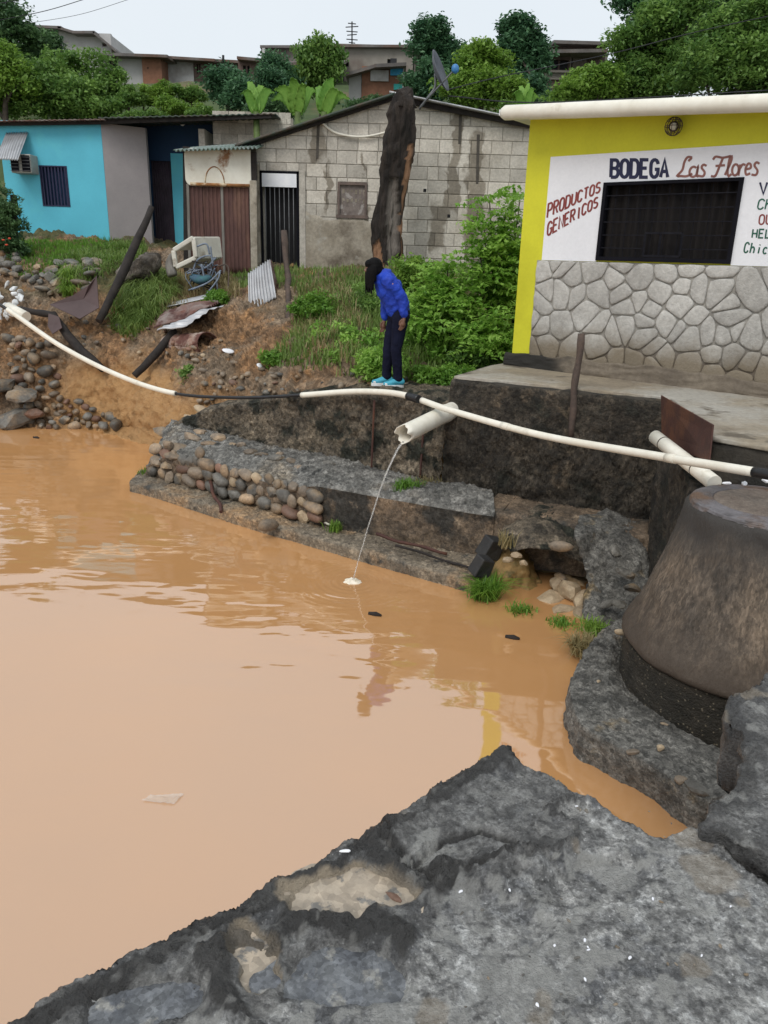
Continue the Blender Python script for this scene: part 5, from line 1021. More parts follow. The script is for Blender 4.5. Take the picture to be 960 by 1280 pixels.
# enamel panel with rounded corners (old appliance door)
pa, pb_ = hp(232, 232, SY-.06), hp(313, 187, SY-.06); x0, x1, z0, z1 = pa[0], pb_[0], pa[2], pb_[2]; rr_ = .13
poly = [(x0+rr_+rr_*math.cos(R(t)), 0, z0+rr_+rr_*math.sin(R(t))) for t in range(180, 271, 15)]+[(x1-.05+.05*math.cos(R(t)), 0, z0+.05+.05*math.sin(R(t))) for t in range(270, 361, 30)]+[(x1, 0, z1), (x0+rr_, 0, z1+.0)]+[(x0+rr_+rr_*math.cos(R(t)), 0, z1-rr_+rr_*math.sin(R(t))) for t in range(105, 181, 15)]
pn = MB().prism([(p[0], SY-.06, p[2]) for p in poly], (0, .05, 0)).build('panel', MT['white_enamel'], sh, .012)
MB().tube([(x0+.1, SY-.065, z0+.035), ((x0+x1)/2, SY-.07, z0+.03), (x1-.03, SY-.065, z0+.03)], .03, 8).build('rusted_edge', mk('rust_orange', (.36, .17, .06), (.20, .085, .035), 9, .85, .4, c3=(.6, .5, .35), s3=5), pn)
arcp = [(x0+.62*(x1-x0)*.72+.19*math.cos(R(t)), SY-.062, z0+.06+.30*math.sin(R(t))) for t in np.linspace(0, 180, 18)]; MB().tube(arcp, .012, 6).build('rust_ring', MT['rust_orange'], pn)
ga, gb = hp(216, 186, SY-.35), hp(322, 184, SY-.35)
corr('roof_sheet', [(ga[0], SY-.35, ga[2]-.03), (gb[0], SY-.35, gb[2]-.01), (gb[0], SY+1.3, gb[2]+.30), (ga[0], SY+1.3, ga[2]+.22)], 120, 14, .022, 20, MT['zinc_green'] if 'zinc_green' in MT else mk('zinc_green', (.06, .12, .085), (.20, .23, .21), 4, .5, .1), sh, 'u', .006)

BY = 20.4
# ------------------------------------------------------------------ blue house
bl = empty('blue_house', (hp(60, 295, BY)[0], BY, 1.3), 'turquoise plastered house with barred window and shaded porch', 'house')
x0, x1 = hp(5, 220, BY)[0], hp(131, 220, BY)[0]; zt, zl = hp(66, 152, BY)[2], 1.2; w_ = (hp(51, 230, BY)[0], hp(85.5, 230, BY)[0], hp(66, 258, BY)[2], hp(66, 207, BY)[2])
facade(x0, x1, zl, zt, [w_], 0, .15, fxz(BY)).build('wall', MT['cyan'], bl); MB().box((x0, BY+.152, zl), (x0+.15, BY+6, zt)).build('side_wall', MT['cyan'], bl)
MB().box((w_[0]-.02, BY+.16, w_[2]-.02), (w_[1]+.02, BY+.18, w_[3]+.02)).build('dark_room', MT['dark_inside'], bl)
wb = MB()
for q in [(w_[0], w_[1], w_[3]-.03, w_[3]), (w_[0], w_[1], w_[2], w_[2]+.03), (w_[0], w_[0]+.03, w_[2]+.03, w_[3]-.03), (w_[1]-.03, w_[1], w_[2]+.03, w_[3]-.03)]: wb.box((q[0], BY-.012, q[2]), (q[1], BY+.03, q[3]))
wbo = wb.build('window', MT['navy_paint'], bl)
for k in range(8): s = w_[0]+.06+k*(w_[1]-w_[0]-.12)/7; MB().bar((s, BY+.01, w_[2]+.03), (s, BY+.01, w_[3]-.03), .035, .02).build('bar', MT['navy_paint'], wbo)
S_, Zc = np.meshgrid(np.linspace(w_[0], w_[1], 60), [w_[2], w_[3]]); sheet('curtain', np.stack([S_, BY+.09+.02*np.sin(S_*70), Zc], -1), MT['navy_shade'], wbo)
g0, g1 = np.array([x1, BY+.0]), np.array([hp(186, 230, BY+.6)[0], BY+.6]); MB().prism([(g0[0]+.004, g0[1]+.004, zl), (g1[0], g1[1], zl), (g1[0], g1[1]+.15, zl), (g0[0]+.004, g0[1]+.15, zl)], (0, 0, zt-zl)).build('porch_side_wall', MT['grey_wall'], bl)
PY = BY+1.4; px0, px1 = g1[0]-.6, hp(268, 230, PY)[0]; dd = (hp(190, 230, PY)[0], hp(215, 230, PY)[0], zl, hp(200, 201, PY)[2])
facade(px0, px1, zl, zt+.25, [dd], 0, .15, fxz(PY)).build('porch_wall', MT['navy_shade'], bl)  # shade under the porch roof is painted in with the navy
MB().box((hp(216.5, 250, PY)[0], PY-.02, zl), (hp(236, 250, PY)[0], PY-.003, hp(225, 192, PY)[2])).build('blue_strip', MT['cyan'], bl)
pdr = corr('porch_door', [(dd[0], PY+.05, zl), (dd[1], PY+.05, zl), (dd[1], PY+.05, dd[3]), (dd[0], PY+.05, dd[3])], 50, 6, .012, 9, mk('door_purple', (.05, .035, .05), (.035, .025, .035), 4, .7, .1), bl, 'u', .01)
MB().ball(hp(228, 155, PY-.12), (.06, .05, .05), 10).build('porch_lamp', MT['white'], bl); MB().box((px1-.15, PY-.0-.9, zl), (px1, PY-.002, zt)).build('porch_end_wall', MT['block_grey'], bl)
# pale block wall right of the porch
ax0, ax1 = hp(266, 160, BY+.8)[0], hp(336, 160, BY+.8)[0]; nb = empty('x', (0, 0, 0)); bpy.data.objects.remove(nb)
MB().box((ax0, BY+.81, 1.3), (ax1+.6, BY+.96, hp(300, 146, BY+.8)[2])).build('end_wall', MT['mortar_joint'], bl); zz0 = hp(300, 190, BY+.8)[2]-.1
for r_ in range(5):
    xx = ax0-(.2 if r_ % 2 else 0)
    while xx < ax1+.5:
        a, b = max(xx+.006, ax0), min(xx+.404, ax1+.55)
        if b-a > .06: MB().box((a, BY+.795, zz0+.253*r_+.006), (b, BY+.812, min(zz0+.253*r_+.247, hp(300, 147, BY+.8)[2]))).build('block', MT['block_grey'], bl)
        xx += .41
za, zb_, zc_ = hp(0, 153, BY-.3)[2], hp(130, 148.5, BY-.3)[2], hp(345, 141.5, BY-.1)[2]; xm = hp(130, 148, BY)[0]; xe = hp(345, 148, BY)[0]; xl = hp(0, 150, BY)[0]-2.2
corr('roof_sheet', [(xl, BY-.3, za-.05), (xm+.1, BY-.3, zb_), (xm+.1, BY+6.4, zb_+.25), (xl, BY+6.4, za+.2)], 160, 16, .008, 40, MT['zinc_rust'], bl, 'u', .02)
corr('roof_sheet', [(xm-.05, BY-.28, zb_+.03), (xe, BY-.1, zc_), (xe, BY+6.4, zc_+.25), (xm-.05, BY+6.4, zb_+.3)], 160, 16, .010, 28, MT['roof_green'], bl, 'u', .03)
MB().bar((xl+.2, BY-.12, za-.08), (xm, BY-.12, zb_-.05), .06, .09).build('purlin', MT['dark_timber'], bl); MB().bar((xm, BY-.12, zb_-.05), (xe-.1, BY-.05, zc_-.06), .06, .09).build('purlin', MT['dark_timber'], bl)
ac = empty('air_conditioner', hp(27, 205, BY-.35), 'boxy air conditioner jutting from the turquoise wall under a zinc awning', 'air conditioner'); a, b = hp(15.5, 216, BY-.35), hp(38.5, 193, BY-.35)
MB().box((a[0], BY-.4, a[2]), (b[0], BY+.02, b[2])).build('casing', MT['ac_body'], ac, .015); MB().box((a[0]+.02, BY-.408, a[2]+.03), (a[0]+.20, BY-.42, b[2]-.03)).build('grille', MT['window_black'], ac); MB().box((a[0]+.28, BY-.408, a[2]+.03), (b[0]-.02, BY-.42, b[2]-.03)).build('grille', MT['window_black'], ac)
for k in range(5): zz = a[2]+.05+k*.075; MB().bar((a[0]-.01, BY-.42, zz), (b[0]+.01, BY-.42, zz), .01).build('guard_bar', MT['steel_bar'], ac)
q = [hp(-6, 199, BY-.75), hp(22, 200, BY-.75), hp(35, 165, BY-.02), hp(8, 166, BY-.02)]
tag(corr('awning', q, 60, 12, .02, 9, MT['zinc'], None, 'u', .006, .05), 'curved rusty zinc awning above the air conditioner', 'awning')

# ================================================================== BURNT STUMP
def stump():
    root = empty('burnt_stump', D(482, 345, 15.9), 'tall charred split tree stump standing before the block house', 'tree stump')
    ctr = [(482, 350, 30), (484, 320, 24), (486, 285, 21), (489, 250, 20), (492, 215, 22), (499, 180, 22), (503, 150, 20.5), (507, 128, 17), (509, 117, 12)]; Y = 15.9; k = len(ctr); n = 64; rows = []
    L_ = densify([(*D(x, y, Y), .72*r*Y/960) for x, y, r in ctr], 90); th = np.linspace(0, 2*math.pi, n+1); Pg = []
    for i, (x, y, z, r) in enumerate(L_):
        rad = r*(1+.10*np.sin(3*th+i*.05)+.06*np.sin(7*th-i*.03)); Pg.append(np.stack([x+rad*np.cos(th), y+.85*rad*np.sin(th), np.full(n+1, z)], -1))
    P = np.array(Pg); pp = P*np.array([1, 1, .3]); c = L_[:, None, :3]; dirn = P-c; dirn /= np.linalg.norm(dirn, axis=-1, keepdims=True)+1e-9; d = .16*fbm(pp, 3.2, 3)+.13*np.abs(fbm(pp, 8, 3))
    d[:, -1] = d[:, 0]; top = np.linspace(0, 1, 90)[:, None]; P = P+dirn*d[..., None]; P[-14:, :, 2] += .22*fbm(P[-14:]*np.array([1, 1, 0]), 6, 2)*np.linspace(0, 1, 14)[:, None]; P[:, -1] = P[:, 0]
    x, y = proj(P.reshape(-1, 3)); front = (dirn[..., 1] < .2).ravel(); jx = x+3*fbm(P.reshape(-1, 3)*np.array([1, 1, .4]), 7, 3)
    wood = front & (inpoly(jx, y, [(503, 350), (500, 300), (503, 250), (507, 215), (511, 180), (517, 180), (516, 240), (509, 300), (512, 350)]) | inpoly(jx, y, [(456, 356), (462, 312), (474, 298), (484, 356)])); grey = front & inpoly(jx, y, [(486, 332), (482, 275), (486, 222), (497, 222), (500, 270), (499, 332)])
    P = P-dirn*(.10*grey.reshape(P.shape[:2])+.04*wood.reshape(P.shape[:2]))[..., None]; P[:, -1] = P[:, 0]
    o = sheet('trunk', P, MT['charred'], root); fattr(o.data, 'wood', wood*.9); fattr(o.data, 'grey', grey*.85)
    for k in range(9):
        t = rr(0, 6.28); b_ = P[-8, int(t/6.283*64)]; MB().tube([b_, b_+np.array([rr(-.05, .05), rr(-.03, .03), rr(.08, .25)])], [.05, .008], 5).build('splinter', MT['charred'], root)
    MB().add([tuple(p) for p in P[-1, :-1]], [tuple(range(n))]).build('broken_top', MT['charred'], root)
stump()

# ================================================================== JUNK ON THE BANK
stick('timber_post', [D(190, 260, 15.6), D(158, 330, 14.9), D(124, 402, 14.2)], [.055, .085, .065], 'dark_timber', 'long dark timber leaning across the porch of the blue house', 'timber', jit=.03)
stick('timber_post', [D(17, 244, 17.4), D(21, 335, 17.2)], .07, 'dark_timber', 'dark upright fence post in front of the blue wall', 'post', jit=.03)
stick('timber_beam', [D(66, 392, 14.6), D(90, 425, 14.25), D(128, 462, 13.85)], [.07, .085, .06], 'dark_timber', 'broken dark beam sliding down under the brown metal sheet', 'timber', jit=.04)
stick('timber_beam', [D(22, 386, 14.9), D(70, 394, 14.6)], .06, 'dark_timber', 'dark beam end lying level on the stones left of the brown sheet', 'timber', jit=.03)
stick('timber_beam', [D(218, 412, 13.7), D(195, 442, 13.4), D(168, 470, 13.15)], [.06, .075, .06], 'dark_timber', 'dark charred beam sloping out from below the rusty sheets', 'timber', jit=.02)
stick('fence_post', [D(353, 287, 14.6), D(359, 340, 14.4), D(364, 425, 13.1)], .055, 'iron', 'thin crooked brown stake in front of the barred door', 'stake', jit=.05)
def bent(name, px, mt, label, cat, th=.012, bend=.0):
    pts = [D(x, y, Y) for x, y, Y in px]; c = np.mean(pts, 0); n = Vector(pts[1]-pts[0]).cross(Vector(pts[-1]-pts[0])).normalized()*th
    V = [*pts, c+np.array(n)*bend/th]; k = len(pts); o = MB().add(V, [(i, (i+1) % k, k) for i in range(k)], False).build(name, MT[mt], None); sb = o.modifiers.new('sub', 'SUBSURF'); sb.levels = sb.render_levels = 2; sb.subdivision_type = 'SIMPLE'; s = o.modifiers.new('s', 'SOLIDIFY'); s.thickness = th; return tag(o, label, cat)
mk('brown_metal', (.085, .055, .055), (.06, .038, .038), 2, .6, .15, 30, fine=.04)
bent('metal_sheet', [(62, 381, 14.6), (92, 369, 14.55), (110, 357, 14.5), (121, 344, 14.6), (124, 385, 14.35), (100, 399, 14.2)], 'brown_metal', 'dark brown crumpled metal sheet on the bank below the blue house', 'metal sheet', .012, .06)
bent('metal_sheet', [(61, 392, 14.45), (74, 396, 14.4), (78, 410, 14.2), (66, 418, 14.2), (60, 408, 14.35)], 'brown_metal', 'small bent brown metal scrap under the larger crumpled sheet', 'metal sheet', .012, .03)
tag(corr('roofing_sheet', [D(193, 412, 13.7), D(262, 383, 13.6), D(277, 375, 14.4), D(207, 387, 14.5)], 30, 50, .02, 6, MT['zinc_rust'], None, 'v', .008, .10, .08), 'rust red corrugated roofing sheet lying folded on the bank', 'roofing sheet')
tag(corr('roofing_sheet', [D(196, 414, 13.5), D(232, 404, 13.4), D(281, 384, 13.6), D(235, 392, 13.8)], 50, 24, .012, 5, MT['zinc'], None, 'v', .008, .05, .10), 'pale twisted strip of zinc roofing across the rust red sheet', 'roofing sheet')
tag(corr('roofing_sheet', [D(207, 384, 14.6), D(266, 371, 14.5), D(262, 367, 14.7), D(208, 379, 14.8)], 40, 8, .01, 2, MT['zinc'], None, 'v', .008), 'narrow grey zinc strip along the top of the rust red sheet', 'roofing sheet')
tag(corr('roofing_sheet', [D(311, 392, 13.9), D(345, 372, 13.9), D(337, 324, 14.3), D(310, 342, 14.3)], 60, 20, .022, 9, MT['zinc'], None, 'u', .006, .04), 'grey corrugated zinc sheet standing on the bank before the barred door', 'roofing sheet')
tag(corr('roofing_sheet', [D(344, 374, 14.0), D(350, 366, 14.3), D(340, 326, 14.6), D(337, 325, 14.3)], 12, 20, .012, 3, MT['zinc_rust'], None, 'u', .006), 'rusty edge sheet folded behind the grey zinc sheet', 'roofing sheet')
# rusted drum half buried
dm = empty('rusty_drum', D(250, 430, 13.2), 'rusted ribbed drum half buried below the roofing sheets', 'drum'); a, b = D(214, 432, 13.9), D(262, 430, 13.25); axd = Vector(b-a).normalized(); Pg = []; u = axd.cross(Vector((0, 0, 1))).normalized(); v = u.cross(axd)
for t in np.linspace(0, 1, 60):
    r_ = .23+.012*math.sin(t*2*math.pi*7); Pg.append([Vector(a)+(Vector(b)-Vector(a))*t+(u*math.cos(q)*1.05+v*math.sin(q)*.85)*r_ for q in np.linspace(0, 2*math.pi, 49)])
P = np.array(Pg); P += .05*np.stack([fbm(P+i*5, 2, 2) for i in range(3)], -1); o = sheet('shell', P, mk('drum_rust', (.20, .10, .07), (.40, .33, .28), 5, .8, .3, 30, c3=(.10, .04, .03), s3=4, lo3=.46, hi3=.6), dm); s = o.modifiers.new('s', 'SOLIDIFY'); s.thickness = .012
# white appliance shell and broken chairs
mk('dirty_white', (.62, .60, .53), (.50, .48, .42), 5, .55, .1, 30, c3=(.3, .26, .2), s3=4, lo3=.58, hi3=.7, fine=.04)
fz = empty('appliance_shell', D(240, 330, 15.6), 'dirty white open plastic appliance shell tipped over among scrap', 'appliance'); f4 = [D(217, 313, 15.3), D(242, 297, 15.3), D(245, 322, 15.3), D(220, 334, 15.3)]; bk = [p+np.array([.38, .5, .02]) for p in f4]; mb = MB()
for i in range(4): mb.bar(f4[i], f4[(i+1) % 4], .085, .085)
fo_ = mb.build('front_frame', MT['dirty_white'], fz, .02)
for i, nm in [(0, 'top_panel'), (1, 'side_panel'), (2, 'bottom_panel')]:
    j = (i+1) % 4; q = [f4[i], f4[j], bk[j], bk[i]]; n_ = Vector(q[1]-q[0]).cross(Vector(q[3]-q[0])).normalized()*.02; MB().prism(q, n_).build(nm, MT['dirty_white'], fz)
MB().prism(bk, (0, .02, 0)).build('back_panel', MT['dirty_white'], fz)
mk('chair_blue', (.20, .24, .30), (.12, .15, .2), 5, .5, .1)
cr = empty('broken_chair', D(250, 350, 15.3), 'tangled bluish metal chair frame under the white appliance shell', 'chair')
for i, L_ in enumerate([[(238, 352), (247, 325), (266, 321), (262, 345)], [(234, 342), (258, 334), (270, 322)], [(252, 330), (255, 352), (246, 360)], [(262, 318), (258, 305), (246, 308)], [(266, 330), (263, 308)], [(240, 362), (262, 352), (276, 338)], [(275, 340), (272, 350), (258, 368)]]):
    MB().tube(densify([D(x, y, 15.2-.05*i) for x, y in L_], 14), .018, 6).build('frame_tube', MT['chair_blue'], cr)
for i in range(12):
    p_ = [(rr(232, 275), rr(325, 365)) for _ in range(3)]; MB().tube(densify([D(x, y, 15.15+rr(-.1, .2)) for x, y in p_], 10), rr(.008, .016), 5).build('frame_tube', MT['chair_blue'] if i % 3 else MT['dark_timber'], cr)
tag(MB().tube(densify([D(240, 345, 15.2), D(252, 350, 15.05), D(264, 346, 15.1)], 8), [.06, .11, .12, .14, .13, .12, .10, .05], 10, True, .6).build('fabric_bundle', mk('teal_cloth', (.04, .12, .13), (.05, .09, .15), 6, .8, .4), None), 'dark teal bundle of cloth under the broken chair', 'cloth')
tag(MB().tube(densify([D(216, 345, 15.3), D(212, 330, 15.35), D(216, 318, 15.4)], 10), [.09, .1, .1, .09, .09, .08, .08, .07, .07, .05], 8).build('log', MT['grey_wood'], None), 'short weathered log propping up the white appliance shell', 'log')
_ = 0; stump2 = MB().tube(densify([D(150, 345, 15.5), D(178, 335, 15.5), D(200, 320, 15.6)], 16), [.16, .22, .25, .22, .26, .21, .23, .27, .24, .28, .25, .22, .24, .19, .17, .10], 14, True, .8).build('fallen_trunk', MT['fallen_wood'] if 'fallen_wood' in MT else mk('fallen_wood', (.13, .105, .08), (.05, .042, .034), 5, .9, 1., 16, fine=.5, c3=(.24, .21, .18), s3=3, bdist=.08), None); _v = np.array([v.co[:] for v in stump2.data.vertices]); _v += .10*np.stack([fbm(_v+i*7, 3.5, 3) for i in range(3)], 1); stump2.data.vertices.foreach_set('co', _v.astype(np.float32).ravel()); tag(stump2, 'thick weathered fallen trunk below the porch of the blue house', 'log')
stick('bent_rod', [D(272, 333, 15.0), D(285, 333, 15.0), D(285, 368, 14.8)], .014, 'iron', 'thin bent iron rod standing right of the broken chair', 'rod')
# plastic rubbish heap and scraps
mk('bag_white', (.75, .76, .76), (.5, .52, .52), 9, .45, .4, 30)
for i in range(30):
    px, py = rr(-4, 36), rr(352, 402); 
    if py < 352+px*.6: continue
    c = onb(px, py); tag(rock('block', random.choice(['bag_white', 'bag_white', 'bag_white']), c+np.array([0, -.12, .08]), (rr(.06, .14), rr(.05, .1), rr(.05, .1)), None, 'rubbish', (rr(-1, 1), rr(-1, 1), rr(0, 3))), 'crumpled white plastic rubbish in the heap on the left bank', 'rubbish', 'plastic rubbish heap')
tag(MB().tube([D(11, 384, 14.2), D(33, 396, 13.9)], .09, 14).build('pipe_offcut', MT['pvc'], None), 'short white pipe offcut beside the rubbish heap', 'pipe')
for px, py, Y, lb in [(287, 443, 12.3, 'white paper scrap on the dark stones of the bank'), (326, 460, 11.6, 'tiny white scrap on the soil above the wall')]:
    tag(rock('flat', 'white', onb(px, py)+np.array([0, -.06, .05]), (.10 if px < 300 else .05, .07, .06), None, 'paper_scrap', (.6, .2, .3)), lb, 'scrap')
for px, py, lb in [(46, 547, 'dark stick floating near the cobble heap'), (470, 768, 'small dark twig floating below the splash'), (642, 797, 'tiny brown leaf floating near the hollow')]:
    c = G(px, py, WZ+.01); tag(MB().tube([c+np.array([-.07, .02, 0]), c, c+np.array([.05, -.02, 0])], [.015, .025, .01], 6).build('floating_twig', MT['dark_timber'], None), lb, 'twig')
k = 9; c = G(203, 997, WZ+.012); V = []; film = bpy.data.materials.new('film'); film.use_nodes = True; bq_ = film.node_tree.nodes['Principled BSDF']; bq_.inputs['Base Color'].default_value = (.75, .65, .55, 1); bq_.inputs['Alpha'].default_value = .4; bq_.inputs['Roughness'].default_value = .2
X, Y_ = np.meshgrid(np.linspace(-.1, .1, 24), np.linspace(-.06, .06, 14)); Pf = np.stack([c[0]+X+.3*Y_, c[1]+Y_*(.6+2*X), WZ+.006+.018*np.abs(fbm(np.stack([X, Y_, 0*X], -1), 22, 3))], -1); tag(sheet('plastic_bag', Pf, film), 'clear crumpled plastic bag floating on the muddy water', 'bag')
# ================================================================== PLANTS
LM = {'mid': leafmat('leaf_mid', (.06, .145, .035), (.25, .40, .09), .4), 'dark': leafmat('leaf_dark', (.035, .085, .04), (.14, .25, .09)), 'bluish': leafmat('leaf_blue', (.035, .095, .055), (.12, .25, .11)), 'light': leafmat('leaf_light', (.10, .21, .03), (.27, .42, .07), .4), 'shrub': leafmat('leaf_shrub', (.13, .30, .035), (.40, .62, .13), .45), 'grass': leafmat('grass', (.10, .18, .035), (.26, .36, .10), .4), 'dry': leafmat('dry_grass', (.24, .21, .10), (.38, .30, .15)), 'banana': leafmat('banana', (.10, .27, .03), (.26, .46, .08)), 'wet_grass': leafmat('wet_grass', (.09, .22, .03), (.20, .36, .05), .4)}
mk('bark', (.085, .065, .05), (.05, .04, .032), 6, .9, .5, 20)
def leaves_mesh(name, C, S, tint, up=.3, asp=.5, rng=RNG, droop=0.):
    """one folded diamond leaf (2 quads' worth) per centre"""
    n = len(C); a = rng.normal(size=(n, 3)); a[:, 2] = a[:, 2]*.6-droop; a /= np.linalg.norm(a, axis=1, keepdims=True); b = rng.normal(size=(n, 3)); b[:, 2] *= .5; nn = np.cross(a, b); nn[nn[:, 2] < 0] *= -1; nn[:, 2] += up; nn /= np.linalg.norm(nn, axis=1, keepdims=True); b = np.cross(nn, a); b /= np.linalg.norm(b, axis=1, keepdims=True)+1e-9
    S = np.asarray(S)[:, None]; p0 = C-a*S; p1 = C+b*S*asp-a*S*.1+nn*S*.12; p2 = C+a*S-nn*S*.15; p3 = C-b*S*asp-a*S*.1+nn*S*.12
    V = np.stack([p0, p1, p2, p3], 1).reshape(-1, 3); i = np.arange(n)*4; Fc = np.stack([np.stack([i, i+1, i+2], 1), np.stack([i, i+2, i+3], 1)], 1).reshape(-1, 3)
    me = npmesh(name, V, Fc); fattr(me, 'tint', np.repeat(tint, 4)); return me
def clumps(lobes, ncl, nleaf, crad, lsize, rng=RNG, shell=.55):
    """leaf centres: clumps on the outside of several lobes (cx,cy,cz,rx,ry,rz)"""
    L_ = np.array(lobes, float); wts = L_[:, 3]*L_[:, 5]; idx = rng.choice(len(L_), ncl, p=wts/wts.sum()); d = rng.normal(size=(ncl, 3)); d /= np.linalg.norm(d, axis=1, keepdims=True); r = shell+(1-shell)*rng.random(ncl)**.6
    cc = L_[idx, :3]+d*r[:, None]*L_[idx, 3:6]; cr = crad*rng.uniform(.6, 1.4, ncl); j = np.repeat(np.arange(ncl), nleaf); e = rng.normal(size=(len(j), 3)); e /= np.linalg.norm(e, axis=1, keepdims=True); e *= (rng.random(len(j))**.5)[:, None]
    C = cc[j]+e*cr[j][:, None]*np.array([1, 1, .65]); ct = rng.random(ncl); tint = np.clip(.65*ct[j]+.35*rng.random(len(j)), 0, 1); S = lsize*rng.uniform(.6, 1.3, len(j)); return C, S, tint, cc
def tree(name, label, lobes, mt, trunk, group=None, ncl=160, nleaf=60, crad=.45, lsize=.12, cat='tree', shell=.5, droop=0., limbs=7):
    lsize *= .68; nleaf = int(nleaf*1.35); ext = [(l[0]+math.cos(a)*l[3]*rr(.85, 1.3), l[1]+rr(-.6, .3)*l[4], l[2]+math.sin(a)*l[5]*rr(.85, 1.35), l[3]*.30, l[4]*.30, l[5]*.30) for l in lobes for a in [rr(-.4, 3.6) for _ in range(8 if cat == 'tree' else 2)]]; lobes = [(l[0], l[1], l[2], l[3]*.76, l[4]*.76, l[5]*.76) for l in lobes]+ext; ncl = int(ncl*1.15); base, th = np.array(trunk[0], float), trunk[1]; root = empty(name, base, label, cat, group); C, S, ti, cc = clumps(lobes, ncl, nleaf, crad, lsize, shell=shell)
    o = link('crown', leaves_mesh('crown', C, S, ti, droop=droop), LM[mt], root); mid = np.array(lobes[0][:3]); tb = MB(); top = np.array([mid[0], mid[1], mid[2]]); pts = densify([base, base*.5+top*.5+np.array([rr(-.1, .1), rr(-.1, .1), 0]), top], 10); tb.tube(pts, list(np.linspace(th, th*.45, 10)), 9); tb.build('trunk', MT['bark'], root); lb_ = MB()
    for k in range(limbs):
        e = cc[RNG.integers(len(cc))]; s = pts[RNG.integers(4, 9)]; lb_.tube(densify([s, s*.5+e*.5+np.array([0, 0, .08]), e], 7), list(np.linspace(th*.45, th*.08, 7)), 6)
    lb_.build('limbs', MT['bark'], root); return root
def lob(px, py, Y, rx, rz, ry=None): c = D(px, py, Y); s = Y/960; return (c[0], c[1], c[2], rx*s, (ry or rx)*s, rz*s)
def gz(x, y): return float(hillz(np.array([x]), np.array([y]))[0])
def T_(name, label, L_, mt, Y, px, th=.14, **k):
    lobes = [lob(a, b, c, d, e) for a, b, c, d, e in L_]; cx = D(px, 100, Y)[0]; tree(name, label, lobes, mt, ((cx, Y, gz(cx, Y)-.3), th), **k)
T_('leafy_tree', 'dark tall tree at the edge behind the blue house roof', [(0, 55, 36, 30, 40), (20, 75, 36, 38, 25), (-30, 60, 36, 30, 50)], 'dark', 36, -6, ncl=190, nleaf=60, crad=.55, lsize=.15)
T_('leafy_tree', 'bright layered tree spreading just behind the turquoise house', [(85, 92, 32, 44, 14), (55, 114, 31, 50, 18), (112, 118, 32, 28, 12), (20, 114, 31, 30, 20), (95, 70, 32, 20, 6), (50, 136, 31, 60, 10), (115, 138, 31, 36, 8)], 'mid', 32, 80, ncl=300, nleaf=70, crad=.48, lsize=.12)
T_('leafy_tree', 'yellow green low tree behind the left end of the turquoise house', [(8, 100, 30, 24, 22), (-20, 110, 30, 30, 26)], 'light', 30, 0, ncl=90, nleaf=60, crad=.42, lsize=.11)
T_('bushy_tree', 'dark bushy tree below the brick fronted hillside house', [(45, 66, 38, 20, 16), (66, 80, 38, 18, 12)], 'dark', 38, 60, ncl=110, nleaf=55, crad=.5, lsize=.12)
T_('bushy_tree', 'bluish bush against the low hillside sheds', [(282, 112, 30, 15, 14), (302, 122, 29, 14, 10)], 'bluish', 30, 285, ncl=100, nleaf=55, crad=.45, lsize=.12)
T_('bushy_tree', 'grey green bush under the left end of the long concrete building', [(350, 96, 32, 13, 14), (340, 110, 31, 14, 12)], 'bluish', 32, 348, ncl=90, nleaf=55, crad=.45, lsize=.11)
T_('drooping_tree', 'feathery pale green tree in front of the long concrete building', [(402, 82, 33, 15, 16), (395, 98, 33, 16, 12)], 'mid', 33, 400, ncl=110, nleaf=60, crad=.5, lsize=.13, droop=.7)
T_('conical_tree', 'tall dark tree with uneven crown before the long concrete building', [(540, 48, 32, 12, 18), (543, 80, 32, 18, 26), (535, 112, 31, 16, 20)], 'bluish', 32, 540, ncl=190, nleaf=60, crad=.42, lsize=.12)
T_('leafy_tree', 'light green rounded tree right of the satellite dish', [(602, 92, 27, 24, 18), (585, 118, 26, 22, 16), (625, 122, 26, 20, 14)], 'light', 27, 600, ncl=190, nleaf=60, crad=.38, lsize=.10)
T_('conical_tree', 'tall dark blue green tree left of the two storey hill building', [(646, 48, 29, 14, 16), (650, 82, 29, 18, 22), (644, 112, 28, 18, 16)], 'bluish', 29, 650, ncl=200, nleaf=60, crad=.42, lsize=.12)
T_('leafy_tree', 'yellow green tree edge above the white roof edge of the shop', [(740, 112, 21, 22, 14), (718, 124, 21, 14, 9)], 'light', 21, 735, ncl=130, nleaf=60, crad=.3, lsize=.085)
T_('leafy_tree', 'broad mid green tree filling the slope behind the shop', [(808, 88, 22, 38, 32), (855, 78, 22, 50, 40), (780, 110, 21.5, 30, 18)], 'mid', 22, 820, ncl=420, nleaf=70, crad=.36, lsize=.09)
T_('leafy_tree', 'rounded green tree behind the right part of the shop roof', [(925, 85, 20, 52, 44), (965, 70, 20, 50, 55), (1010, 80, 20, 50, 55)], 'mid', 20, 940, ncl=380, nleaf=70, crad=.33, lsize=.085)
T_('tall_tree', 'very tall dark tree rising behind the broad green tree', [(835, 18, 31, 42, 24), (850, -10, 31, 46, 30), (812, 38, 31, 24, 14), (880, 20, 31, 40, 24)], 'bluish', 31, 850, .25, ncl=260, nleaf=65, crad=.55, lsize=.14)
T_('tall_tree', 'very tall dark tree above the right end of the shop', [(930, 8, 28, 46, 22), (970, -5, 28, 40, 40), (940, -30, 28, 40, 30)], 'dark', 28, 945, .25, ncl=230, nleaf=65, crad=.5, lsize=.13)
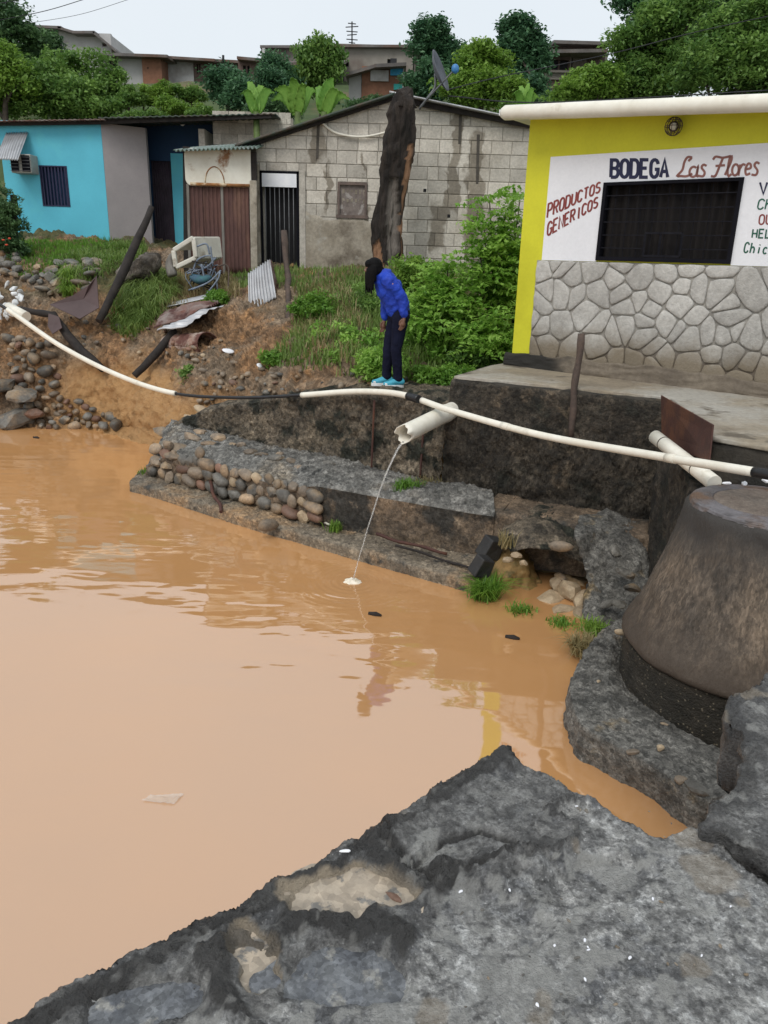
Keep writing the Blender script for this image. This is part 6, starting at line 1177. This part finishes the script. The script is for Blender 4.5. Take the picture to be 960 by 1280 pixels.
for i, (px, py, Y, rx, rz, mt, lb) in enumerate([(175, 134, 29, 30, 14, 'mid', 'low green bush over the middle of the blue house roof'), (215, 120, 30, 30, 16, 'light', 'pale scrubby bush on the slope below the brick fronted house'), (250, 130, 29, 26, 12, 'mid', 'low bush above the porch roof'), (640, 128, 24, 26, 14, 'mid', 'low bush behind the right slope of the block house roof'), (680, 118, 24, 24, 22, 'dark', 'dark bush below the two storey hill building'), (180, 108, 33, 26, 14, 'light', 'light weedy bush under the hillside houses'), (198, 100, 31, 20, 12, 'light', 'pale green weeds on the slope under the brick corner'), (238, 104, 31, 20, 12, 'mid', 'green weeds on the slope under the long low house'), (160, 108, 31, 16, 14, 'mid', 'green weeds at the right edge of the layered tree'), (455, 118, 26, 40, 14, 'dark', 'dark hedge behind the banana plants'), (330, 122, 27, 40, 14, 'dark', 'dark hedge above the lean-to roof')]):
    c = D(px, py, Y); tree('bush', lb, [lob(px, py+15, Y, rx*.8, rz*.55), lob(px+rx*.5, py+17, Y, rx*.6, rz*.45)], mt, ((c[0], Y, gz(c[0], Y)-.2), .06), ncl=70, nleaf=45, crad=.2, lsize=.075, cat='bush', limbs=4)
# shrubs between the houses and the wall
def shrub(px, py, Y, rx, rz, mt, lb, n=90, ls=.04, nl=70, stem=4, cr=.16):
    c = D(px, py, Y); g = min(BFLAT, key=lambda p: abs(p[0]-c[0])+abs(p[1]-Y)); root = empty('shrub', (c[0], Y, g[2]), lb, 'shrub'); C, S, ti, cc = clumps([lob(px, py, Y, rx, rz), lob(px+rx*.3, py+rz*.5, Y-.15, rx*.8, rz*.6)], n, nl, cr, ls, shell=.25); link('foliage', leaves_mesh('foliage', C, S, ti, droop=.3, asp=.42), LM[mt], root); mb = MB()
    for k in range(stem): e = cc[RNG.integers(len(cc))]; mb.tube(densify([(c[0]+rr(-.1, .1), Y+rr(-.1, .1), g[2]-.05), ((c[0]+e[0])/2, Y, (g[2]+e[2])/2), e], 8), list(np.linspace(.02, .005, 8)), 5)
    mb.build('stems', MT['bark'], root)
def sprays(px0, Y0, items, lb, mt='shrub'):
    """arching stems with pinnate leaves"""
    g = D(px0, 470, Y0); b0 = min(BFLAT, key=lambda p: abs(p[0]-g[0])+abs(p[1]-Y0)); root = empty('tall_shrub', (g[0], Y0, b0[2]), lb, 'shrub'); C, S, ti = [], [], []; mb = MB()
    for px, py, Y, nfr in items:
        e = D(px, py, Y); st = densify([(g[0]+rr(-.15, .15), Y0, b0[2]-.05), (g[0]*.4+e[0]*.6, (Y0+Y)/2, (b0[2]+e[2])/2+.1), e], 12); mb.tube(st, list(np.linspace(.022, .008, 12)), 5)
        for f in range(nfr):
            s = st[RNG.integers(6, 12)]; d = np.array([rr(-1, 1), rr(-1, .5), rr(-.25, .7)]); d /= np.linalg.norm(d); Lf = rr(.30, .55); t0 = random.random()
            for q in np.linspace(.15, 1, 11):
                m_ = s+d*Lf*q+np.array([0, 0, -.28*Lf*q*q]); sd_ = np.cross(d, (0, 0, 1)); sd_ /= np.linalg.norm(sd_)+1e-6
                for sg in (-1, 1): C.append(m_+sd_*sg*.055*(1.25-q*.5)+np.array([rr(-.01, .01)]*3)); S.append(rr(.035, .055)); ti.append(min(1, .65*t0+.35*random.random()))
    link('foliage', leaves_mesh('foliage', np.array(C), np.array(S), np.array(ti), up=1., asp=.5), LM[mt], root); mb.build('stems', MT['bark'], root)
sprays(620, 11.6, [(612, 250, 11.4, 34), (632, 262, 11.5, 34), (605, 285, 11.3, 34), (645, 290, 11.6, 26), (600, 320, 11.2, 34), (628, 310, 11.3, 30), (640, 330, 11.4, 26), (598, 345, 11.1, 26), (616, 345, 11.1, 30), (650, 250, 11.9, 22)], 'tall bright green shrub with feathery leaves left of the yellow shop')
sprays(555, 11.3, [(545, 345, 11.1, 34), (560, 330, 11.2, 34), (530, 370, 10.9, 34), (575, 355, 11.0, 32), (520, 395, 10.7, 26), (553, 385, 10.7, 34), (590, 375, 10.9, 26), (535, 405, 10.6, 22)], 'light green feathery shrub behind the person')
sprays(610, 10.7, [(600, 405, 10.4, 28), (625, 395, 10.5, 28), (585, 425, 10.3, 24), (632, 425, 10.3, 24), (612, 440, 10.2, 24)], 'darker low feathery shrub beside the shop corner', 'shrub')
shrub(515, 345, 12.6, 30, 20, 'light', 'pale leafy shrub at the foot of the burnt stump', 90)
shrub(600, 440, 10.6, 40, 36, 'mid', 'dense dark undergrowth beside the shop platform', 80)
shrub(640, 350, 12.2, 22, 70, 'dark', 'dark vines climbing in the gap beside the yellow shop', 130)
shrub(530, 440, 10.9, 36, 34, 'shrub', 'green weedy shrub right of the person', 60)
shrub(450, 440, 11.0, 40, 32, 'shrub', 'green weedy shrub left of the person', 55)
shrub(480, 375, 12.4, 46, 26, 'mid', 'low green weeds between the stump and the person', 60)
shrub(560, 470, 9.9, 46, 12, 'wet_grass', 'bright ground cover at the foot of the shrubs by the platform', 120, .035, 50, 3, .1)
shrub(415, 430, 11.6, 34, 26, 'shrub', 'bright leafy weeds on the bank behind the black hose', 60)
shrub(475, 455, 10.3, 30, 18, 'shrub', 'low bright weeds at the feet of the person', 60)
shrub(395, 385, 13.0, 30, 16, 'wet_grass', 'green weeds below the boarded window', 50)
shrub(348, 447, 11.9, 24, 10, 'wet_grass', 'small bright green creeper on the bank above the wall', 60, .035, 50, 3, .1)
shrub(8, 280, 17.2, 20, 46, 'dark', 'dark leafy shrub with a few red flowers at the left post', 120)
shrub(270, 372, 14.6, 16, 10, 'wet_grass', 'small green weed beside the rust red sheet', 40, .04)
shrub(238, 470, 12.7, 8, 14, 'mid', 'small weed hanging below the rusted drum', 30, .035)
for px, py in [(4, 300), (12, 298), (8, 306)]: tag(rock('cobble', 'flower_red' if 'flower_red' in MT else (mk('flower_red', (.55, .08, .03), (.45, .05, .02), 9, .6, 0) and 'flower_red'), D(px, py, 16.4), (.035, .035, .035), None, 'flower'), 'small orange red flower on the shrub by the left post', 'flower', 'red flowers')
# grass
def blades(name, label, poly, n, hmin, hmax, mt, surf=None, lean=.35, wdt=.010, hang=0., kind='stuff'):
    S_ = BFLAT if surf is None else surf.reshape(-1, 3); x, y = proj(S_); ok = np.where(inpoly(x, y, poly))[0]
    if len(ok) == 0: print('no grass', label); return
    i = RNG.choice(ok, n); b = S_[i]+RNG.normal(size=(n, 3))*np.array([.03, .03, .0]); b[:, 2] -= .01; patch = fbm(b, 1.6, 2); h = RNG.uniform(hmin, hmax, n)*(1+.6*patch); d = RNG.normal(size=(n, 3)); d[:, 2] = 0; d /= np.linalg.norm(d, axis=1, keepdims=True); d[:, 1] -= hang; ln = RNG.uniform(.1, 1, n)*lean+hang*.6
    side = np.cross(d, (0, 0, 1)); side /= np.linalg.norm(side, axis=1, keepdims=True)+1e-9; w2 = wdt*RNG.uniform(.6, 1.2, n)[:, None]
    mid = b+np.array([0, 0, 1.])*h[:, None]*.55+d*(h*ln*.4)[:, None]; tip = b+np.array([0, 0, 1.])*(h*(1-.5*ln-hang*.9))[:, None]+d*(h*ln*1.1)[:, None]
    V = np.stack([b-side*w2, b+side*w2, mid+side*w2*.7, mid-side*w2*.7, tip], 1).reshape(-1, 3); k = np.arange(n)*5; Fc = np.concatenate([np.stack([k, k+1, k+2], 1), np.stack([k, k+2, k+3], 1), np.stack([k+3, k+2, k+4], 1)]); me = npmesh(name, V, Fc); fattr(me, 'tint', np.repeat(np.clip(.5+.5*patch+RNG.normal(size=n)*.25, 0, 1), 5)); o = link(name, me, LM[mt]); tag(o, label, 'grass', kind=kind); return o
blades('grass', 'bright lawn patch on the bank before the turquoise house', [(20, 300), (60, 302), (140, 300), (180, 305), (178, 320), (60, 345), (20, 350)], 9000, .06, .14, 'wet_grass')
blades('grass', 'long grass overhanging the bank below the porch', [(75, 325), (180, 300), (185, 320), (150, 340), (130, 345), (100, 372), (85, 360)], 2600, .14, .32, 'grass', hang=.25, lean=.9)
blades('grass', 'long pale grass tumbling beside the rusty sheets', [(140, 385), (175, 355), (215, 348), (220, 372), (195, 400), (165, 425), (142, 415)], 2800, .2, .42, 'grass', hang=.35, lean=.9)
blades('grass', 'dry straw coloured grass below the fallen trunk', [(190, 345), (290, 345), (300, 372), (215, 385), (200, 400)], 3000, .12, .28, 'dry', lean=.8)
blades('grass', 'green grass bank left of the person', [(370, 360), (470, 345), (560, 360), (640, 430), (560, 480), (420, 470), (330, 455), (368, 420)], 9000, .10, .26, 'grass', lean=.8)
blades('grass', 'dry grass among the weeds on the bank above the wall', [(368, 365), (430, 350), (460, 420), (440, 460), (375, 430)], 1500, .12, .32, 'dry', lean=.9)
blades('grass', 'thin grass line before the block house', [(285, 340), (600, 338), (600, 362), (290, 360)], 5000, .08, .2, 'grass')
blades('grass', 'yellow green grass hanging from the bank under the porch', [(82, 345), (90, 345), (88, 372), (80, 372)], 500, .2, .35, 'light', hang=.5)
def tuft(px, py, z, r, n, hmin, hmax, mt, lb, lean=.6, Y=None):
    c = G(px, py, z) if Y is None else D(px, py, Y); k = 220; a = RNG.uniform(0, 2*math.pi, k); q = r*np.sqrt(RNG.random(k)); S_ = np.stack([c[0]+q*np.cos(a), c[1]+q*np.sin(a), np.full(k, c[2])], 1); x, y = proj(S_); o = blades('grass_tuft', lb, [(x.min()-1, y.min()-1), (x.max()+1, y.min()-1), (x.max()+1, y.max()+1), (x.min()-1, y.max()+1)], n, hmin, hmax, mt, S_, lean, .007, kind=None); o['category'] = 'grass'; o['kind'] = 'stuff'
tuft(605, 745, -1.58, .10, 420, .14, .28, 'wet_grass', 'dense green grass tuft at the water by the ledge end', 1.2)
tuft(652, 765, -1.6, .09, 110, .05, .12, 'wet_grass', 'low green weed at the water before the hollow', 1.3)
tuft(702, 780, -1.6, .10, 120, .04, .1, 'wet_grass', 'floating line of green weed at the edge of the hollow', 1.4); tuft(742, 790, -1.5, .10, 160, .08, .16, 'light', 'yellowish weed at the water below the concrete spill', 1.2)
tuft(728, 815, -1.55, .09, 240, .12, .24, 'dry', 'brown dead grass trailing into the water at the footing', 1.3)
tuft(510, 612, -.95, .14, 300, .08, .2, 'wet_grass', 'green weeds growing on the bench under the drain pipe', .9); tuft(535, 606, -.93, .14, 160, .06, .16, 'dry', 'straw coloured weeds on the bench under the drain pipe', 1.); tuft(418, 662, -1.44, .05, 120, .08, .16, 'light', 'small yellowish weed on the ledge beside the stream', .8); tuft(183, 592, -1.46, .07, 140, .06, .14, 'light', 'small weed at the far tip of the ledge', .8)
tuft(632, 682, -1.2, .03, 60, .1, .2, 'dry', 'dry orange grass hanging beside the black blocks', .6, 7.05)
# banana plants behind the roof
def banana(px, items, lb, Y=20.5):
    c = D(px, 140, Y); g = gz(c[0], Y); root = empty('banana_plant', (c[0], Y, g), lb, 'banana plant'); MB().tube([(c[0], Y, g-.2), (c[0]+.03, Y, (g+c[2])/2), (c[0], Y, c[2])], [.13, .11, .07], 10).build('stem', MT['leaf_stem'], root)
    for tx, ty, wd in items:
        e = D(tx, ty, Y+rr(-.3, .3)); s = np.array([c[0], Y, c[2]]); m_ = s*.45+e*.55+np.array([0, 0, .22]); L_ = densify([s, m_, e], 24); d = e-s; sd_ = np.cross(d, (0, 1, .15)); sd_ /= np.linalg.norm(sd_); rows = []
        for t in np.linspace(-1, 1, 9): w_ = wd*Y/960*np.sin(np.clip(np.linspace(.12, 1, 24), 0, 1)**.8*math.pi)**.7; rows.append(L_+sd_*(w_*t)[:, None]+np.array([0, -.06, -.10])*(t*t)*w_[:, None]*2+np.array([0, 0, .02])*np.sin(np.linspace(0, 60, 24))[:, None]*abs(t))
        P = np.array(rows); o = sheet('leaf', P, LM['banana'], root); fattr(o.data, 'tint', np.repeat(rr(.1, 1)*np.ones(9), 24)*.6+.4*RNG.random(9*24)); s_ = o.modifiers.new('s', 'SOLIDIFY'); s_.thickness = .004
mk('leaf_stem', (.10, .15, .04), (.07, .10, .03), 5, .6, .2)
banana(372, [(364, 97, 9), (342, 112, 7.5), (398, 114, 7), (383, 106, 6), (338, 126, 6)], 'banana plant with a broad upright leaf behind the left roof slope'); banana(405, [(417, 97, 10), (427, 116, 7), (394, 110, 7), (438, 124, 6)], 'banana plant with the brightest leaf near the roof ridge'); banana(320, [(309, 102, 7), (330, 108, 7), (300, 118, 6), (344, 116, 6.5), (318, 112, 6)], 'banana plant above the lean-to roof')
banana(655, [(648, 108, 5), (670, 112, 5), (640, 118, 5), (662, 104, 4), (676, 124, 5)], 'small palm like plant behind the left end of the shop roof', 22.)

# ================================================================== HILLSIDE BUILDINGS
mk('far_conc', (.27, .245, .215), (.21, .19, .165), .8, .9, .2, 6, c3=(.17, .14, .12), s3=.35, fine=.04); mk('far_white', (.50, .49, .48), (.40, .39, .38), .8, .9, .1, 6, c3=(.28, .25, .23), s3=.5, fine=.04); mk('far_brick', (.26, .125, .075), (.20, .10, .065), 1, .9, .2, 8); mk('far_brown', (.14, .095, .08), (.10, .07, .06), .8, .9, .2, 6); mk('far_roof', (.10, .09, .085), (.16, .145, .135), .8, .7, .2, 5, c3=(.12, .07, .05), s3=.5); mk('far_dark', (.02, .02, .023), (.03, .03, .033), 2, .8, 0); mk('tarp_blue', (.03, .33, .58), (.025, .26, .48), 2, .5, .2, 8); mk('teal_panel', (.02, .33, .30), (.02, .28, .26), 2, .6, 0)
def far_house(name, lb, Y, rects, dep=5., roofs=(), wins=(), extra=(), base=None):
    """rects: (x0,y0,x1,y1,mat[,dY]) wall faces in the plane of that house; wins hold dark openings set back in frames"""
    xs = [r[0] for r in rects]; c = D(sum(xs)/len(xs), rects[0][3], Y); root = empty(name, (c[0], Y, c[2]), lb, 'house')
    for r in rects:
        dy = r[5] if len(r) > 5 else 0; a, b = D(r[0], r[3], Y+dy), D(r[2], r[1], Y+dy); hs = []
        for w_ in wins:
            if r[0] < w_[0] and w_[2] < r[2] and r[1] < w_[1] and w_[3] < r[3]: p, q = D(w_[0], w_[3], Y+dy), D(w_[2], w_[1], Y+dy); hs.append((p[0], q[0], p[2], q[2]))
        zlo = min(a[2], gz(a[0], Y+dy)-.5)
        facade(a[0], b[0], zlo, b[2], hs, 0, .25, fxz(Y+dy)).build('wall', MT[r[4]], root); MB().box((a[0], Y+dy+.26, zlo), (b[0], Y+dy+dep, b[2]-.05)).build('room', MT[r[4]], root)
        for h in hs: wo_ = MB().box((h[0]-.05, Y+dy+.2, h[2]-.05), (h[1]+.05, Y+dy+.24, h[3]+.05)).build('window', MT['far_dark'], root); MB().bar(((h[0]+h[1])/2, Y+dy+.1, h[2]), ((h[0]+h[1])/2, Y+dy+.1, h[3]), .07).build('window_bar', MT['far_brown'], root)
    for x0, y0, x1, y1, mt, d0, d1, rise in roofs:
        a, b = D(x0, y0, Y+d0), D(x1, y1, Y+d0); MB().hexa([(a[0], Y+d0, a[2]-.06), (b[0], Y+d0, b[2]-.06), (b[0], Y+d1, b[2]+rise-.06), (a[0], Y+d1, a[2]+rise-.06), (a[0], Y+d0, a[2]+.06), (b[0], Y+d0, b[2]+.06), (b[0], Y+d1, b[2]+rise+.06), (a[0], Y+d1, a[2]+rise+.06)]).build('roof', MT[mt], root)
    for x0, y0, x1, y1, mt, dy, nm in extra: a, b = D(x0, y1, Y+dy), D(x1, y0, Y+dy); MB().box((a[0], Y+dy, a[2]), (b[0], Y+dy+.08, b[2])).build(nm, MT[mt], root)
    return root
far_house('hillside_house', 'grey white house with sloping roof highest on the left hill', 47, [(28, 36, 74, 66, 'far_white', .3), (74, 38, 92, 66, 'far_white', .1), (92, 42, 138, 66, 'far_white')], 6, [(24, 32, 76, 34, 'far_roof', -.6, 6.5, .3), (72, 34, 92, 40, 'far_roof', -.6, 6.5, .2), (90, 40, 118, 40, 'far_roof', -.7, 6.5, .1), (116, 40, 145, 64, 'far_roof', -.7, 6.5, .1)], [(56, 38, 70, 46), (128, 54, 133, 58)])
far_house('hillside_house', 'pale stained house with brick corner below the highest left house', 42, [(124, 70, 179, 93, 'far_white'), (179, 71, 201, 104, 'far_brick', -.2), (124, 94, 179, 128, 'far_brown', .3)], 5, [(120, 67, 209, 70, 'far_roof', -.7, 6, .3)], [(132, 71, 147, 84), (158, 70, 174, 81), (184, 84, 186, 86)])
far_house('hillside_house', 'long low white and brown house at the middle of the left hill', 43, [(206, 72, 241, 99, 'far_white'), (241, 73, 262, 102, 'far_brown', .1), (262, 76, 298, 100, 'far_white', .6), (206, 99, 262, 122, 'far_conc', .4)], 5, [(202, 71, 268, 75, 'far_roof', -.7, 6, .3), (262, 75, 300, 77, 'far_roof', -.3, 6, .2)], [(221, 73, 226, 76), (246, 80, 250, 92)])
far_house('hillside_house', 'small dark sheds at the left of the long concrete building', 40, [(298, 74, 330, 96, 'far_brown'), (328, 60, 331, 82, 'far_white', 1)], 4, [(296, 72, 330, 75, 'far_roof', -.5, 5, .3)], [(304, 82, 312, 92)])
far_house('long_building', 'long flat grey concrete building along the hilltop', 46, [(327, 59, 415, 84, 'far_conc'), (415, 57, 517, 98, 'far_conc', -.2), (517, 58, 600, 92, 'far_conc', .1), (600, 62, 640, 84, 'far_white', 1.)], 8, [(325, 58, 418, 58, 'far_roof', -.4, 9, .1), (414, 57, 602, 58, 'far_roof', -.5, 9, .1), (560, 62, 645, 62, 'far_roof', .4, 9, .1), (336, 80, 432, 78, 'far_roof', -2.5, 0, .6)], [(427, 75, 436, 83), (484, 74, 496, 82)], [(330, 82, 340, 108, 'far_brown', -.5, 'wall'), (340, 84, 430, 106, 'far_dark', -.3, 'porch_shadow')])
far_house('brick_shack', 'small brick shack patched with a blue tarp below the long building', 34, [(452, 84, 505, 113, 'far_brick'), (436, 92, 452, 112, 'far_white', .1)], 4, [(432, 93, 470, 82, 'far_roof', -.5, 5, .2), (468, 82, 508, 80, 'far_roof', -.6, 5, .2)], [], [(488, 82, 504, 94, 'tarp_blue', -.1, 'tarp'), (463, 88, 486, 101, 'far_white', -.1, 'patch'), (492, 105, 503, 112, 'teal_panel', -.1, 'panel'), (503, 82, 505.5, 113, 'far_white', -.15, 'post'), (488, 73, 496, 81, 'far_dark', .5, 'chimney')])
far_house('hill_building', 'brown two storey concrete building on the hill left of the big trees', 35, [(683, 66, 714, 99, 'far_brown'), (714, 70, 734, 97, 'far_conc', .3), (696, 55, 758, 68, 'far_brown', .5), (734, 68, 760, 97, 'far_conc', 1.)], 5, [(679, 64, 760, 63, 'far_roof', -.7, 5.5, .1), (692, 52, 761, 54, 'far_roof', 0, 6, .1)], [(687, 75, 711, 87)], [(682, 88, 714, 90, 'far_conc', -.25, 'balcony_edge'), (682, 90, 713, 99, 'far_conc', -.1, 'balcony_wall'), (682, 66, 684.5, 99, 'far_conc', -.3, 'column'), (712, 66, 714.5, 99, 'far_conc', -.3, 'column')])
an = empty('antenna', D(440, 57, 46), 'spindly television antenna on the long concrete building', 'antenna'); MB().tube([D(440, 58, 46), D(440, 27, 46)], .04, 6).build('mast', MT['far_dark'], an)
for y, wd in [(29, 5), (34, 8), (39, 7), (44, 6), (49, 7), (53, 4)]: MB().bar(D(440-wd, y, 46), D(440+wd, y+(1 if y % 2 else -1), 46), .04).build('element', MT['far_dark'], an)
tag(MB().tube([D(677, 100, 34), D(676, 57, 34)], .06, 6).build('utility_pole', MT['dark_timber'], None), 'thin dark pole beside the brown hill building', 'pole'); tag(MB().tube([D(279, 78, 42), D(279, 69, 42)], .06, 6).build('roof_pole', MT['far_dark'], None), 'short pole on the low hillside house roof', 'pole')
def wire(L_, r, lb): tag(MB().tube(densify([D(*p) for p in L_], 24), r, 5).build('power_line', MT['far_dark'], None), lb, 'cable')
wire([(-20, 29, 30), (55, 14, 31), (112, -3, 32)], .012, 'upper left power line across the sky'); wire([(30, 30, 34), (100, 18, 34), (165, -2, 34)], .008, 'fainter power line to the right of the upper left one'); wire([(-10, 6, 30), (28, -1, 30)], .012, 'short power line at the top left corner')
wire([(560, 112, 17.5), (625, 96, 18.2), (760, 68, 18.6), (870, 40, 18.8), (990, 14, 19)], .010, 'power line rising over the trees behind the shop'); wire([(560, 120, 16.8), (680, 128, 17), (960, 113, 16)], .012, 'low cable sagging above the shop roof')
# ================================================================== PERSON
def person():
    base = G(489, 483, 0.02); base = np.array([base[0], base[1], .03]); mk('skin', (.17, .085, .055), (.15, .075, .05), 6, .5, .02, fine=.04); mk('jacket', (.010, .055, .48), (.008, .035, .34), 5, .65, .25, 30, fine=.04); mk('trousers', (.009, .011, .028), (.006, .007, .018), 5, .85, .2, 40, spec=.12, fine=.04); mk('hair', (.003, .003, .0035), (.006, .0055, .006), 20, .7, .5, 60, spec=.12); mk('shoe', (.06, .38, .50), (.05, .30, .42), 6, .6, .05); mk('sole', (.78, .80, .80), (.7, .7, .7), 6, .6, 0); mk('waist', (.05, .03, .025), (.04, .025, .02), 6, .8, .1); mk('patch', (.65, .30, .22), (.6, .35, .3), 6, .6, 0)
    rz_ = R(14); cR, sR = math.cos(rz_), math.sin(rz_); P = lambda x, y, z: (base[0]+cR*x-sR*y, base[1]+sR*x+cR*y, base[2]+z)       # local -x is where the person faces
    def rem(mb, name, mt, parent, vox, sm=3):
        o = mb.build(name, MT[mt], parent); r = o.modifiers.new('remesh', 'REMESH'); r.mode = 'VOXEL'; r.voxel_size = vox; r.use_smooth_shade = True; s = o.modifiers.new('smooth', 'SMOOTH'); s.factor = .5; s.iterations = sm; return o
    def limb(mb, pts, rad, n=14, sq=1.): L_ = densify([P(*p) for p in pts], 4*len(pts)); mb.tube(L_, list(np.interp(np.linspace(0, 1, len(L_)), np.linspace(0, 1, len(rad)), rad)), n, True, sq); mb.ball(L_[0], rad[0]*.98, 10); mb.ball(L_[-1], rad[-1]*.98, 10)
    b = MB(); hip, chest, neck, head = (.07, 0, .90), (-.07, 0, 1.16), (-.165, 0, 1.30), (-.255, 0, 1.385)
    limb(b, [hip, (.0, 0, 1.02), chest, (-.13, 0, 1.26)], [.115, .10, .12, .10]); limb(b, [(-.13, 0, 1.25), neck, (-.21, 0, 1.35)], [.06, .048, .048])
    b.ball(P(-.262, 0, 1.385), (.088, .078, .098), 16); b.ball(P(-.305, 0, 1.345), (.05, .055, .05), 12); b.tube([P(-.335, 0, 1.375), P(-.365, 0, 1.345)], [.010, .017], 8); b.tube([P(-.335, -.022, 1.318), P(-.345, 0, 1.312), P(-.335, .022, 1.318)], .009, 6)
    for s in (-1, 1): b.ball(P(-.333, .03*s, 1.387), .013, 8); b.ball(P(-.24, .08*s, 1.37), (.02, .012, .028), 8)
    LEG = {-1: [(.075, -.085, .87), (.028, -.09, .47), (.060, -.08, .09), (.015, -.08, .045)], 1: [(.065, .085, .87), (-.025, .09, .47), (-.045, .09, .09), (-.09, .09, .045)]}
    for s, L_ in LEG.items(): limb(b, L_, [.088, .055, .038, .032])
    ARM = {-1: [(-.115, -.165, 1.24), (.055, -.185, 1.045), (.085, -.19, .845)], 1: [(-.12, .165, 1.24), (-.05, .20, 1.0), (-.065, .17, .79)]}
    for s, L_ in ARM.items():
        limb(b, L_, [.047, .04, .027]); wx, wy, wz = L_[-1]; limb(b, [(wx, wy, wz), (wx-.004, wy, wz-.05), (wx-.012, wy, wz-.085)], [.024, .034, .032], 12, .6)
        for k, (fx_, ln) in enumerate([(-.030, .066), (-.012, .076), (.006, .072), (.022, .056)]): limb(b, [(wx+fx_*.9-.008, wy, wz-.085), (wx+fx_-.014, wy-.004*s, wz-.085-ln*.5), (wx+fx_-.030, wy-.010*s, wz-.085-ln)], [.0095, .009, .0075], 8)
        limb(b, [(wx-.022, wy, wz-.03), (wx-.050, wy-.008*s, wz-.062), (wx-.054, wy-.014*s, wz-.098)], [.011, .0105, .008], 8)
    body = rem(b, 'person', 'skin', None, .0055, 2); body.data.name = 'person'
    tag(body, 'person in blue jacket and dark trousers bending forward at the edge of the wall', 'person')
    j = MB(); limb(j, [(.05, 0, .95), (.005, 0, 1.04), (-.07, 0, 1.16), (-.125, 0, 1.255)], [.152, .156, .166, .130], 18, .90); limb(j, [(-.12, -.15, 1.245), (-.125, 0, 1.275), (-.12, .15, 1.245)], [.068, .085, .068]); limb(j, [(-.13, 0, 1.27), (-.165, 0, 1.305)], [.08, .066])
    for s, L_ in ARM.items(): a, e, w_ = [np.array(q) for q in L_]; limb(j, [a, a*.5+e*.5+np.array([.01, 0, .01]), e, e*.45+w_*.55, e*.12+w_*.88], [.072, .066, .058, .052, .046])
    jo = rem(j, 'jacket', 'jacket', body, .010, 4); t = bpy.data.textures.new('folds', 'CLOUDS'); t.noise_scale = .06; dm_ = jo.modifiers.new('folds', 'DISPLACE'); dm_.texture = t; dm_.strength = .035; dm_.mid_level = .3
    MB().tube([P(.065, 0, .915), P(.055, 0, .95)], [.142, .15], 20, True, .9).build('waistband', MT['waist'], body)
    c = P(-.055, -.245, 1.20); MB().ball(P(-.095, -.228, 1.215), (.028, .010, .022), 8).build('sleeve_patch', MT['patch'], body)
    tr = MB(); limb(tr, [(.062, 0, .94), (.078, 0, .86)], [.132, .136], 16, .9)
    for s, L_ in LEG.items(): h_, k_, a_, _ = [np.array(q) for q in L_]; limb(tr, [h_, h_*.5+k_*.5, k_, k_*.45+a_*.55, a_+np.array([.004, 0, .0])], [.104, .088, .070, .062, .058])
    to = rem(tr, 'trousers', 'trousers', body, .010, 4); d2 = to.modifiers.new('folds', 'DISPLACE'); d2.texture = t; d2.strength = .016; d2.mid_level = .5
    for s, L_ in LEG.items():
        x, y, z = L_[2]; sh_ = MB(); limb(sh_, [(x+.045, y, .058), (x-.02, y, .062), (x-.10, y, .043), (x-.155, y, .036)], [.048, .050, .042, .030], 14, .85); limb(sh_, [(x+.01, y, .06), (x+.008, y, .105)], [.048, .050]); so_ = rem(sh_, 'shoe', 'shoe', body, .007, 2)
        out = [P(x+.075*math.cos(0)+0, y, 0)]; poly = [P(x-.055+.135*math.cos(q), y+(.048-.006*math.cos(q))*math.sin(q), 0) for q in np.linspace(0, 2*math.pi, 24, endpoint=False)]; MB().prism([(p[0], p[1], base[2]-.012) for p in poly], (0, 0, .036)).build('sole', MT['sole'], body)
        MB().ball(P(x-.145, y, .034), (.034, .036, .026), 10).build('toe_cap', MT['sole'], body)
    h = MB(); h.ball(P(-.245, 0, 1.405), (.100, .094, .098), 16); h.ball(P(-.215, 0, 1.36), (.085, .092, .085), 14); h.ball(P(-.30, 0, 1.425), (.062, .075, .055), 12)
    for i in range(26):
        a = -1.9+3.8*i/25; y0 = .085*math.sin(a); x0 = -.25-.07*math.cos(a); ln = .22+.10*random.random() if abs(a) < 1.5 else .16; limb(h, [(x0, y0, 1.40), (x0-.02, y0*1.15, 1.33), (x0-.015+rr(-.01, .01), y0*1.1+rr(-.01, .01), 1.40-ln)], [.016, .013, .007], 7)
    rem(h, 'hair', 'hair', body, .0065, 1)
person()
SC.view_layers[0].update()
